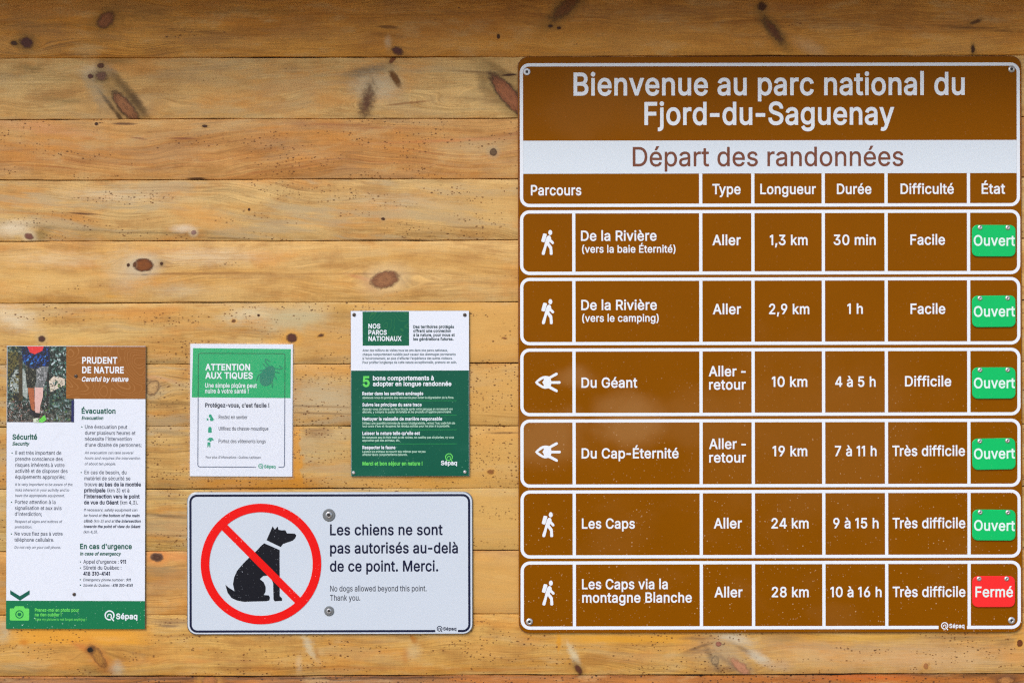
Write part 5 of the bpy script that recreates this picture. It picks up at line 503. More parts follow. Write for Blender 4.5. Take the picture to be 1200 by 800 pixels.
"è":[0.794,[[79,36,14,-12,18,-14,32,-15,35,-8,16,-2,30,0,25,4,15,3,22,8,17,9,26,20,19,22,12,20,7,23,-69,18,-2,-1,-8,-18,-10,-14,-14,-12,-15,-8,-11,-4,-24,-3,-26,2,-20,5,-22,11,-19,18,-15,25,-8,30,-1,17,268,0,1,39,-2,29,-4,21,-8,29,-10,23,-15,23,-14,16,-18,15,-30,16,-33,10,-27,4,-37,-2,-33,-8,-25,-12,-27,-19,-22,-25,-20,-33,-12,-33,-6,-34,-2,-18,0,-35,5,-37,12,-38,14,-28],[103,224,2,17,8,22,11,16,14,16,16,11,15,7,17,4,22,1,20,-3,15,-5,13,-8,12,-11,10,-13,9,-17,6,-20,3,-18,0,-2,-2,-1,-16,0],[173,415,61,0,2,1,-51,108,-2,3,-82,0,-1,-1,2,-3]],[[77,26,10,-9,18,-13,15,-9,20,-8,37,-9,17,-2,30,0,35,6,21,6,19,8,30,20,19,19,10,14,13,26,7,24,-1,2,-85,21,-2,-2,-6,-15,-7,-13,-6,-8,-11,-9,-11,-7,-17,-5,-15,-2,-22,0,-16,4,-15,5,-12,7,-10,8,-7,7,-10,15,-7,15,-5,18,-1,9,2,2,265,0,1,1,-1,70,-5,33,-8,27,-13,28,-14,20,-17,19,-22,17,-18,10,-15,6,-32,9,-35,3,-20,-1,-20,-4,-31,-10,-25,-13,-28,-22,-23,-29,-18,-36,-12,-39,-5,-38,0,-37,5,-38,12,-38,11,-24,9,-13],[114,231,-1,1,2,10,8,20,10,15,14,14,10,7,13,6,17,4,20,1,12,-1,18,-6,12,-6,13,-12,14,-20,7,-19,3,-18,-1,-2],[167,407,2,-1,80,0,1,1,-61,128,-105,1]],[[62,26,18,-17,23,-17,23,-11,25,-9,25,-5,27,-2,22,1,35,5,21,6,24,10,21,14,22,19,15,18,10,17,9,18,10,33,-1,3,-106,26,-15,-34,-15,-17,-24,-10,-31,-2,-25,5,-17,9,-14,12,-13,22,-6,15,1,5,265,1,0,64,-3,33,-8,37,-10,26,-22,35,-22,24,-28,20,-32,15,1,1,-2,5,-70,146,-131,-1,94,-145,-32,-11,-20,-10,-20,-13,-21,-19,-16,-20,-14,-22,-11,-25,-8,-25,-7,-35,-2,-30,0,-25,5,-40,9,-30,9,-21,12,-24],[126,241,11,24,12,13,11,9,13,6,12,4,23,1,27,-6,16,-12,7,-9,9,-15,8,-23,-19,-1,-126,7]]],
"ê":[0.794,[[79,36,14,-12,18,-14,32,-15,35,-8,16,-2,30,0,25,4,15,3,22,8,17,9,26,20,19,22,12,20,7,23,-69,18,-2,-1,-8,-18,-10,-14,-14,-12,-15,-8,-11,-4,-24,-3,-26,2,-20,5,-22,11,-19,18,-15,25,-8,30,-1,17,268,0,1,39,-2,29,-4,21,-8,29,-10,23,-15,23,-14,16,-18,15,-30,16,-33,10,-27,4,-37,-2,-33,-8,-25,-12,-27,-19,-22,-25,-20,-33,-12,-33,-6,-34,-2,-18,0,-35,5,-37,12,-38,14,-28],[103,224,2,17,8,22,11,16,14,16,16,11,15,7,17,4,22,1,20,-3,15,-5,13,-8,12,-11,10,-13,9,-17,6,-20,3,-18,0,-2,-2,-1,-16,0],[88,421,68,1,45,53,45,-54,68,0,1,12,-82,94,-62,0,-3,-1,-8,-8,-73,-84,-1,-11]],[[77,26,10,-9,18,-13,15,-9,20,-8,37,-9,17,-2,30,0,35,6,21,6,19,8,30,20,19,19,10,14,13,26,7,24,-1,2,-85,21,-2,-2,-6,-15,-7,-13,-6,-8,-11,-9,-11,-7,-17,-5,-15,-2,-22,0,-16,4,-15,5,-12,7,-10,8,-7,7,-10,15,-7,15,-5,18,-1,9,2,2,265,0,1,1,-1,70,-5,33,-8,27,-13,28,-14,20,-17,19,-22,17,-18,10,-15,6,-32,9,-35,3,-20,-1,-20,-4,-31,-10,-25,-13,-28,-22,-23,-29,-18,-36,-12,-39,-5,-38,0,-37,5,-38,12,-38,11,-24,9,-13],[114,231,-1,1,2,10,8,20,10,15,14,14,10,7,13,6,17,4,20,1,12,-1,18,-6,12,-6,13,-12,14,-20,7,-19,3,-18,-1,-2],[79,412,80,0,41,49,36,-44,6,-5,80,0,2,2,0,21,-89,101,-70,0,-87,-99,0,-23]],[[62,26,18,-17,20,-15,15,-8,25,-10,25,-7,28,-3,48,1,19,4,26,8,19,8,21,14,22,18,10,12,15,24,9,18,10,32,-1,4,-106,26,-17,-37,-9,-10,-9,-7,-12,-5,-17,-4,-21,0,-15,2,-19,7,-15,10,-15,19,-10,23,0,7,265,1,0,64,-4,41,-10,39,-15,31,-22,30,-29,26,-30,16,-38,13,90,0,2,2,0,37,-94,106,-81,0,-93,-105,1,-40,92,0,-25,-8,-29,-13,-20,-13,-21,-19,-16,-20,-14,-22,-11,-25,-8,-25,-7,-35,-2,-30,0,-25,5,-40,9,-30,9,-21,12,-24],[126,241,11,24,12,13,11,9,13,6,12,4,23,1,27,-6,16,-12,7,-9,9,-15,8,-23,-19,-1,-126,7],[166,402,34,42,34,-41,-33,2]]],
"à":[0.7651,[[52,26,15,-14,23,-14,24,-8,25,-4,33,-1,23,4,17,5,17,8,13,8,22,22,1,-1,0,-38,73,1,0,265,-2,17,-5,23,-9,20,-15,22,-17,15,-23,13,-30,10,-33,5,-29,0,-15,-1,-40,-10,-28,-14,-25,-18,-17,-20,-9,-15,-10,-24,68,-20,4,0,7,15,10,14,17,13,23,10,17,4,15,0,13,0,17,-3,20,-10,11,-11,4,-8,4,-10,3,-17,-2,-17,-8,-7,-20,-5,-85,-11,-39,-8,-23,-8,-17,-8,-10,-7,-13,-12,-10,-14,-9,-18,-5,-25,0,-18,2,-20,5,-19,12,-23],[112,68,-7,8,-5,10,-3,13,0,8,1,9,5,11,6,8,8,6,17,8,25,7,65,9,41,10,1,-1,-2,-43,-5,-22,-11,-22,-18,-17,-13,-8,-12,-5,-15,-4,-21,-2,-12,1,-20,3,-17,7],[158,416,64,0,-52,110,-3,1,-80,0,-1,-1,4,-7]],[[48,17,17,-14,20,-12,27,-10,31,-5,30,0,35,7,24,10,23,16,2,-25,90,1,0,268,-1,19,-6,26,-11,27,-17,23,-17,16,-23,13,-29,10,-41,6,-37,-1,-35,-7,-15,-5,-18,-8,-30,-20,-21,-22,-13,-22,-8,-18,-6,-13,4,-2,84,-25,9,20,7,10,17,16,17,8,11,3,14,2,20,0,20,-4,10,-4,8,-6,10,-15,4,-12,1,-10,-1,-13,-9,-4,-102,-14,-31,-6,-22,-7,-15,-7,-17,-10,-20,-19,-12,-16,-7,-17,-5,-27,0,-25,5,-26,7,-19,10,-16],[117,76,-9,14,-2,18,5,15,14,13,15,6,20,5,53,7,47,10,3,-1,-2,-1,-1,-5,-5,-22,-1,-13,-5,-15,-10,-17,-17,-15,-12,-7,-15,-5,-13,-2,-22,0,-23,4,-12,5],[153,407,83,0,-61,128,-105,1,-1,-1,2,-3]],[[42,8,17,-14,23,-14,29,-10,31,-5,30,0,25,4,22,6,25,13,1,-14,2,-1,110,1,0,279,-2,31,-6,22,-13,28,-21,27,-28,20,-34,15,-72,151,-132,-1,95,-145,-30,-9,-23,-11,-24,-15,-14,-12,-15,-16,-14,-24,-19,-45,107,-32,15,31,6,8,13,10,23,10,32,2,18,-3,10,-5,6,-6,7,-11,2,-19,-2,-2,-6,-2,-94,-12,-48,-11,-37,-17,-15,-11,-14,-15,-13,-20,-8,-23,-3,-22,0,-26,3,-22,8,-25,12,-20],[124,84,-5,7,-2,7,0,13,5,8,12,9,27,8,65,9,43,9,-15,-9,-9,-9,-3,-18,-7,-15,-11,-13,-17,-11,-23,-7,-25,-1,-20,4]]],
"û":[0.806,[[82,26,24,-19,25,-12,21,-5,14,-2,26,0,29,6,26,11,18,12,21,23,0,-46,1,-1,71,1,-1,385,-73,0,0,-237,-3,-21,-10,-25,-8,-12,-9,-9,-10,-7,-13,-6,-12,-4,-15,-2,-17,1,-13,2,-13,4,-12,7,-10,9,-9,12,-8,21,-4,27,0,240,-73,0,0,-250,2,-25,5,-25,6,-17,9,-16],[87,422,69,-1,45,54,2,-1,43,-53,68,0,2,1,0,10,-82,94,-63,1,-3,-1,-79,-91,-2,-3]],[[74,22,14,-14,19,-12,23,-10,22,-5,20,-2,20,1,28,4,15,6,17,8,25,18,0,-31,1,-1,89,1,0,402,-2,1,-88,0,-2,-1,0,-244,-3,-20,-3,-11,-7,-14,-6,-8,-11,-10,-18,-10,-25,-5,-19,1,-10,2,-18,9,-8,7,-9,11,-8,22,-2,16,-1,255,-90,0,-1,-260,2,-25,5,-25,6,-18,14,-25],[78,413,82,-1,42,49,40,-49,81,0,2,1,0,22,-5,7,-83,94,-70,0,-89,-99]],[[67,13,16,-14,18,-12,27,-11,23,-6,33,-2,30,4,24,7,28,14,2,-20,110,1,0,424,-2,1,-110,0,-2,-1,0,-255,-1,-12,-8,-23,-12,-16,-19,-11,-23,-5,-20,1,-20,9,-14,15,-7,18,-2,15,0,265,-112,0,-1,-271,2,-25,5,-25,9,-25,11,-20],[68,402,98,0,35,42,35,-42,98,-1,1,40,-94,106,-80,0,-92,-104,-2,-4]]],
"ç":[0.7779,[[160,-146,54,-1,22,2,13,3,15,7,15,13,9,17,3,20,-1,17,-5,15,-8,12,-9,7,-19,8,-20,4,-1,1,0,6,26,6,24,9,21,11,19,14,20,22,10,15,10,20,7,22,-1,2,-70,17,-6,-19,-6,-12,-9,-12,-14,-12,-11,-7,-14,-5,-16,-3,-17,0,-22,2,-15,5,-10,5,-17,14,-12,15,-8,15,-10,28,-5,30,0,35,2,17,6,25,10,23,12,18,19,17,20,10,23,5,27,-1,17,-4,20,-9,17,-16,10,-15,7,-20,2,-3,67,17,3,3,-6,18,-12,23,-11,17,-16,17,-18,14,-22,11,-21,8,-24,6,-18,2,-23,0,-29,-4,-31,-10,-32,-18,-27,-26,-20,-28,-15,-34,-9,-36,-3,-27,0,-25,3,-38,5,-24,7,-20,18,-35,24,-29,25,-20,14,-7,20,-9,35,-9,-7,-52,2,-2,46,-1,8,-2,4,-5,0,-14,-2,-3,-6,-4,-9,-1,-53,0,-1,-2]],[[151,-155,63,-1,21,2,15,3,17,7,10,7,9,9,8,15,5,16,0,20,-2,15,-5,14,-8,11,-12,11,-18,8,26,9,22,12,18,13,14,13,13,16,14,22,7,16,8,27,-1,2,-86,22,-8,-24,-5,-10,-7,-10,-9,-9,-10,-8,-11,-6,-17,-4,-10,-1,-25,1,-15,3,-10,5,-8,5,-12,11,-14,20,-10,23,-7,32,-1,30,3,28,5,20,12,27,14,18,15,12,20,8,25,4,18,-2,22,-7,13,-8,14,-14,8,-15,8,-24,88,23,-9,28,-12,25,-12,17,-13,15,-22,17,-23,13,-27,10,-25,5,-33,2,-22,-2,-18,-3,-30,-10,-30,-17,-17,-13,-12,-12,-22,-30,-12,-24,-6,-16,-9,-35,-3,-30,0,-25,4,-40,4,-22,9,-25,18,-35,9,-12,18,-20,27,-21,30,-14,30,-9,1,-4,-7,-43,1,-9,50,0,8,-1,3,-2,0,-7,-8,-2,-64,-1]],[[140,-166,75,-1,31,4,27,10,21,17,13,25,3,17,0,21,-3,17,-5,13,-19,24,35,19,20,17,14,15,11,17,12,23,15,47,-109,28,-11,-35,-13,-20,-19,-13,-27,-7,-25,2,-18,6,-19,16,-12,16,-9,24,-6,25,-1,31,3,27,5,20,10,22,11,14,18,15,18,6,20,2,17,-2,18,-7,12,-8,12,-14,7,-15,8,-26,109,28,-10,33,-9,20,-10,19,-17,21,-20,19,-23,15,-30,13,-27,7,-43,4,-37,-4,-37,-11,-28,-16,-20,-15,-14,-13,-20,-25,-18,-35,-14,-44,-5,-40,2,-53,7,-37,17,-43,21,-33,19,-21,13,-11,37,-22,32,-11,-5,-47,-2,-2,-8,-1]]],
"À":[0.943,[[6,-6,83,0,46,133,2,5,2,1,194,-1,50,-138,82,0,-190,513,-81,0,-1,-1],[162,203,39,113,32,105,2,0,33,-105,40,-112,-1,-2],[208,542,63,0,-52,112,-84,0]],[[-6,-15,100,-1,48,138,2,2,182,0,2,-2,50,-138,99,1,-194,528,-2,3,-93,0,-2,-3],[174,211,60,181,30,-90,32,-90],[203,534,1,-1,81,0,-60,129,-2,1,-104,0]],[[-22,-26,124,0,46,132,4,7,167,0,50,-139,124,0,-201,547,10,1,0,2,-71,150,-132,-1,95,-145,-13,-1,-3,-3],[189,223,45,132,47,-132]]],
".":[0.3691,[[58,3,6,-5,10,-6,12,-3,12,0,11,2,9,3,13,11,9,11,3,9,2,18,-2,13,-3,9,-11,13,-11,9,-9,3,-20,2,-15,-3,-10,-6,-8,-7,-11,-16,-3,-12,0,-10,3,-17,6,-10]],[[49,0,16,-13,20,-7,12,0,13,2,12,5,10,6,9,9,7,10,6,22,0,12,-3,15,-10,18,-14,12,-8,5,-10,3,-15,2,-20,-3,-19,-10,-8,-9,-7,-10,-5,-12,-2,-13,0,-12,4,-13,5,-10]],[[42,-8,9,-9,15,-9,24,-5,13,1,15,3,22,13,17,21,5,11,3,15,0,14,-3,16,-6,12,-9,13,-14,12,-10,6,-23,6,-12,0,-17,-4,-16,-8,-9,-6,-8,-9,-9,-13,-5,-14,-2,-15,0,-11,5,-19]]],
",":[0.3691,[[29,-123,59,0,55,198,-2,2,-80,0,-1,-2]],[[19,-132,76,0,59,217,-100,0,-1,-1]],[[6,-143,97,0,65,239,-124,-1]]],
";":[0.3691,[[29,-123,59,0,55,198,-2,2,-80,0,-1,-2],[64,275,16,-11,16,-5,20,2,12,5,10,8,11,14,5,19,-1,10,-3,13,-5,10,-7,8,-7,6,-10,5,-10,3,-10,1,-8,-1,-12,-3,-15,-11,-12,-16,-3,-10,-1,-10,3,-19,3,-6]],[[19,-132,76,0,59,217,-100,0,-1,-1],[59,268,19,-13,18,-5,12,0,15,4,10,5,9,7,9,10,6,8,5,15,0,7,-1,17,-3,11,-12,19,-8,7,-12,7,-20,5,-10,-1,-15,-3,-10,-5,-10,-7,-9,-10,-5,-8,-3,-9,-3,-15,1,-15,3,-11,6,-10]],[[6,-143,97,0,65,239,-124,-1],[50,262,12,-10,10,-6,23,-6,13,0,17,3,23,14,18,22,4,11,3,20,-1,14,-3,13,-5,10,-10,13,-12,10,-14,7,-23,5,-18,-1,-12,-4,-10,-5,-13,-10,-9,-10,-7,-12,-5,-16,-1,-12,1,-15,4,-12,7,-13]]],
":":[0.3691,[[58,3,6,-5,10,-6,12,-3,12,0,11,2,9,3,13,11,9,11,3,9,2,18,-2,13,-3,9,-11,13,-11,9,-9,3,-20,2,-15,-3,-10,-6,-8,-7,-11,-16,-3,-12,0,-10,3,-17,6,-10],[54,278,7,-7,10,-7,20,-5,17,2,11,5,7,4,12,15,7,16,0,12,-2,13,-5,12,-5,7,-7,7,-12,7,-16,3,-20,-2,-9,-3,-11,-9,-11,-13,-3,-9,-2,-11,2,-19,3,-8]],[[49,0,16,-13,20,-7,12,0,13,2,12,5,10,6,9,9,7,10,6,22,0,12,-3,15,-10,18,-14,12,-8,5,-10,3,-15,2,-20,-3,-19,-10,-8,-9,-7,-10,-5,-12,-2,-13,0,-12,4,-13,5,-10],[50,269,10,-9,9,-4,10,-4,13,-2,15,2,10,3,10,5,9,7,13,19,5,20,0,11,-3,15,-6,12,-8,9,-12,10,-10,5,-21,4,-22,-4,-10,-5,-11,-9,-6,-7,-7,-11,-3,-9,-2,-13,0,-12,4,-13,6,-12]],[[42,-8,9,-9,15,-9,24,-5,13,1,15,3,22,13,17,21,5,11,3,15,0,14,-3,16,-6,12,-9,13,-14,12,-10,6,-23,6,-12,0,-17,-4,-16,-8,-9,-6,-8,-9,-9,-13,-5,-14,-2,-15,0,-11,5,-19],[43,261,20,-15,15,-5,13,-2,25,4,12,5,12,9,17,20,5,11,3,17,0,12,-3,16,-5,12,-10,13,-19,16,-12,5,-15,3,-15,0,-15,-3,-11,-5,-13,-9,-11,-12,-7,-11,-5,-14,-2,-13,1,-13,4,-19,7,-11]]],
"!":[0.3852,[[60,3,7,-5,10,-6,17,-3,18,2,8,3,10,7,11,14,5,10,2,11,0,12,-4,12,-5,10,-6,6,-14,11,-19,5,-10,0,-13,-4,-17,-11,-5,-6,-7,-11,-4,-17,1,-10,3,-12,5,-10],[60,151,70,0,3,2,4,348,0,5,-2,1,-80,-1]],[[51,0,17,-13,20,-7,12,0,13,2,12,5,10,6,9,9,6,10,4,9,2,13,-1,20,-3,10,-7,12,-9,10,-10,7,-11,5,-17,3,-13,-1,-12,-4,-18,-12,-9,-10,-5,-8,-4,-10,-1,-12,0,-12,3,-13,5,-10],[51,142,90,0,4,310,0,64,-97,0,-2,-2]],[[44,-8,10,-9,15,-9,23,-5,12,0,15,4,12,5,13,9,12,15,6,11,4,12,2,15,-2,15,-3,12,-5,10,-10,13,-11,9,-15,8,-25,5,-15,-2,-11,-3,-15,-8,-10,-8,-9,-11,-7,-12,-5,-25,0,-11,5,-19],[40,132,111,0,5,323,0,72,-119,0,-2,-2]]],
"'":[0.4054,[[70,306,63,0,7,183,-1,18,-77,-1]],[[61,297,80,0,8,200,0,19,-95,0,-1,-2]],[[51,286,101,0,9,234,-2,6,-117,0,0,-1]]],
"-":[0.8906,[[105,179,233,-1,0,69,-232,0]],[[96,170,250,-1,1,1,0,85,-1,1,-249,0]],[[86,159,270,-1,1,108,-271,1]]],
"(":[0.5369,[[169,-100,73,0,-38,85,-26,75,-15,61,-5,37,-2,28,0,44,3,38,7,43,8,39,12,43,15,47,20,50,21,45,0,2,-72,0,-4,-6,-12,-21,-16,-35,-24,-65,-16,-62,-9,-43,-5,-35,-3,-42,0,-47,5,-53,7,-37,15,-56,15,-42,22,-48]],[[164,-109,92,0,-39,85,-13,33,-17,50,-8,30,-8,38,-6,42,-1,23,1,47,4,30,5,35,11,53,12,42,13,40,19,47,27,58,-2,1,-88,0,-2,-1,-17,-28,-15,-32,-23,-62,-19,-66,-13,-72,-5,-57,0,-46,5,-54,7,-36,12,-47,18,-52,25,-56]],[[158,-120,115,0,-48,107,-27,73,-16,68,-7,64,1,46,4,34,5,31,13,60,15,50,15,42,17,40,28,58,-1,3,-114,-1,-30,-53,-25,-62,-18,-62,-15,-71,-7,-54,-2,-60,4,-53,8,-50,14,-53,18,-52,25,-55]]],
")":[0.5369,[[26,-100,72,-1,2,1,33,65,25,63,17,62,10,56,3,44,-1,46,-5,52,-10,55,-13,53,-19,55,-21,50,-21,36,-72,-1,17,-36,22,-54,14,-40,11,-41,12,-52,7,-42,3,-33,1,-37,-1,-30,-3,-31,-7,-37,-10,-40,-10,-32,-17,-45,-21,-50]],[[12,-109,93,0,33,61,23,57,18,58,12,59,5,51,0,54,-5,53,-8,50,-15,62,-19,56,-21,50,-24,43,-90,0,-2,-1,34,-73,17,-45,13,-42,10,-38,8,-40,7,-47,3,-42,0,-28,-3,-38,-7,-42,-9,-40,-25,-73,-24,-55]],[[-5,-120,116,0,36,67,18,43,19,53,15,64,7,50,2,51,-4,62,-8,55,-16,67,-21,66,-22,50,-27,48,-115,-1,36,-75,20,-52,13,-41,15,-59,6,-35,7,-55,1,-30,-1,-38,-3,-30,-7,-37,-11,-43,-29,-78]]],
"/":[0.4899,[[5,-81,70,0,163,605,1,5,-1,1,-67,0,-2,-3]],[[-6,-90,88,0,169,628,-87,1,-1,-1]],[[-20,-101,110,0,174,645,1,5,-1,1,-109,-1]]],
" ":[0.3691,[],[],[]]}
_CACHE = {}
def glyph(ch, w):
    key = (ch, w)
    if key not in _CACHE:
        vs, fs = [], []
        loops = []
        for st in GLYPHS[ch][1 + w]:
            l = []; a = b = 0
            for i in range(0, len(st), 2):
                a += st[i]; b += st[i + 1]
                l.append(Vector((a / 500, b / 500, 0)))
            loops.append(l)
        if loops:
            area = lambda l: 0.5 * sum(l[i].x * l[(i + 1) % len(l)].y - l[i].y * l[(i + 1) % len(l)].x for i in range(len(l)))
            outer = [l for l in loops if area(l) > 0]; holes = [l for l in loops if area(l) <= 0]
            def inside(p, l):
                c = False
                for i in range(len(l)):
                    a, b = l[i], l[i - 1]
                    if (a.y > p.y) != (b.y > p.y) and p.x < (b.x - a.x) * (p.y - a.y) / (b.y - a.y) + a.x: c = not c
                return c
            for o in outer:
                grp = [o] + [h for h in holes if inside(h[0], o)]
                base = len(vs)
                for l in grp: vs += [(p.x, p.y) for p in l]
                for t in tessellate_polygon(grp):
                    a, b, c = [vs[base + i] for i in t]
                    cr = (b[0] - a[0]) * (c[1] - a[1]) - (b[1] - a[1]) * (c[0] - a[0])
                    if abs(cr) > 1e-9: fs.append(tuple(base + i for i in (t if cr > 0 else t[::-1])))
        _CACHE[key] = (GLYPHS[ch][0], vs, fs)
    return _CACHE[key]
KERN = {'Ty': -.12, 'Av': -.05, 'Tr': -.10, 'rè': 0, "'e": -.03}
def layout(text, weight, track, italic):
    """returns verts, faces (cap height 1, baseline 0). '*' switches bold on and off"""
    vs, fs, x, bold, prev = [], [], 0.0, False, ''
    for ch in text:
        if ch == '*': bold = not bold; continue
        wt = 2 if bold else weight
        adv, gv, gf = glyph(ch, wt)
        x += KERN.get(prev + ch, 0)
        dx = 0
        if ch == '-':
            lo = min(a for a, c in gv); hi = max(a for a, c in gv)
            dx = .07 - lo; adv = hi - lo + .16
        b = len(vs)
        vs += [(x + dx + a + (0.2 * c if italic else 0), c) for a, c in gv]
        fs += [tuple(b + i for i in t) for t in gf]
        x += adv + track + (0.035 if wt == 2 else 0.018 if wt == 1 else 0)
        prev = ch
    return vs, fs
def lettering(sign, lines, mat, d, name='lettering', parent=None):
    """lines: (text, x0, x1, baseline y, cap height, weight 0/1/2, italic) in photo pixels; x1 None keeps natural width"""
    if len(lines) > 1 and lines[0][4] >= 5:        # lines large enough to tell apart are pieces of their own
        return [lettering(sign, [q], mat, d, name, parent) for q in lines][0]
    V, F = [], []
    for ln in lines:
        text, x0, x1, yb, cap, wt = ln[:6]; it = len(ln) > 6 and ln[6]
        vs, fs = layout(text, wt, 0.012, it)
        lo = min(a for a, c in vs); hi = max(a for a, c in vs)
        k = (x1 - x0) / (hi - lo) if x1 is not None else cap * 0.86
        b = len(V)
        V += [sign.P(x0 + (a - lo) * k, yb - c * cap, d) for a, c in vs]
        F += [tuple(b + i for i in t) for t in fs]
    return link_mesh(name, V, F, mat, parent or sign.o)

# ------------------------------------------------------------------ setting: ground, plank wall with its roof overhang
def ground():
    mt = bpy.data.materials.new('gravel_path'); mt.use_nodes = True
    w = NT(mt.node_tree); bs = mt.node_tree.nodes['Principled BSDF']
    co = w.n('ShaderNodeTexCoord').outputs['Object']
    vo = w.voro(co, 45.0)
    c = w.mix(w.noise(co, 3.0, 5.0), lin((150, 132, 108)), lin((108, 98, 84)))
    c = w.mix(0.4, c, vo['Color'], 'SOFT_LIGHT')
    w.put(bs.inputs['Base Color'], c); bs.inputs['Roughness'].default_value = 0.9
    bp = w.n('ShaderNodeBump'); bp.inputs['Strength'].default_value = 0.8; bp.inputs['Distance'].default_value = 0.01
    w.put(bp.inputs['Height'], vo['Distance']); w.put(bs.inputs['Normal'], bp.outputs[0])
    g = link_mesh('ground', [(-60, -60, 0), (60, -60, 0), (60, 60, 0), (-60, 60, 0)], [(0, 1, 2, 3)], mt)
    tag(g, kind='structure')
ground()

wall = bpy.data.objects.new('plank_wall', None); col.objects.link(wall)
wall.location = (0, 0, 0)
tag(wall, 'wall of wide knotty yellow pine planks laid horizontally behind all the signs', 'wall')

X0, X1 = -900, 2100
CUTS = [(-900, 0)] + [(k * 150, k * 150 + 150) for k in range(8)] + [(1200, 2100)]
def plank(y0, y1, mat, depth, seed, gap=0.34, name='plank', cham=0.9, wob=0.32):
    """one board; y0, y1: its top and bottom joint in photo pixels at the picture's centre; depth: how proud its face stands (m)"""
    rnd = random.Random(seed)
    nx = 240
    top = []; bot = []
    a = b = 0
    ph = [rnd.uniform(0, 6.28) for _ in range(6)]
    vs, uvs, fs = [], [], []
    mi = []
    for i in range(nx + 1):
        x = X0 + (X1 - X0) * i / nx
        wt = wob * (math.sin(x * 0.011 + ph[0]) + 0.6 * math.sin(x * 0.037 + ph[1]) + 0.4 * math.sin(x * 0.11 + ph[2]) + rnd.uniform(-.3, .3))
        wb = wob * (math.sin(x * 0.013 + ph[3]) + 0.6 * math.sin(x * 0.031 + ph[4]) + 0.4 * math.sin(x * 0.13 + ph[5]) + rnd.uniform(-.3, .3))
        ya, yb = y0 + gap + wt, y1 - gap + wb
        bow = depth + 0.0004 * math.sin(x * 0.006 + ph[0])
        prof = [(ya, -0.018), (ya, bow - cham * S), (ya + cham * 0.35, bow - cham * S * 0.3), (ya + cham, bow),
                (ya + (yb - ya) * 0.25, bow + 0.0003), (ya + (yb - ya) * 0.5, bow + 0.0005), (ya + (yb - ya) * 0.75, bow + 0.0003),
                (yb - cham, bow), (yb - cham * 0.35, bow - cham * S * 0.3), (yb, bow - cham * S), (yb, -0.018)]
        for y, d in prof:
            vs.append(((x - 600) * S, -d, ZC + (400 - y) * S)); uvs.append((x, y))
    m = 11
    for i in range(nx):
        for k in range(m - 1):
            p = i * m + k
            fs.append((p, p + 1, p + m + 1, p + m))
            xm = X0 + (X1 - X0) * (i + .5) / nx
            mi.append(next(j for j, c_ in enumerate(CUTS) if xm < c_[1]) if isinstance(mat, list) else 0)
    e = nx * m
    fs.append(tuple(range(m - 1, -1, -1))); fs.append(tuple(range(e, e + m)))
    mi += [0, mi[-1]]
    o = link_mesh(name, vs, fs, mat, wall, smooth=True, uvs=uvs, mat_idx=mi)
    return o

# natural colours
LT, MD, DK = (216, 182, 126), (198, 152, 88), (140, 98, 50)
PALE = (226, 206, 170); GREY = (172, 156, 124); OLV = (112, 84, 34); ORG = (222, 158, 62); DRK = (70, 38, 14)
BR, BRD = (140, 84, 44), (66, 34, 16); PUR = (104, 66, 52)
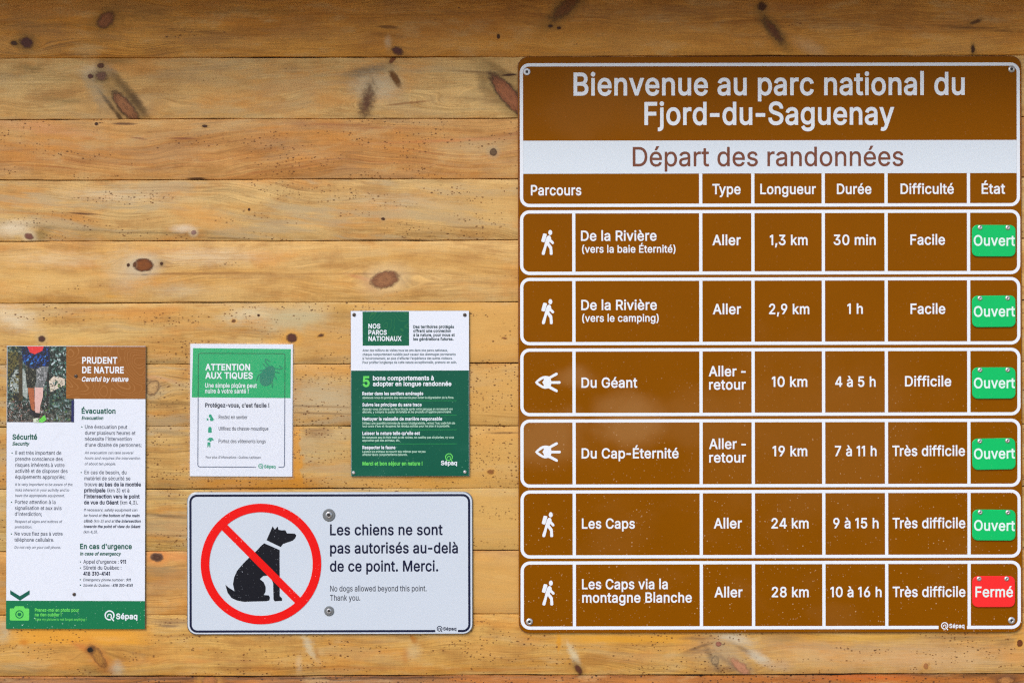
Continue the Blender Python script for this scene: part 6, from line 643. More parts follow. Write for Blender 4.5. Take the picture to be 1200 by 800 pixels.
# rows are listed with joints measured at the left edge; the roll of the camera gives the slope
SL = 1.75   # joint height difference between the left edge and the picture's centre
boards = [
 # y0, y1, depth, seed, light, mid, dark, specks, grey, slope, lines, knots, stains
 (-150, -77, .0006, 1, LT, MD, DK, .2, .1, 0, .5, [], []),
 (-77, -4.5, .0000, 2, (206, 150, 84), (184, 128, 62), DK, .2, .1, 0, .5, [], []),
 (-4.5, 68.3, .0010, 3, (236, 176, 88), (214, 148, 56), (122, 72, 22), .12, .12, .01, .55,
   [(124, 24, 12, 8, -42, (150, 90, 50), (70, 38, 18), OLV, .35, .5), (31, 50, 8, 6.5, 20, (92, 52, 44), (72, 40, 34), OLV, .55, .5),
    (17, 51, 4, 2.5, 10, (80, 50, 30), (60, 34, 20), OLV, .5, .6), (466, 60, 7, 4.5, 25, (96, 52, 40), (70, 36, 26), OLV, .2, .6),
    (664, 8, 22, 7, -42, (120, 70, 26), (52, 26, 10), OLV, .5, .9), (655, 33, 2.6, 1.8, 0, DRK, DRK, OLV, .3, .4), (645, 31, 3, 2, 0, DRK, DRK, OLV, .3, .4),
    (906, 36, 17, 5, 52, (110, 62, 26), (50, 24, 10), OLV, .6, 1.0), (893, 8, 5, 5, 0, (80, 44, 18), (58, 30, 12), OLV, .4, .7), (1140, 58, 2.2, 5, 0, DRK, DRK, OLV, .4, .6),
    (584, 43, 2, 3, 0, DRK, DRK, OLV, .1, .4), (1143, 26, 6, 2, -20, (96, 58, 20), (70, 40, 14), OLV, .4, .9)],
   [(170, 18, 60, 14, 6, OLV, .45, 0, .9, .8), (235, 37, 45, 3, 5, (120, 76, 30), .6, 0, .9, .7), (285, 14, 60, 4, 0, OLV, .5, 0, .9, .7), (60, 30, 70, 3, 0, OLV, .35, 0, .9, .8),
    (455, 32, 14, 2.2, 4, DRK, .85, 0, .5, .1), (455, 42, 22, 3, 5, DRK, .6, 0, .8, .6), (455, 50, 4, 8, 0, PALE, .5, 0, .9, 0), (950, 56, 22, 8, 25, PALE, .35, 0, .9, .2),
    (890, 44, 30, 3, 2, DRK, .6, 0, .8, .7), (780, 12, 430, 26, 0, (124, 66, 6), .6, 1, .9, .3), (760, 50, 430, 20, 0, (190, 124, 40), .5, 1, .9, .3), (200, 6, 240, 12, 0, (150, 96, 34), .4, 1, .9, .4), (1150, 34, 60, 2.4, 4, (96, 56, 16), .7, 0, .7, .7), (1030, 28, 150, 10, 0, (120, 72, 22), .35, 0, .9, .8), (690, 44, 90, 14, 0, (206, 148, 60), .35, 0, .9, .7)]),  # wide strips at top right put the darker shade there into the colour
 (68.3, 140.3, .0000, 4, (238, 206, 154), (226, 182, 122), (166, 116, 60), .16, .28, .0, .4,
   [(147, 125, 24, 8, 50, (160, 104, 62), (54, 28, 12), OLV, .45, .4), (119, 89, 7, 5, 8, (126, 88, 66), (84, 50, 34), OLV, .6, .8),
    (106, 89.5, 3.4, 2.8, 0, (100, 62, 50), (84, 50, 36), OLV, .2, .4), (118, 77, 4, 3, 0, (100, 62, 40), (84, 50, 30), OLV, .4, .4),
    (430, 120, 17, 6, -76, (110, 72, 44), (76, 44, 24), (150, 116, 72), .5, 1.3), (463, 92, 11, 4, 58, (120, 76, 26), (96, 56, 20), (190, 160, 110), .3, .7), (460, 70, 6, 2.6, -50, (130, 76, 36), (104, 58, 28), OLV, .15, .5),
    (596, 112, 34, 10, 50, (166, 100, 60), (54, 28, 14), OLV, .45, .35), (597, 88, 8, 1.4, -4, DRK, DRK, OLV, .2, .5)],
   [(142, 98, 32, 6, 50, (92, 62, 20), .75, 0, .9, .15), (160, 120, 24, 6, 55, (74, 46, 18), .85, 0, .8, .15), (128, 122, 22, 2.6, 52, (60, 32, 16), .9, 0, .8, .3), (150, 128, 20, 1.8, 52, (214, 178, 130), .7, 0, .9, .2), (136, 72, 20, 4, 0, OLV, .55, 0, .9, .3), (112, 104, 22, 10, 60, GREY, .6, 0, .9, .2),
    (34, 80, 22, 5, 4, (116, 98, 52), .6, 0, .9, .6), (62, 90, 60, 8, 3, OLV, .32, 0, .9, .8), (75, 118, 30, 4, 3, (122, 100, 56), .5, 0, .9, .6), (112, 84, 20, 9, 0, PALE, .5, 0, .9, 0),
    (140, 138, 8, 3, 60, (70, 40, 20), .8, 0, .6, 0), (430, 84, 30, 7, -12, (120, 98, 72), .8, 0, .8, .3), (440, 102, 28, 16, 0, (208, 192, 158), .75, 0, .9, .2), (478, 121, 30, 1.4, -6, (150, 96, 50), .7, 0, .6, 0),
    (560, 85, 40, 1.6, 4, (130, 84, 40), .7, 0, .8, .3), (566, 100, 6, 14, -20, (120, 88, 48), .55, 0, .9, .5), (570, 118, 60, 5, 4, (140, 100, 56), .55, 0, .9, .7), (590, 84, 30, 4, 30, (112, 76, 30), .5, 0, .9, .4),
    (390, 92, 25, 3, 0, ORG, .4, 0, .9, .2), (250, 100, 90, 14, 0, (220, 174, 104), .45, 0, .9, .3)]),
 (140.3, 211.3, .0008, 5, (222, 176, 118), (208, 152, 90), (166, 100, 54), .66, .22, .012, .75,
   [(578, 178.5, 4.5, 4.5, 0, (110, 84, 56), (74, 46, 26), GREY, .4, .3), (113, 145.5, 2.4, 2, 0, DRK, DRK, GREY, .1, .4), (240, 148, 3.2, 1.6, 0, DRK, DRK, OLV, .3, .4)],
   [(146, 145.3, 16, 1.5, 1, (74, 36, 22), .85, 0, .6, .1), (215, 162.5, 17, 1.3, 1, (132, 72, 46), .8, 0, .7, .3), (163, 162.5, 9, 1.2, 8, (132, 72, 46), .7, 0, .7, .3), (50, 150, 60, 8, 8, (222, 158, 110), .5, 0, .9, .6),
    (315, 165, 30, 7, 0, (176, 134, 92), .5, 0, .9, .6), (400, 147, 80, 4, 3, (150, 88, 56), .55, 0, .9, .75), (560, 170, 40, 10, 0, (204, 172, 122), .6, 0, .9, .4), (230, 209.2, 12, 1.3, 0, (60, 28, 10), .9, 0, .5, 0),
    (520, 165, 90, 2, -2, (214, 128, 70), .55, 0, .9, .5), (70, 189, 60, 3, 0, (150, 90, 50), .35, 0, .9, .8)]),
 (211.3, 283.2, .0002, 6, (226, 196, 146), (212, 174, 118), (150, 112, 64), .55, .6, -.085, .9,
   [(34, 277, 5.5, 3.8, 20, (130, 84, 70), (110, 70, 50), PALE, .5, .5), (227, 272.5, 3.2, 3, 0, (150, 116, 104), (130, 92, 76), PALE, .5, .4), (449, 256.5, 2.4, 1.8, 10, DRK, DRK, GREY, .2, .4), (292, 245.5, 1.6, 1.8, 0, DRK, DRK, ORG, .2, .3)],
   [(97, 250.5, 18, 1.1, 3, (92, 52, 24), .9, 0, .6, 0), (235, 253, 40, 13, 14, (218, 150, 66), .65, 0, .9, .3), (280, 243, 34, 6, 3, (206, 146, 62), .5, 0, .9, .5), (48, 276, 12, 7, -30, (128, 100, 40), .6, 0, .9, .1),
    (15, 268, 24, 9, -10, (234, 214, 180), .75, 0, .9, .2), (30, 250, 60, 1.8, 3, (186, 124, 56), .6, 0, .9, .3), (140, 230, 70, 8, 2, (216, 196, 160), .6, 0, .9, .5), (80, 268, 70, 3, 5, (132, 104, 60), .55, 0, .9, .7),
    (200, 273, 60, 2, 1, (110, 86, 50), .7, 0, .9, .6), (260, 279, 60, 1.6, 3, (110, 80, 46), .7, 0, .9, .5), (215, 268, 14, 5, 0, (228, 206, 176), .7, 0, .9, 0), (455, 282, 60, 1.4, 1, (72, 42, 22), .8, 0, .9, .2),
    (550, 267, 26, 1.2, 3, (130, 88, 44), .7, 0, .8, .2), (460, 236, 70, 10, 3, (210, 186, 146), .55, 0, .9, .6), (500, 212.5, 40, 3, 0, (146, 116, 66), .5, 0, .9, .6), (580, 240, 90, 28, 0, (216, 168, 96), .5, 0, .9, .3),
    (250, 222, 60, 3, 3, (150, 118, 70), .45, 0, .9, .6)]),
 (283.2, 355.3, .0011, 7, (232, 196, 140), (222, 178, 112), (176, 124, 62), .10, .1, .004, .6,
   [(168, 310.5, 12, 8, 0, (132, 72, 22), (74, 36, 12), (206, 190, 160), .55, .25), (150.5, 310.5, 2, 2.2, 0, DRK, DRK, GREY, .3, .3), (189.5, 309, 2, 2, 0, DRK, DRK, OLV, .4, .3),
    (451, 327.5, 17, 10, -14, (158, 106, 66), (96, 54, 34), (222, 192, 146), .4, .35), (158, 310, 2, 3, 0, (100, 60, 30), DRK, GREY, .2, .3)],
   [(184, 306, 12, 5, 0, (170, 132, 70), .6, 0, .9, 0), (150, 318, 24, 24, 0, (206, 188, 156), .5, 0, .9, .2), (200, 321, 60, 1.6, 0, (146, 96, 46), .7, 0, .8, .3), (255, 320, 60, 1.1, 0, (150, 100, 50), .6, 0, .9, .3),
    (170, 321.8, 5, .9, 0, DRK, .7, 0, .5, 0), (425, 326, 20, 2.6, 16, (202, 132, 84), .65, 0, .8, .1), (428, 321, 16, 1.3, 2, (120, 78, 40), .7, 0, .8, .3), (432, 334, 10, 4, 40, (176, 110, 40), .6, 0, .9, .1),
    (510, 331, 70, 3, 0, (176, 136, 86), .5, 0, .9, .7), (40, 328, 80, 14, 0, (232, 186, 108), .5, 0, .9, .3), (70, 304, 60, 9, 0, (234, 206, 160), .55, 0, .9, .5), (240, 300, 70, 10, 0, (232, 208, 170), .55, 0, .9, .5),
    (520, 312, 80, 8, 0, (218, 168, 92), .5, 0, .9, .5), (130, 347, 9, 2, 0, ORG, .6, 0, .9, 0), (210, 340, 34, 9, 0, (206, 192, 160), .4, 0, .9, .4), (420, 321, 120, 1.3, 0, (168, 116, 58), .6, 0, .9, .6)]),
 (355.3, 427.3, .0000, 8, (226, 194, 138), (214, 170, 104), (160, 112, 56), .6, .3, .0, .5,
   [(49, 397, 4.2, 4, 0, (84, 50, 36), (60, 34, 24), GREY, .3, .4), (342, 396, 6.5, 5.5, 10, (92, 50, 34), (70, 38, 24), ORG, .6, .4), (274, 376, 2.6, 2, 0, (120, 76, 40), (96, 60, 30), ORG, .5, .5), (303, 369.5, 1.6, 1.6, 0, DRK, DRK, GREY, .1, .3),
    (376, 393, 4, 2, -20, (96, 58, 26), (76, 44, 20), ORG, .4, .8), (591, 396, 3, 1.2, 10, (150, 96, 50), (130, 80, 40), ORG, .3, .6)],
   [(345, 372, 46, 16, -10, (196, 182, 140), .8, .3, .7, .15), (15, 372, 30, 14, 20, (232, 216, 184), .6, 0, .9, .4), (100, 363, 110, 2.2, 1, (170, 120, 64), .5, 0, .9, .7), (290, 368, 30, 10, -10, (214, 206, 174), .5, 0, .9, .3),
    (390, 400, 60, 22, 0, (210, 156, 82), .5, 0, .9, .3), (520, 360, 160, 5, 0, (214, 156, 66), .6, 1, .8, .3), (400, 366, 16, 10, 0, (178, 130, 52), .55, 0, .9, .2), (580, 392, 44, 40, 0, (220, 166, 86), .75, 1, .5, .1),
    (190, 424, 30, 3, 0, (146, 112, 62), .6, 0, .9, .5), (375, 422, 30, 3, 0, (156, 116, 62), .55, 0, .9, .6), (75, 398, 90, 8, 0, (228, 180, 96), .4, 0, .9, .4), (320, 401, 12, 4, 0, (228, 170, 80), .5, 0, .9, .2)]),
 (427.3, 500.2, .0007, 9, (220, 184, 124), (206, 160, 92), (138, 98, 50), .95, .6, .01, .95,
   [(179, 454, 7.5, 9.5, 25, (200, 160, 104), (110, 76, 48), GREY, .2, .3)],
   [(200, 472, 60, 3, 2, (122, 90, 46), .7, 0, .9, .6), (190, 477, 50, 4, 0, (132, 100, 58), .5, 0, .9, .8), (375, 466, 44, 28, 0, (192, 172, 134), .75, 0, .8, .3), (370, 476, 50, 1.3, 2, (120, 84, 50), .7, 0, .8, .4),
    (375, 484, 50, 1.3, 2, (120, 84, 50), .6, 0, .8, .4), (385, 432, 60, 10, 0, (220, 158, 74), .6, 0, .9, .3), (580, 465, 44, 40, 0, (216, 164, 86), .7, 1, .5, .1), (588, 500, 24, 1.2, 0, (92, 60, 20), .8, 0, .6, .1),
    (185, 443, 25, 3, 10, (222, 150, 90), .5, 0, .9, .3), (588, 488, 26, 1.6, 4, (170, 120, 50), .6, 0, .8, .4)]),
 (500.2, 573.3, .0001, 10, (216, 184, 126), (206, 164, 100), (140, 104, 58), .9, .5, .0, .8,
   [(575, 552.5, 4, 3, 0, (150, 94, 40), (120, 72, 28), ORG, .4, .6)],
   [(196, 506, 30, 3, 6, (142, 120, 84), .7, 0, .8, .4), (176, 508, 8, 2, 0, GREY, .6, 0, .8, 0), (372, 507, 17, 7, -6, (132, 92, 52), .75, .6, .6, .5), (347, 538, 7, 42, 0, (216, 144, 40), .8, 1, .5, .1), (300, 567, 90, 8, 0, (204, 132, 34), .75, 1, .6, .2), (280, 572, 60, 1.6, 0, (90, 50, 20), .7, 0, .9, .5),
    (385, 530, 34, 16, 0, (196, 170, 118), .5, 0, .9, .5), (580, 535, 44, 40, 0, (216, 166, 88), .7, 1, .5, .1), (196, 568, 30, 3, 0, (150, 116, 66), .6, 0, .9, .6), (590, 507, 20, 1.4, 0, (110, 72, 34), .75, 0, .8, .2),
    (480, 567, 90, 9, 0, (222, 160, 66), .7, 1, .8, .1)]),
 (573.3, 646, .0009, 11, (218, 190, 132), (208, 172, 108), (136, 102, 56), .5, .4, -.03, .9,
   [],
   [(196, 584, 30, 1.6, 0, (140, 112, 74), .65, 0, .9, .3), (196, 604, 32, 2, 5, (110, 86, 56), .75, 0, .9, .3), (196, 627, 30, 1.6, 0, (140, 100, 54), .7, 0, .9, .3), (196, 634, 30, 1.4, 0, (140, 100, 54), .6, 0, .9, .3),
    (580, 610, 44, 40, 0, (216, 166, 88), .75, 1, .5, .1)]),
 (646, 720.5, .0003, 12, (220, 174, 112), (208, 156, 88), (156, 100, 48), .3, .25, .0, .6,
   [(184, 652.5, 8, 5.5, 8, (70, 34, 12), (116, 82, 56), (214, 130, 60), .6, .3)],
   [(205, 651, 30, 6, 4, (214, 136, 70), .7, 0, .9, .2), (190, 668, 26, 7, 4, (150, 128, 92), .6, 0, .9, .4), (200, 676, 26, 5, -20, (180, 128, 76), .5, 0, .9, .3), (580, 683, 44, 40, 0, (218, 168, 90), .7, 1, .5, .1)]),
 (720.5, 792.3, .0000, 13, (224, 184, 114), (210, 160, 84), (156, 104, 48), .68, .2, .006, .6,
   [(115, 769, 15, 6, 55, (176, 120, 50), (96, 54, 26), (198, 116, 44), .4, .6), (106, 761, 3.6, 3.2, 0, (30, 18, 8), (40, 24, 12), DRK, .5, .4), (678, 784, 7, 3.4, 62, (96, 54, 34), (80, 44, 24), OLV, .5, .6), (842, 754, 3.6, 3, 0, (156, 98, 76), (120, 66, 50), GREY, .3, .4),
    (1195, 753, 3.4, 4.6, 0, (120, 62, 20), (84, 42, 14), ORG, .6, .3), (1085, 780, 3, 3.4, 0, (176, 116, 66), (150, 94, 50), ORG, .3, .5), (868, 781, 16, 5, 42, (196, 136, 100), (150, 96, 66), GREY, .3, .8), (838, 773, 4.5, 5.5, 0, (170, 140, 100), (110, 90, 66), GREY, .2, .6)],
   [(93, 744, 82, 11, 0, (232, 160, 46), .8, 1, .35, .05), (28, 752, 6, 4, 0, (196, 110, 10), .7, 0, .9, .2), (130, 748, 20, 3, 0, (226, 168, 90), .5, 0, .9, .2), (95, 757, 14, 4, 25, (200, 112, 40), .7, 0, .9, .1), (60, 768, 60, 8, 0, (198, 148, 78), .5, 0, .9, .5),
    (116, 785, 26, 8, 0, (120, 84, 34), .6, .3, .8, .4), (137, 783, 9, 9, 0, (196, 186, 160), .6, 0, .9, .2), (20, 780, 40, 6, 0, (190, 164, 116), .6, 0, .9, .5), (205, 728, 26, 4, 2, (134, 98, 66), .75, 0, .8, .5), (196, 733, 14, 1.6, 0, (90, 66, 60), .7, 0, .8, .3),
    (5, 738, 7, 14, 0, (180, 170, 140), .6, 0, .9, .2), (362, 756, 5, 20, -30, (206, 196, 164), .6, 0, .9, .1), (372, 765, 3, 8, -10, (168, 116, 60), .6, 0, .9, .2), (270, 774, 120, 4, 0, (168, 110, 56), .45, 0, .9, .8), (230, 774, 16, 3, 0, (214, 146, 70), .7, 0, .9, .2),
    (340, 782, 130, 3, 0, (150, 96, 46), .55, 0, .9, .8), (40, 787, 80, 3, 0, (150, 118, 74), .6, 0, .9, .6), (480, 746, 26, 3.4, 3, (140, 100, 42), .6, 0, .9, .7), (484, 748, 3, 8, -24, (176, 108, 28), .8, 0, .8, 0), (484, 762, 9, 9, 0, (206, 188, 140), .5, 0, .9, .2), (475, 768, 4, 8, 0, (186, 118, 50), .5, 0, .9, .1),
    (570, 762, 24, 8, 0, (222, 162, 80), .5, 0, .9, .2), (560, 784, 160, 2.4, 1, (196, 122, 40), .6, 0, .9, .6), (655, 752, 2.6, 12, 0, (214, 140, 20), .75, 0, .7, .05), (732, 748, 90, 5.5, 0, (226, 158, 36), .75, 1, .7, .1), (672, 766, 5, 16, -30, (216, 204, 168), .65, 0, .9, .1), (1010, 747, 70, 4, 0, (216, 162, 52), .6, 1, .8, .15),
    (845, 760, 36, 20, 10, (176, 148, 110), .75, 0, .9, .4), (835, 772, 22, 4, 60, (90, 66, 46), .7, 0, .9, .3), (858, 778, 26, 3, 35, (110, 74, 54), .75, 0, .9, .3), (818, 758, 18, 2, -18, (96, 66, 44), .75, 0, .9, .2), (878, 764, 24, 3, 30, (96, 70, 54), .7, 0, .9, .3), (862, 748, 22, 6, 15, (206, 200, 178), .65, 0, .9, .2), (890, 770, 16, 6, 30, (212, 204, 180), .75, 0, .9, .1), (815, 747, 20, 3, 0, (116, 84, 56), .7, 0, .9, .5), (815, 763, 14, 3, -8, (120, 86, 60), .65, 0, .9, .5), (855, 783, 34, 3, 0, (120, 80, 56), .6, 0, .9, .4),
    (915, 779, 14, 7, 0, (206, 178, 146), .5, 0, .9, .3), (1000, 758, 110, 4, 2, (150, 116, 80), .6, 0, .9, .8), (1040, 768, 170, 20, 0, (206, 168, 120), .55, .5, .8, .3), (920, 747, 16, 5, 0, (150, 120, 70), .55, 0, .9, .4), (1130, 747, 50, 3.4, 2, (138, 110, 66), .65, 0, .9, .5), (1180, 752, 12, 4, -10, (120, 86, 48), .6, 0, .9, .5), (1100, 776, 80, 14, 0, (214, 178, 132), .4, 0, .9, .4),
    (1190, 770, 18, 10, 0, (222, 152, 74), .55, 0, .9, .2), (350, 778, 4, 10, 0, PALE, .3, 0, .9, 0)]),
]
for i, b in enumerate(boards):
    y0, y1, dep, seed, l_, m_, d_, sp, gr, slp, lns, kn, stn = b
    def fix(items):      # features were read off the photo; undo the roll so that they sit on the level boards
        return [((600 + (q[0] - 600) - (400 - q[1]) * -math.sin(ROLL) * 1.0, q[1] - (600 - q[0]) * math.sin(ROLL) * 1.0) + tuple(q[2:])) for q in items]
    kn, stn = fix(kn), fix(stn)
    mats = []
    for cxx in CUTS:                    # the same wood along the whole board; each stretch only carries the knots and stains that reach it
        a_, b_ = cxx
        near = lambda q, g_: q[0] + g_ * max(q[2], q[3]) + 4 > a_ and q[0] - g_ * max(q[2], q[3]) - 4 < b_
        mats.append(wood('pine_board_%d' % seed, seed, l_, m_, d_, [q for q in kn if near(q, 3.2)], [q for q in stn if near(q, 2.6)], sp, gr, slp, lns, flow=[q for q in kn if q[2] > 5]))
    plank(y0 - SL, y1 - SL, mats, dep, seed * 7 + 1)
# rough, darker timber under the planks
rough_mat = wood('rough_timber', 77, (196, 128, 60), (150, 94, 40), (60, 34, 12),
    [(1178 / 1, 799, 10, 5, 0, (180, 120, 60), (90, 50, 20), DRK, .4, .8), (244, 797, 9, 7, 0, (176, 110, 50), (120, 70, 30), ORG, .4, .5), (820, 790, 3.6, 3.2, 0, (24, 18, 12), (30, 20, 12), DRK, .3, .4)],
    [(60, 798, 60, 6, 0, (150, 110, 80), .6, 0, .9, .4), (420, 799, 60, 7, 0, (176, 150, 116), .5, 0, .9, .6), (470, 793, 60, 2, 0, (60, 34, 14), .8, 0, .9, .5), (1000, 790, 220, 2.4, 0, (50, 26, 8), .85, 0, .9, .4), (300, 793.5, 320, 2, 0, (70, 40, 16), .8, 0, .9, .5), (1000, 796, 200, 6, 0, (178, 96, 14), .7, 0, .9, .6), (740, 799, 120, 6, 0, (206, 130, 60), .5, 0, .9, .5),
     (1020, 795, 60, 4, 0, (206, 96, 18), .7, 0, .9, .5), (1130, 793, 70, 3, 0, (90, 60, 20), .7, 0, .9, .6), (580, 796, 60, 5, 0, (190, 110, 40), .5, 0, .9, .4)], .9, .15, .0, .9, bump=1.0, rough=.5, speck_col=(46, 24, 10))
plank(792.3 - SL, 868, rough_mat, -.0015, 701, gap=.7, wob=.7, cham=1.4)
for k, (a, b) in enumerate(((868, 941), (941, 1014), (1014, 1087), (1087, 1149.5))):
    plank(a, b, wood('pine_board_%d' % (90 + k), 90 + k, LT, MD, DK, (), (), .3, .2), .0004 * (k % 2), 800 + k)
dark = plain('dark_backing', (40, 26, 16), .9)
bx = [((X0 - 600) * S, ZC + (400 - 1149.5) * S), ((X1 - 600) * S, ZC + 550 * S)]
link_mesh('backing_board', [(bx[0][0], .006, bx[0][1]), (bx[1][0], .006, bx[0][1]), (bx[1][0], .006, bx[1][1]), (bx[0][0], .006, bx[1][1]),
                            (bx[0][0], .03, bx[0][1]), (bx[1][0], .03, bx[0][1]), (bx[1][0], .03, bx[1][1]), (bx[0][0], .03, bx[1][1])],
          [(0, 1, 2, 3), (7, 6, 5, 4), (0, 4, 5, 1), (1, 5, 6, 2), (2, 6, 7, 3), (3, 7, 4, 0)], dark, wall)
# roof overhang above the picture: its shade darkens the top boards
EAVE_Y, EAVE_D = -46, 0.34
zs = ZC + (400 - EAVE_Y) * S
ev = wood('eave_wood', 55, (150, 104, 60), (120, 80, 42), (80, 50, 26), (), (), 0, .2)
def box(name, x0, x1, y0, y1, z0, z1, mat, parent):
    v = [(x, y, z) for z in (z0, z1) for x, y in ((x0, y0), (x1, y0), (x1, y1), (x0, y1))]
    return link_mesh(name, v, [(3, 2, 1, 0), (4, 5, 6, 7), (0, 1, 5, 4), (1, 2, 6, 5), (2, 3, 7, 6), (3, 0, 4, 7)], mat, parent, uvs=[((p[0]) / S, (p[2] - p[1]) / S) for p in v])
box('soffit', bx[0][0], bx[1][0], -EAVE_D, -.004, zs, zs + .02, ev, wall)
box('fascia', bx[0][0], bx[1][0], -EAVE_D - .025, -EAVE_D - .0005, zs - .008, zs + .16, ev, wall)

# ------------------------------------------------------------------ shared sign materials
W_ = film('white_reflective_film', (220, 228, 236), .42, dots=.25, dot_rgb=(170, 160, 150), mottling=.02)
white_letter = film('white_lettering', (234, 238, 244), .4, mottling=.02)
steel = plain('screw_steel', (206, 204, 202), .34, .7)
dark_steel = plain('tarnished_screw', (104, 92, 84), .42, .9)
alu_edge = plain('sheet_edge', (150, 150, 148), .45, .8)
slot_dark = plain('screw_recess', (36, 32, 30), .6)

def screw(sign, x, y, r, d, mat=steel, recess=.42, name='screw', parent=None):
    o = sign.lathe(name, x, y, [(r, d), (r, d + .0006), (r * .85, d + .0017), (r * .55, d + .0024), (recess * r, d + .0026), (recess * r * .9, d + .0012), (0, d + .0010)], mat, parent=parent)
    if r > 2.4:
        sign.flat('recess', [(circ(x, y, recess * r * .86, 6), [])], slot_dark, d + .0014, parent=o)
    return o

def sepaq_mark(sign, x, y, r, mat, d, word=None, parent=None, w=None):
    """round tree-ring emblem with a small roof shape in it, and the word beside or under it"""
    w = w or r * .3
    polys = [(arc_band(x, y, r - w / 2, w, 72, 398, 36), []), None,
             (arc_band(x, y + r * .12, r * .36, w * .8, 150, 390), []), (bar(x + r * .3, y + r * .42, x + r * .8, y + r * 1.05, w), [])]
    # keep shapes from overlapping in one plane: emblem layers are stepped
    o = sign.flat('emblem', [polys[0]], mat, d, parent)
    sign.flat('emblem_bar', [polys[3]], mat, d + .00015, o if parent is None else parent)
    sign.flat('emblem_roof', [polys[2]], mat, d + .00015, o if parent is None else parent)
    if word:
        lettering(sign, [word], mat, d, parent=parent)
    return o

# ------------------------------------------------------------------ large brown trail board
TB = Sign('trail_board', 902.3, 403.5, .10, .0022, 'large brown trail information board with white tables of hikes and distances', 'information board')
low = (-.68, .25)
brown = film('brown_reflective_film', (136, 77, 0), .36, smear=.10, smear_rgb=(170, 122, 70), dots=1.0, dot_rgb=(206, 170, 128), low=low, mottling=.09, dot_scale=(170, 300), spec=.04,
             smears_sheen=((-.33, -.17, .10, .07, .5), (-.45, -.075, .05, .03, .4), (-.53, -.22, .10, .07, .4), (-.40, .57, .16, .10, .10), (.10, -.22, .3, .25, .10), (-.2, -.17, .12, .08, .12)))  # topmost smear is a faint reflection put into the film's colour
brown_text = film('brown_lettering', (122, 70, 48), .4)
edge_brown = plain('brown_sheet_edge', (112, 66, 44), .5)
D0, DF = .0, .0045
TB.plate('panel', rrect(607.3, 66.2, 1197.6, 740.8, 12), brown, D0, DF, .5, edge_mat=edge_brown)
L1, L2, L3 = DF + .0003, DF + .0006, DF + .0009
dv = [821.4, 882.5, 965, 1038.6, 1135.2]
T = 3.8
def ring(x0, y0, x1, y1, r, t): return (rrect(x0, y0, x1, y1, r), [rrect(x0 + t, y0 + t, x1 - t, y1 - t, r - t)[::-1]])
TB.flat('header_frame', [ring(609.6, 73.9, 1195.6, 242.3, 11, T)], white_letter, L1)
TB.flat('title_band', [(rrect(613.5, 164.6, 1191.7, 203.3, 0), [])], W_, L1)
for x in dv:
    TB.flat('divider', [(rrect(x - T / 2, 203.4, x + T / 2, 238.5, 0), [])], white_letter, L1)
rows = [(246, 321.7), (325, 404), (407.7, 487), (490.7, 570.6), (573.7, 653.5), (656.8, 736.8)]
for k, (a, b) in enumerate(rows):
    if k < 5:
        fr = TB.flat('row_frame', [ring(609.6, a, 1195.8, b, 11, T)], white_letter, L1)
    else:   # bottom line broken for the emblem
        o_ = rrect(609.6, a, 1195.8, b, 11); i_ = rrect(609.6 + T, a + T, 1195.8 - T, b - T, 11 - T)
        gx0, gx1 = 1099.2, 1132.6
        o2 = [p for p in o_]; n = 9
        # clockwise from the top right: corner TR 0..8, BR 9..17, BL 18..26, TL 27..35
        poly = o_[18:36] + o_[0:18] + [(gx1, b), (gx1, b - T)] + i_[0:18][::-1] + i_[18:36][::-1] + [(gx0, b - T), (gx0, b)]
        fr = TB.flat('row_frame', [(poly, [])], white_letter, L1)
    for x in [672.6] + dv:
        TB.flat('divider', [(rrect(x - T / 2, a + T + .02, x + T / 2, b - T - .02, 0), [])], white_letter, L1, parent=fr)

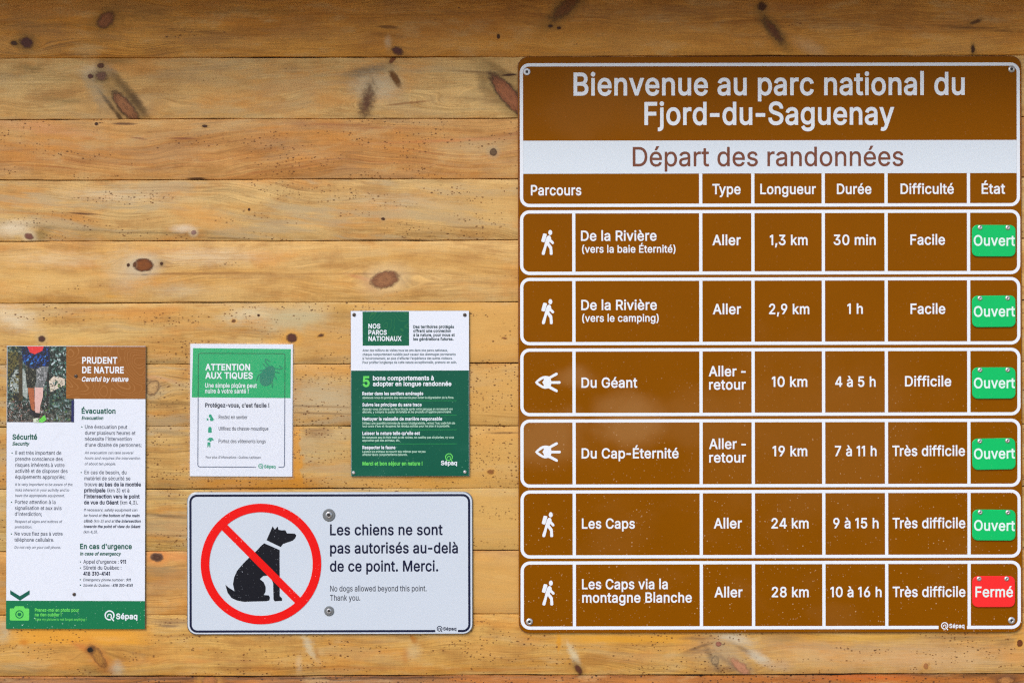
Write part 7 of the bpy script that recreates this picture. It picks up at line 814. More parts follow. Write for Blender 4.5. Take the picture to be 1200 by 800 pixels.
lettering(TB, [('Bienvenue au parc national du', 672.6, 1131, 111.2, 25.6, 1), ('Fjord-du-Saguenay', 755.6, 1048.4, 145.8, 25.6, 1)], white_letter, L1)
lettering(TB, [('Départ des randonnées', 741.8, 1059, 194.6, 22.2, 0)], brown_text, L2)
for t, a, b in (('Parcours', 622.4, 681.6), ('Type', 835, 868.2), ('Longueur', 891.2, 956.4), ('Durée', 981, 1021.4), ('Difficulté', 1055.6, 1118), ('État', 1150.6, 1178.2)):
    lettering(TB, [(t, a, b, 228.3 if t == 'Parcours' else 227.4, 11.6, 1)], white_letter, L1)
cells = [
 [[('De la Rivière', 681, 769.6, 281.6, 11.4, 1), ('(vers la baie Éternité)', 682.2, 791.8, 295.6, 8.4, 1)], [('Aller', 835, 868.2, 287, 11.6, 1)], [('1,3 km', 902.3, 946.6, 287, 11.6, 1)], [('30 min', 977, 1026.4, 287, 11.6, 1)], [('Facile', 1067, 1107.6, 286.9, 11.6, 1)]],
 [[('De la Rivière', 681.2, 769.8, 362.6, 11.4, 1), ('(vers le camping)', 682.2, 772, 376.4, 8.4, 1)], [('Aller', 835.3, 868.4, 367.8, 11.6, 1)], [('2,9 km', 901.2, 948.5, 367.8, 11.6, 1)], [('1 h', 993, 1011.2, 367.6, 11.6, 1)], [('Facile', 1067, 1107.8, 367.8, 11.6, 1)]],
 [[('Du Géant', 681.3, 746.8, 453.5, 11.4, 1)], [('Aller -', 830.4, 873.8, 440.4, 11.4, 1), ('retour', 830.8, 873.9, 456, 11.4, 1)], [('10 km', 904.4, 946, 452.8, 11.6, 1)], [('4 à 5 h', 978.6, 1026, 452.9, 11.6, 1)], [('Difficile', 1060.4, 1114.6, 452.6, 11.6, 1)]],
 [[('Du Cap-Éternité', 681.3, 795, 536.2, 11.4, 1)], [('Aller -', 830.6, 873.9, 525.4, 11.4, 1), ('retour', 830.8, 874, 541.3, 11.4, 1)], [('19 km', 905.2, 945.8, 534, 11.6, 1)], [('7 à 11 h', 978, 1027, 534, 11.6, 1)], [('Très difficile', 1045.4, 1130.6, 534, 11.6, 1)]],
 [[('Les Caps', 681.5, 743.6, 618.4, 11.4, 1)], [('Aller', 836, 869, 618.4, 11.6, 1)], [('24 km', 903.6, 947.2, 618.5, 11.6, 1)], [('9 à 15 h', 976, 1029.2, 618.5, 11.6, 1)], [('Très difficile', 1045.5, 1130.8, 618.5, 11.6, 1)]],
 [[('Les Caps via la', 681.5, 782, 689.3, 11.4, 1), ('montagne Blanche', 681.7, 810.2, 705, 11.4, 1)], [('Aller', 836.6, 869.6, 699, 11.6, 1)], [('28 km', 903.8, 947.2, 699, 11.6, 1)], [('10 à 16 h', 972.6, 1032.6, 699, 11.6, 1)], [('Très difficile', 1045.5, 1130.8, 699, 11.6, 1)]],
]
for r_ in cells:
    for c_ in r_: lettering(TB, c_, white_letter, L1)
# walking figure with rucksack: traced in a 686-unit wide box, 19.05 units per pixel
HK = 1 / 19.05
hik_body = [(352, 255), (385, 272), (398, 300), (402, 345), (455, 395), (467, 425), (450, 450), (422, 450), (372, 398), (358, 412), (362, 432), (405, 485), (424, 515), (436, 660), (425, 688), (395, 692), (370, 680), (366, 560), (316, 478), (300, 505), (262, 665), (245, 690), (208, 690), (190, 665), (196, 630), (236, 520), (262, 420), (300, 300), (322, 268)]
hik_pack = [(240, 210), (300, 224), (306, 244), (262, 396), (242, 412), (184, 392), (182, 370), (222, 222)]
for y_ in (269.0, 350.0, 599.2, 679.2):
    f = lambda pts: [(625 + a * HK, y_ - 7 + b * HK + .0) for a, b in pts]
    TB.flat('hiker_symbol', [(f(circ(382, 192, 44, 20, 58)), []), (f(hik_pack), []), (f(hik_body), [])], white_letter, L1)
EK = 1 / 23.5
for y_ in (430, 511.4):
    f = lambda pts: [(620 + a * EK, y_ + b * EK) for a, b in pts]
    lens = [(160, 408), (215, 345), (300, 275), (370, 242), (440, 230), (510, 236), (548, 250), (742, 140), (780, 150), (792, 185), (770, 212), (592, 306), (612, 376), (850, 373), (874, 410), (850, 448), (612, 448), (590, 510), (770, 608), (792, 640), (776, 676), (742, 678), (530, 570), (440, 586), (370, 570), (290, 525), (205, 465)]
    hole = [(238, 408), (392, 306), (408, 332), (362, 408), (408, 482), (392, 512)]
    TB.flat('viewpoint_symbol', [(f(lens), [f(hole)])], white_letter, L1)
sepaq_mark(TB, 1106.4, 733, 4.3, white_letter, L1, ('Sépaq', 1111.8, 1129.6, 735.5, 4.6, 2), w=1.2)
screw(TB, 618, 84, 4.1, DF + .001, white_letter, .5)
screw(TB, 1185.7, 81.8, 4.1, DF + .001, steel, .5)
screw(TB, 619.8, 727.4, 4.2, DF + .001, steel)
screw(TB, 1184.6, 726.8, 4.2, DF + .001, steel)

# ------------------------------------------------------------------ status plates screwed over the last column
green = film('green_plate_film', (0, 192, 100), .4, mottling=.02, dots=.2, dot_rgb=(150, 220, 180))
red = film('red_plate_film', (248, 44, 44), .4, mottling=.02)
plate_white = film('plate_lettering', (226, 244, 238), .4, mottling=.01)
names = ['first', 'second', 'third', 'fourth', 'fifth']
def status(y0, y1, x0, x1, word, mat, label, cat, tx0, tx1, base, group, turn, sx):
    s = Sign('status_plate', (x0 + x1) / 2, (y0 + y1) / 2, turn, .0080, label, cat, group, .0026)
    ch = 7.2
    out = rrect(x0, y0, x1, y1, 6.4, 5)
    s.plate('plate', out, mat, 0, .0026, .5)
    lettering(s, [(word, tx0, tx1, base, 11.8, 1)], plate_white, .0029)
    for x in sx: screw(s, x, y0 + 3.1, 2.9, .0026, steel, .3)
trail = ['the trail of 1,3 km in the top row', 'the 2,9 km trail to the campsite, second row', 'the 10 km trail, third row', 'the 19 km trail, fourth row', 'the 24 km trail, fifth row']
for k, (a, b, base, tn) in enumerate(((263.6, 300.6, 287.7, -.2), (346.2, 383.2, 370.6, .5), (430.2, 467, 454.4, .3), (513.3, 550, 537.0, 1.0), (596.8, 633, 621.2, -.4))):
    status(a, b, 1139.2 + .1 * k, 1190.2, 'Ouvert', green, 'small green plate reading Ouvert beside ' + trail[k], 'status plate', 1141 + .1 * k, 1189.4, base, 'open and closed plates in the last column of the board', tn, (1148.4, 1180.9))
status(674.6, 711, 1139.6, 1189.6, 'Fermé', red, 'small red plate reading Fermé beside the 28 km trail in the bottom row', 'status plate', 1143, 1187, 698.8, 'open and closed plates in the last column of the board', .1, (1147.3, 1179.6))

# ------------------------------------------------------------------ no-dogs sign
DS = Sign('dog_sign', 386.5, 659.3, .12, .0022, 'white no dogs sign with black dog silhouette in a red crossed circle', 'sign')
alu = film('white_aluminium', (206, 214, 224), .42, dots=.55, dot_rgb=(238, 240, 244), mottling=.025, dot_scale=(190, 330))
navy = film('navy_ink', (14, 20, 54), .4, dots=.25, dot_rgb=(150, 160, 180))
redink = film('red_ink', (236, 6, 4), .4, dots=.5, dot_rgb=(250, 200, 200), mottling=.02)
blackink = film('black_ink', (12, 14, 26), .42, dots=1.0, dot_rgb=(170, 175, 185), mottling=.02, dot_scale=(240, 420))
darktext = film('grey_ink', (70, 74, 84), .45)
DD = .0045
DS.plate('panel', rrect(219, 576, 554, 743, 11), alu, 0, DD, .9, edge_mat=alu_edge)
l1 = DD + .0003
o_ = rrect(222, 578.8, 551.2, 740.4, 9); i_ = rrect(224.6, 581.4, 548.6, 737.8, 6.4)
poly = o_[18:36] + o_[0:18] + [(536.5, 740.4), (536.5, 737.8)] + i_[0:18][::-1] + i_[18:36][::-1] + [(510, 737.8), (510, 740.4)]
DS.flat('border_line', [(poly, [])], navy, l1)
R = 70.6; r = R - 10
DS.flat('prohibition_ring', [(circ(305.9, 660.1, R, 96), [circ(305.9, 660.1, r, 96)[::-1]])], redink, l1 + .0006)
s2 = math.sqrt(.5)
h = 4.5; e = r + 1.2
cx, cy = 305.6, 659.6
DS.flat('prohibition_slash', [([(cx + a * s2 - b * s2, cy + a * s2 + b * s2) for a, b in ((-e, -h), (e, -h), (e, h), (-e, h))], [])], redink, l1 + .0004)
K = 1 / 4.444
head = [(455, 277), (487, 205), (498, 222), (514, 206), (517, 223), (536, 226), (553, 225), (562, 242), (602, 243), (610, 252), (604, 268), (590, 280), (570, 287), (540, 297), (529, 313)]
body = [(443, 293), (523, 328), (523, 568), (534, 578), (536, 592), (497, 595), (491, 585), (489, 500), (475, 468), (458, 461), (438, 463), (420, 479), (440, 496), (450, 520), (449, 545), (440, 562), (466, 564), (472, 575), (469, 590), (455, 594), (335, 597), (300, 590), (272, 577), (252, 550), (240, 508), (258, 524), (278, 536), (288, 542), (280, 505), (286, 470), (302, 435), (330, 402), (370, 362), (405, 330), (428, 305)]
DS.flat('dog_silhouette', [(xf(p, K, 0, 0, 210, 570), []) for p in (head, body)], blackink, l1 + .0001)
lettering(DS, [('Les chiens ne sont', 386.8, 518.8, 626.5, 12.2, 1), ('pas autorisés au-delà', 386.8, 536.6, 647.8, 12.2, 1), ('de ce point. Merci.', 386.6, 513.4, 669, 12.2, 1)], navy, l1)
lettering(DS, [('No dogs allowed beyond this point.', 386.8, 499.8, 692.4, 6.6, 0), ('Thank you.', 386.8, 422, 703.2, 6.6, 0)], darktext, l1)
sepaq_mark(DS, 515, 736.3, 3.3, navy, l1, ('Sépaq', 519.2, 534.6, 738.2, 3.6, 2), w=.9)
rubber = plain('grey_rubber_washer', (112, 116, 118), .55)
for x, y, rr in ((385.6, 603.1, 7.4), (385.6, 715.4, 5.8)):
    wz = DS.lathe('washer', x, y, [(rr, DD), (rr, DD + .0012), (rr * .86, DD + .0018), (rr * .62, DD + .0014), (0, DD + .0014)], rubber)
    screw(DS, x, y, rr * .56, DD + .0018, steel, .55)

# ------------------------------------------------------------------ tall safety poster, far left
SP = Sign('safety_poster', 88.4, 570.8, -.17, .0022, 'tall white safety notice with hiker photo, brown heading and green bottom strip', 'notice')
paper = film('white_printed_board', (228, 232, 242), .45, contour=((212, 216, 224), 7.0, .22), mottling=.015)
tan = film('tan_print', (150, 92, 34), .45, contour=((184, 128, 74), 11.0, .55), mottling=.03)
gband = film('green_strip_print', (12, 118, 74), .4, dots=.9, dot_rgb=(206, 236, 220), mottling=.03, dot_scale=(170, 340))
gtext = film('green_ink', (8, 92, 74), .45)
lime = film('lime_ink', (104, 216, 96), .45)
ink = film('slate_ink', (66, 72, 88), .5)
ink_l = film('pale_slate_ink', (98, 104, 118), .5)
ink_b = film('bold_slate_ink', (36, 42, 66), .5)
ED = .0036
SP.plate('board', rrect(7.2, 405.2, 170.3, 736.6, 0), paper, 0, ED, .3, edge_mat=alu_edge)
e1, e2, e3 = ED + .0003, ED + .0006, ED + .0009
SP.flat('title_panel', [(rrect(77.2, 405.8, 170.2, 467, 0), [])], tan, e2)
SP.flat('footer_strip', [(rrect(7.4, 703.6, 170.1, 736.4, 0), [])], gband, e1)
lettering(SP, [('PRUDENT', 95.8, 137, 425.6, 7.2, 2), ('DE NATURE', 95.8, 144.6, 436.8, 7.2, 2), ('Careful by nature', 95.6, 150.2, 446.6, 5.2, 2, True)], white_letter, e3)
def para(sign, rows_, mat, d, name='lettering'): return lettering(sign, rows_, mat, d, name)
para(SP, [('Évacuation', 95.2, 135, 484.2, 5.8, 2), ('Evacuation', 95.2, 120.8, 491.4, 3.8, 2, True)], gtext, e1)
para(SP, [('Sécurité', 14.2, 43.2, 514.8, 5.8, 2), ('Security', 14.2, 34.4, 521.8, 3.8, 2, True)], gtext, e1)
para(SP, [("En cas d'urgence", 93.9, 154.6, 642.6, 5.8, 2), ('In case of emergency', 93.9, 142.2, 650.2, 3.8, 2, True)], gtext, e1)
para(SP, [('Une évacuation peut', 99.2, 148.8, 502, 4.3, 0), ('durer plusieurs heures et', 99.2, 158.4, 509, 4.3, 0), ("nécessite l'intervention", 99.2, 154, 516, 4.3, 0), ("d'une dizaine de personnes;", 99.2, 165.6, 523, 4.3, 0)], ink, e1)
para(SP, [('An evacuation can take several', 99, 156, 531.6, 3.1, 0, True), ('hours and requires the intervention', 99, 164.2, 538, 3.1, 0, True), ('of about ten people.', 99, 135.6, 544.6, 3.1, 0, True)], ink_l, e1)
para(SP, [('En cas de besoin, du', 98.8, 148, 555.2, 4.3, 0), ('matériel de sécurité se', 98.8, 152.6, 562.2, 4.3, 0)], ink, e1)
para(SP, [('trouve *au bas de la montée*', 98.8, 165, 569.2, 4.3, 0), ('*principale* (km 3) et à', 98.6, 151.4, 576.2, 4.3, 0), ("*l'intersection vers le point*", 98.5, 163.5, 583.3, 4.3, 0), ('*de vue du Géant* (km 4,3).', 98.4, 161.6, 590.4, 4.3, 0)], ink_b, e1)
para(SP, [('If necessary, safety equipment can', 98.2, 161, 598.6, 3.1, 0, True), ('be found at *the bottom of the main*', 98.2, 163.6, 605.1, 3.1, 0, True), ('*climb* (km 3) and at *the intersection*', 98.2, 165, 611.6, 3.1, 0, True), ('*towards the point of view du Géant*', 98.1, 164.6, 618, 3.1, 0, True), ('(km 4,3).', 98.1, 114.4, 624.4, 3.1, 0, True)], ink, e1)
para(SP, [("Appel d'urgence : *911*", 97.8, 147.8, 659.8, 4.3, 0), ('Sûreté du Québec :', 97.8, 142.4, 666.8, 4.3, 0), ('*418 310-4141*', 97.8, 129, 673.8, 4.3, 0)], ink_b, e1)
para(SP, [('Emergency phone number : *911*', 97.8, 153.6, 680.4, 3.1, 0, True), ('Sûreté du Québec : *418 310-4141*', 97.8, 156, 686.8, 3.1, 0, True)], ink, e1)
para(SP, [('Il est très important de', 17.8, 71.6, 532.6, 4.3, 0), ('prendre conscience des', 17.8, 73.2, 539.7, 4.3, 0), ('risques inhérents à votre', 17.8, 75.4, 546.8, 4.3, 0), ('activité et de disposer des', 17.7, 79, 553.8, 4.3, 0), ('équipements appropriés;', 17.6, 76.4, 560.8, 4.3, 0)], ink, e1)
para(SP, [('It is very important to be aware of the', 17.6, 84.8, 569, 3.1, 0, True), ('risks inherent in your activity and to', 17.5, 81, 575.5, 3.1, 0, True), ('have the appropriate equipment.', 17.5, 75.6, 582, 3.1, 0, True)], ink_l, e1)
para(SP, [('Portez attention à la', 17.4, 65, 590.2, 4.3, 0), ('signalisation et aux avis', 17.3, 72, 597.2, 4.3, 0), ("d'interdiction;", 17.3, 49, 604.2, 4.3, 0)], ink, e1)
para(SP, [('Respect all signs and notices of', 17.2, 73, 612.4, 3.1, 0, True), ('prohibition.', 17.2, 37.6, 618.8, 3.1, 0, True)], ink_l, e1)
para(SP, [('Ne vous fiez pas à votre', 17.2, 73.4, 627.2, 4.3, 0), ('téléphone cellulaire.', 17, 63.4, 634.4, 4.3, 0)], ink, e1)
para(SP, [('Do not rely on your cell phone.', 17, 71.2, 642.6, 3.1, 0, True)], ink_l, e1)
SP.flat('bullets', [(circ(x, y, .75, 8), []) for x, y in ((13.9, 530.8), (13.4, 588.3), (13.4, 625.5), (95.6, 500), (95, 553.3), (94.4, 658), (94.4, 665), (94.4, 678.8), (94.4, 685.2))], gtext, e1)
SP.flat('chevron', [([(12.3, 691.3), (23.6, 698.2), (34.9, 691.3), (34.9, 696), (23.6, 703.4), (12.3, 696)], [])], gtext, e2)
cam_o = [(12.4, 712.6), (16.6, 712.6), (18.2, 710), (28, 710), (29.6, 712.6), (33.6, 712.6), (34.6, 713.6), (34.6, 725.8), (33.6, 726.8), (12.8, 726.8), (11.8, 725.8), (11.8, 713.6)]
SP.flat('camera_symbol', [(cam_o, [circ(23.2, 719.6, 4.9, 24)[::-1]]), (circ(23.2, 719.6, 3.7, 24), [circ(23.2, 719.6, 2.3, 20)[::-1]])], lime, e2)
lettering(SP, [('Prenez-moi en photo pour', 41.2, 93, 716.2, 3.7, 2), ('ne rien oublier !', 41.2, 72.4, 721.6, 3.7, 2), ('Take my picture to not forget anything !', 41.2, 101.6, 726.6, 2.6, 1)], lime, e2)
sepaq_mark(SP, 128.8, 720.4, 5.9, white_letter, e2, ('Sépaq', 136.4, 161.4, 724.6, 6.2, 2), w=1.5)
# the printed photograph of a hiker's legs
fol = bpy.data.materials.new('foliage_photo_print'); fol.use_nodes = True
w = NT(fol.node_tree); bs = fol.node_tree.nodes['Principled BSDF']
co = w.n('ShaderNodeTexCoord').outputs['Object']
_, _, zz = w.sep(co)
a_ = w.noise(co, 45.0, 6.0, .8); b_ = w.noise(co, 90.0, 6.0, .85, .8); c_ = w.noise(w.v('ADD', co, (3, 1, 2)), 70.0, 6.0, .85, .5)
k_ = w.mix(w.step(a_, .4, .6), lin((14, 24, 24)), lin((30, 56, 44)))
k_ = w.mix(w.step(b_, .5, .64), k_, lin((120, 150, 140)))
k_ = w.mix(w.step(c_, .56, .66), k_, lin((206, 214, 206)))
k_ = w.mix(w.m('MULTIPLY', w.step(zz, .2, .14), w.step(b_, .44, .56)), k_, lin((110, 92, 84)))
w.put(bs.inputs['Base Color'], k_); bs.inputs['Roughness'].default_value = .4
def foto(rgb, noise_rgb, sc_=230, nm='photo_print_ink'):
    mt = bpy.data.materials.new(nm); mt.use_nodes = True
    w = NT(mt.node_tree); bs = mt.node_tree.nodes['Principled BSDF']
    co = w.n('ShaderNodeTexCoord').outputs['Object']
    w.put(bs.inputs['Base Color'], w.mix(w.step(w.noise(co, sc_, 4.0, .7, .8), .50, .66), lin(rgb), lin(noise_rgb))); bs.inputs['Roughness'].default_value = .4
    return mt
fx = lambda pts: [(5 + a / 8.506, 404 + b / 8.51) for a, b in pts]
ph = SP.flat('photo', [(rrect(8, 405.8, 86.2, 494.6, 0), [])], fol, e1)
layer = [
 ('path', [(60, 330), (110, 250), (190, 240), (215, 330), (235, 440), (225, 540), (170, 500), (90, 470), (50, 440)], (150, 160, 152), (216, 220, 216)),
 ('ground_light', [(440, 360), (500, 300), (600, 340), (600, 400), (460, 470)], (222, 206, 186), (120, 110, 90)),
 ('foliage_left', [(28, 75), (130, 75), (140, 170), (60, 300), (28, 330)], (96, 88, 40), (30, 30, 14)),
 ('boots_left', [(80, 480), (160, 480), (160, 570), (80, 560)], (20, 24, 26), (60, 60, 56)),
 ('pole_left', [(138, 100), (175, 100), (180, 560), (140, 560)], (52, 44, 26), (110, 96, 60)),
 ('calf_shaded', [(230, 425), (290, 430), (300, 560), (300, 670), (268, 640), (250, 560)], (176, 96, 54), (120, 62, 40)),
 ('calf_lit', [(300, 420), (386, 415), (382, 520), (358, 600), (350, 680), (308, 676), (300, 560)], (224, 182, 172), (204, 160, 150)),
 ('shorts_shaded', [(205, 200), (310, 220), (316, 300), (300, 432), (225, 430), (212, 330)], (24, 28, 24), (110, 108, 88)),
 ('shorts_lit', [(312, 235), (400, 205), (438, 215), (432, 290), (415, 350), (392, 425), (308, 425), (318, 320)], (104, 108, 108), (178, 176, 176)),
 ('jacket', [(165, 20), (440, 20), (452, 100), (450, 180), (430, 215), (370, 215), (310, 245), (250, 225), (210, 200), (180, 160)], (8, 12, 30), (22, 76, 160)),
 ('pack', [(225, 16), (390, 16), (375, 60), (300, 95), (250, 75)], (222, 40, 44), (240, 76, 70)),
 ('pole', [(426, 270), (440, 270), (436, 540), (428, 640), (416, 640)], (24, 22, 24), (60, 60, 60)),
 ('boot', [(298, 672), (352, 684), (342, 722), (300, 722)], (18, 16, 22), (50, 50, 60)),
 ('boot_shaded', [(255, 640), (300, 660), (296, 720), (250, 690)], (18, 18, 26), (60, 60, 70)),
 ('leaf', [(345, 745), (400, 700), (420, 745), (385, 772), (345, 772)], (110, 214, 80), (60, 150, 40)),
 ('boot_sole', [(285, 735), (335, 728), (345, 772), (290, 772)], (216, 222, 200), (90, 140, 60)),
 ('blue_edge', [(668, 560), (690, 545), (690, 768), (668, 768)], (14, 20, 92), (20, 30, 70)),
]
for i, (nm, pts, a, b) in enumerate(layer):
    SP.flat('photo_' + nm, [(fx(pts), [])], foto(a, b), e1 + .00006 * (i + 1) + (.0002 if i > 4 else 0), parent=ph)
# small dabs of leaf, gravel and cloth colour that make up the print
def dabs(name, area, cols, n, smin, smax, d, seed, slant=None):
    rnd = random.Random(seed); V, F, MI = [], [], []
    (ax, ay, bx_, by) = area
    for q in range(n):
        x = rnd.uniform(ax, bx_); y = rnd.uniform(ay, by); a = rnd.uniform(0, math.pi) if slant is None else slant + rnd.gauss(0, .35)
        L = rnd.uniform(smin, smax); W2 = L * rnd.uniform(.25, .6); c, s_ = math.cos(a), math.sin(a)
        pts = [(x + (p * L * c - r_ * W2 * s_), y + (p * L * s_ + r_ * W2 * c)) for p, r_ in ((-1, 0), (-.2, -1), (.8, -.6), (1, .2), (.1, 1))]
        pts = [(min(max(p, ax), bx_), min(max(r_, ay), by)) for p, r_ in pts]
        b = len(V); V += [SP.P(5 + p / 8.506, 404 + r_ / 8.51, d + q * 3e-7) for p, r_ in pts]
        F.append(tuple(range(b, b + 5))[::-1]); MI.append(rnd.randrange(len(cols)))
    o = link_mesh(name, V, F, [plain('print_dab', c_, .4) for c_ in cols], ph, mat_idx=MI)
    o['kind'] = 'stuff'; return o
DARKS = [(10, 18, 20), (20, 36, 32), (8, 12, 16)]
dabs('photo_leaves', (430, 20, 688, 330), DARKS * 2 + [(60, 110, 96), (120, 150, 146), (190, 206, 206), (30, 70, 56)], 420, 5, 20, e1 + .00005, 5)
dabs('photo_leaves', (400, 330, 688, 768), DARKS + [(60, 96, 84), (30, 60, 50), (130, 150, 150), (96, 124, 70), (80, 70, 56)], 420, 5, 20, e1 + .00005, 6)
dabs('photo_gravel', (28, 560, 440, 768), DARKS + [(150, 144, 140), (96, 84, 74), (130, 90, 76), (200, 200, 196), (60, 54, 50)], 480, 4, 14, e1 + .0003, 7)
dabs('photo_leaves', (28, 20, 150, 560), DARKS + [(96, 88, 44), (60, 56, 28), (130, 124, 80), (40, 40, 24)], 200, 5, 18, e1 + .0003, 8)
dabs('photo_jacket_folds', (190, 95, 440, 205), [(10, 12, 26), (8, 10, 20), (24, 84, 176), (14, 50, 120), (60, 130, 200)], 90, 6, 24, e1 + .0013, 9, -.9)
dabs('photo_shorts_pattern', (222, 240, 296, 420), [(20, 22, 20), (60, 62, 50), (140, 134, 112), (34, 38, 32)], 60, 4, 13, e1 + .0013, 10)
dabs('photo_shorts_pattern', (322, 240, 408, 415), [(90, 94, 96), (160, 160, 162), (120, 122, 122), (200, 198, 198), (60, 64, 66)], 70, 4, 13, e1 + .0013, 11)
screw(SP, 88.6, 440.6, 2.1, e2, dark_steel, .3)
screw(SP, 87.2, 696, 2.1, ED, dark_steel, .3)

# ------------------------------------------------------------------ laminated tick notice
TP = Sign('tick_notice', 282.6, 480.6, -.26, .0002, 'laminated white sheet warning of ticks with a green top and dark tick drawing', 'notice')
sheet = film('white_paper', (228, 232, 242), .35, mottling=.02)
gtop = film('green_gradient_print', (0, 172, 104), .34, smear=.35, smear_rgb=(60, 190, 144), mottling=.05, dots=.4, dot_rgb=(120, 214, 176))
tickg = film('tick_print', (0, 126, 98), .35)
tickl = film('tick_leg_print', (0, 136, 98), .35)
frame_g = film('thin_green_line', (10, 96, 66), .4)
frame_n = film('thin_slate_line', (78, 92, 120), .4)
TP.plate('sheet', rrect(222.6, 403, 342.7, 558, 0), sheet, 0, .0032, .1)
q1, q2, q3 = .0035, .0038, .0041
TP.flat('header', [([(225.8, 408), (340.4, 408.6), (340.2, 466), (224.6, 465.6)], [])], gtop, q1)
def line(x0, y0, x1, y1, w_): return ([(x0, y0 - w_ / 2), (x1, y0 - w_ / 2), (x1, y0 + w_ / 2), (x0, y0 + w_ / 2)] if abs(y1 - y0) < .01 else [(x0 - w_ / 2, y0), (x0 + w_ / 2, y0), (x0 + w_ / 2, y1), (x0 - w_ / 2, y1)], [])
o_ = rrect(231.6, 413.6, 334, 547.4, 3); i_ = rrect(232.4, 414.4, 333.2, 546.6, 2.2)
top_o = [p for p in o_[27:36] + o_[0:9]]; top_i = [p for p in i_[27:36] + i_[0:9]]
TP.flat('border_line', [([(231.6, 465.6)] + top_o + [(334, 465.9), (333.2, 465.9)] + top_i[::-1] + [(232.4, 465.6)], [])], frame_g, q2)
TP.flat('border_line', [([(333.2, 466), (334, 466)] + o_[9:18] + [(326.5, 547.4), (326.5, 546.6)] + i_[9:18][::-1], []), ([(231.6, 466), (232.4, 466)] + i_[18:27][::-1] + [(300, 546.6), (300, 547.4)] + o_[18:27], [])], frame_n, q2)
lettering(TP, [('ATTENTION', 240.2, 292.8, 433.6, 7.0, 2), ('AUX TIQUES', 240.2, 296, 443.4, 7.0, 2)], white_letter, q2)
lettering(TP, [('Une simple piqûre peut', 240.2, 300.8, 454, 5, 1), ('nuire à votre santé !', 240.2, 291.2, 460.6, 5, 1)], white_letter, q2)
tk = lambda pts: [(290 + a / 14.55, 410 + b / 14.55) for a, b in pts]
TP.flat('tick_drawing', [(tk([(375, 270), (415, 265), (440, 280), (455, 320), (462, 370), (448, 440), (430, 510), (395, 570), (345, 605), (285, 612), (235, 590), (208, 540), (204, 470), (225, 400), (265, 345), (320, 300)]), [])], tickg, q3)
legs = [[(365, 280), (300, 200), (300, 150), (380, 190)], [(350, 300), (305, 285), (262, 235)], [(450, 310), (540, 325), (590, 305), (540, 268)], [(462, 370), (540, 385)], [(230, 400), (180, 430), (150, 520)], [(455, 430), (490, 495)], [(420, 540), (420, 630)], [(270, 340), (210, 350)]]
for k, lg in enumerate(legs):
    TP.flat('tick_leg', [(bar(*tk([a])[0], *tk([b])[0], 1.4), []) for a, b in list(zip(lg, lg[1:]))[:1]], tickl, q2 + .00002 * k)
    for j, (a, b) in enumerate(list(zip(lg, lg[1:]))[1:]):
        TP.flat('tick_leg', [(bar(*tk([a])[0], *tk([b])[0], 1.2), [])], tickl, q2 + .0002 + .00002 * (k + 8 * j) / 2)
lettering(TP, [("Protégez-vous, c'est facile !", 240.3, 315.4, 477, 4.7, 2)], ink_b, q1)
lettering(TP, [('Restez en sentier', 256.2, 290, 490.6, 4.2, 0)], ink, q1)
lettering(TP, [('Utilisez du chasse-moustique', 256.2, 314.4, 504, 4.2, 0)], ink, q1)
lettering(TP, [('Portez des vêtements longs', 256.2, 311.4, 518.8, 4.2, 0)], ink, q1)
lettering(TP, [("Pour plus d'informations : Québec.ca/tiques", 241.2, 305.8, 537, 2.9, 0)], ink_l, q1)
tealp = film('teal_print', (24, 160, 124), .4)
ic = lambda pts: [(236 + a / 15.4, 480 + b / 15.4) for a, b in pts]
TP.flat('trail_symbol', [(ic([(140, 85), (175, 85), (190, 120), (222, 170), (215, 200), (165, 205), (150, 175), (160, 150), (130, 125)]), []), (ic([(95, 150), (125, 165), (125, 195), (95, 190)]), [])], tealp, q1)
TP.flat('bottle_symbol', [(ic([(135, 310), (170, 310), (185, 340), (185, 415), (122, 415), (122, 340)]), [])], tealp, q1)
TP.flat('clothes_symbol', [(ic([(105, 540), (140, 505), (195, 505), (225, 545), (210, 560), (190, 545), (180, 570), (150, 580), (145, 550), (112, 555)]), []), (ic([(112, 585), (160, 590), (165, 675), (145, 675), (138, 620), (125, 675), (108, 675)]), [])], tealp, q1)
sepaq_mark(TP, 305.8, 545.8, 2.9, tealp, q1, ('Sépaq', 309.8, 323, 548, 3.6, 2), w=.8)
plast = bpy.data.materials.new('laminate_film'); plast.use_nodes = True
w = NT(plast.node_tree); nt_ = plast.node_tree
nt_.nodes.remove(nt_.nodes['Principled BSDF'])
tr = w.n('ShaderNodeBsdfTransparent'); gl = w.n('ShaderNodeBsdfGlossy'); gl.inputs['Roughness'].default_value = .22
df = w.n('ShaderNodeBsdfDiffuse'); df.inputs['Color'].default_value = (.8, .85, .9, 1)
co = w.n('ShaderNodeTexCoord').outputs['Object']
bp = w.n('ShaderNodeBump'); bp.inputs['Strength'].default_value = .5; bp.inputs['Distance'].default_value = .002
w.put(bp.inputs['Height'], w.noise(co, 22.0, 3.0)); w.put(gl.inputs['Normal'], bp.outputs[0])
m1 = w.n('ShaderNodeMixShader'); w.put(m1.inputs[0], .035); w.put(m1.inputs[1], tr.outputs[0]); w.put(m1.inputs[2], gl.outputs[0])
m2 = w.n('ShaderNodeMixShader'); w.put(m2.inputs[0], .015); w.put(m2.inputs[1], m1.outputs[0]); w.put(m2.inputs[2], df.outputs[0])
w.put(nt_.nodes['Material Output'].inputs[0], m2.outputs[0])
TP.plate('laminate', rrect(220.8, 401.2, 344.8, 561.4, 1.5, 3), plast, .0012, .0048, .2)

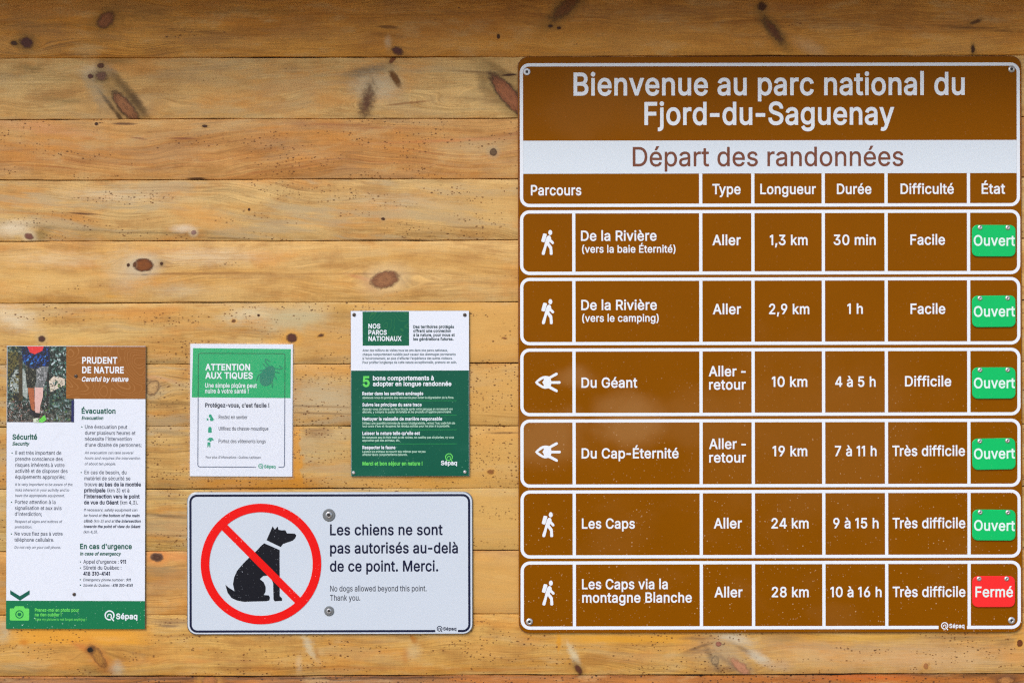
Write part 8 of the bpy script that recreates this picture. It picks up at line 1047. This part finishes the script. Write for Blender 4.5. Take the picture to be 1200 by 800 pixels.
# ------------------------------------------------------------------ green parks poster
PP = Sign('parks_notice', 480.4, 461, .1, .0022, 'white and dark green notice on long hikes, between the tick sheet and the brown board', 'notice')
dgreen = film('dark_green_print', (0, 88, 66), .36, smear=.12, smear_rgb=(60, 130, 110), dots=.8, dot_rgb=(110, 170, 140), mottling=.04, dot_scale=(230, 420))
dgreen_c = film('green_contour_print', (0, 96, 68), .4, contour=((50, 122, 70), 14.0, .6))
pw = film('white_board_print', (230, 234, 244), .42, mottling=.015)
slate = film('green_black_ink', (34, 62, 66), .5)
slate_l = film('thin_green_black_ink', (84, 104, 112), .5)
mint = film('mint_rule', (40, 158, 80), .5)
mint_t = film('mint_ink', (190, 226, 204), .5)
PD = .0036
PP.plate('board', rrect(411, 364, 549.9, 557.8, 0), pw, 0, PD, .3, edge_mat=alu_edge)
p1_, p2_ = PD + .0003, PD + .0006
PP.flat('heading_panel', [(rrect(425, 365, 479.4, 404.8, 0), [])], dgreen_c, p1_)
PP.flat('lower_panel', [(rrect(411.5, 434, 549.4, 557.4, 0), [])], dgreen, p1_)
lettering(PP, [('NOS', 431.8, 445.8, 384.6, 5.2, 2), ('PARCS', 431.8, 453.4, 391.9, 5.2, 2), ('NATIONAUX', 431.8, 470.8, 399.2, 5.2, 2)], white_letter, p2_)
lettering(PP, [('Des territoires protégés', 484.4, 532.2, 384.4, 3.3, 2), ('offrant une connexion', 484.4, 528.6, 389.2, 3.3, 2), ('à la nature, pour nous et', 484.4, 533, 394, 3.3, 2), ('les générations futures.', 484.4, 531.6, 398.8, 3.3, 2)], slate, p1_)
lettering(PP, [('Avec des millions de visites tous les ans dans nos parcs nationaux,', 424.8, 524.8, 411.7, 2.8, 1), ('chaque comportement nuisible peut causer des dommages permanents', 424.8, 534, 416.4, 2.8, 1),
               ("à l'environnement, en plus d'affecter l'expérience des autres visiteurs.", 424.8, 530.4, 421.1, 2.8, 1), ('Pour profiter longtemps de cette nature exceptionnelle, prenons-en soin.', 424.8, 535.4, 425.8, 2.8, 1)], slate_l, p1_)
lettering(PP, [('5', 425, 433.2, 452.6, 11.6, 2)], lime, p2_)
lettering(PP, [('bons comportements à', 437, 508.4, 445.2, 4.9, 2), ('adopter en longue randonnée', 437, 529, 451.9, 4.9, 2)], white_letter, p2_)
for t, x, y in (('Rester dans les sentiers aménagés', 496, 462.6), ('Suivre les principes du sans trace', 494, 475.7), ('Nettoyer la vaisselle de manière responsable', 518, 492.3), ("Laisser la nature telle qu'elle est", 492, 509.1), ('Respecter la faune', 463.2, 525.7)):
    lettering(PP, [(t, 424.6, x, y, 3.6, 2)], white_letter, p2_)
for blk in ([('Abstenez-vous de prendre des raccourcis pour éviter la dégradation de la flore.', 532, 466.9)],
            [('Assurez-vous de laisser les lieux intacts après votre passage en ramassant vos', 530.4, 480.2), ("déchets, y compris le papier de toilette et les produits d'hygiène personnelle.", 529, 483.6)],
            [("Utilisez une quantité minimale de savon biodégradable, versez l'eau usée loin de", 533, 496.7), ("tout cours d'eau et récupérez les résidus solides pour les jeter à la poubelle.", 527, 500.2)],
            [('Ne ramassez pas de bois mort ou de roches, ne cueillez pas de plantes, ny vous', 532, 513.4), ('approchez pas des animaux, etc.', 468.6, 516.9)],
            [('Laissez les animaux se nourrir eux-mêmes pour ne pas', 498.6, 530), ('affecter leurs comportements naturels.', 477.4, 533.6)]):
    lettering(PP, [(t, 424.6, x, y, 2.5, 1) for t, x, y in blk], mint_t, p2_)
for y in (469.3, 486.5, 503.3, 519.8):
    PP.flat('rule', [(rrect(424.6, y - .25, 535.2, y + .25, 0), [])], mint, p2_)
lettering(PP, [('Merci et bon séjour en nature !', 424.6, 495, 544.8, 4.2, 2)], lime, p2_)
sepaq_mark(PP, 526, 535.4, 4.5, lime, p2_, None, w=1.1)
lettering(PP, [('Sépaq', 516.6, 535.4, 544.6, 4.8, 2)], white_letter, p2_)
for x, y, mt_ in ((415.1, 368.6, dark_steel), (544.8, 369, dark_steel), (414.2, 553.5, steel), (544.6, 552.8, steel)):
    screw(PP, x, y, 2.1, PD + .0004, mt_, .35)
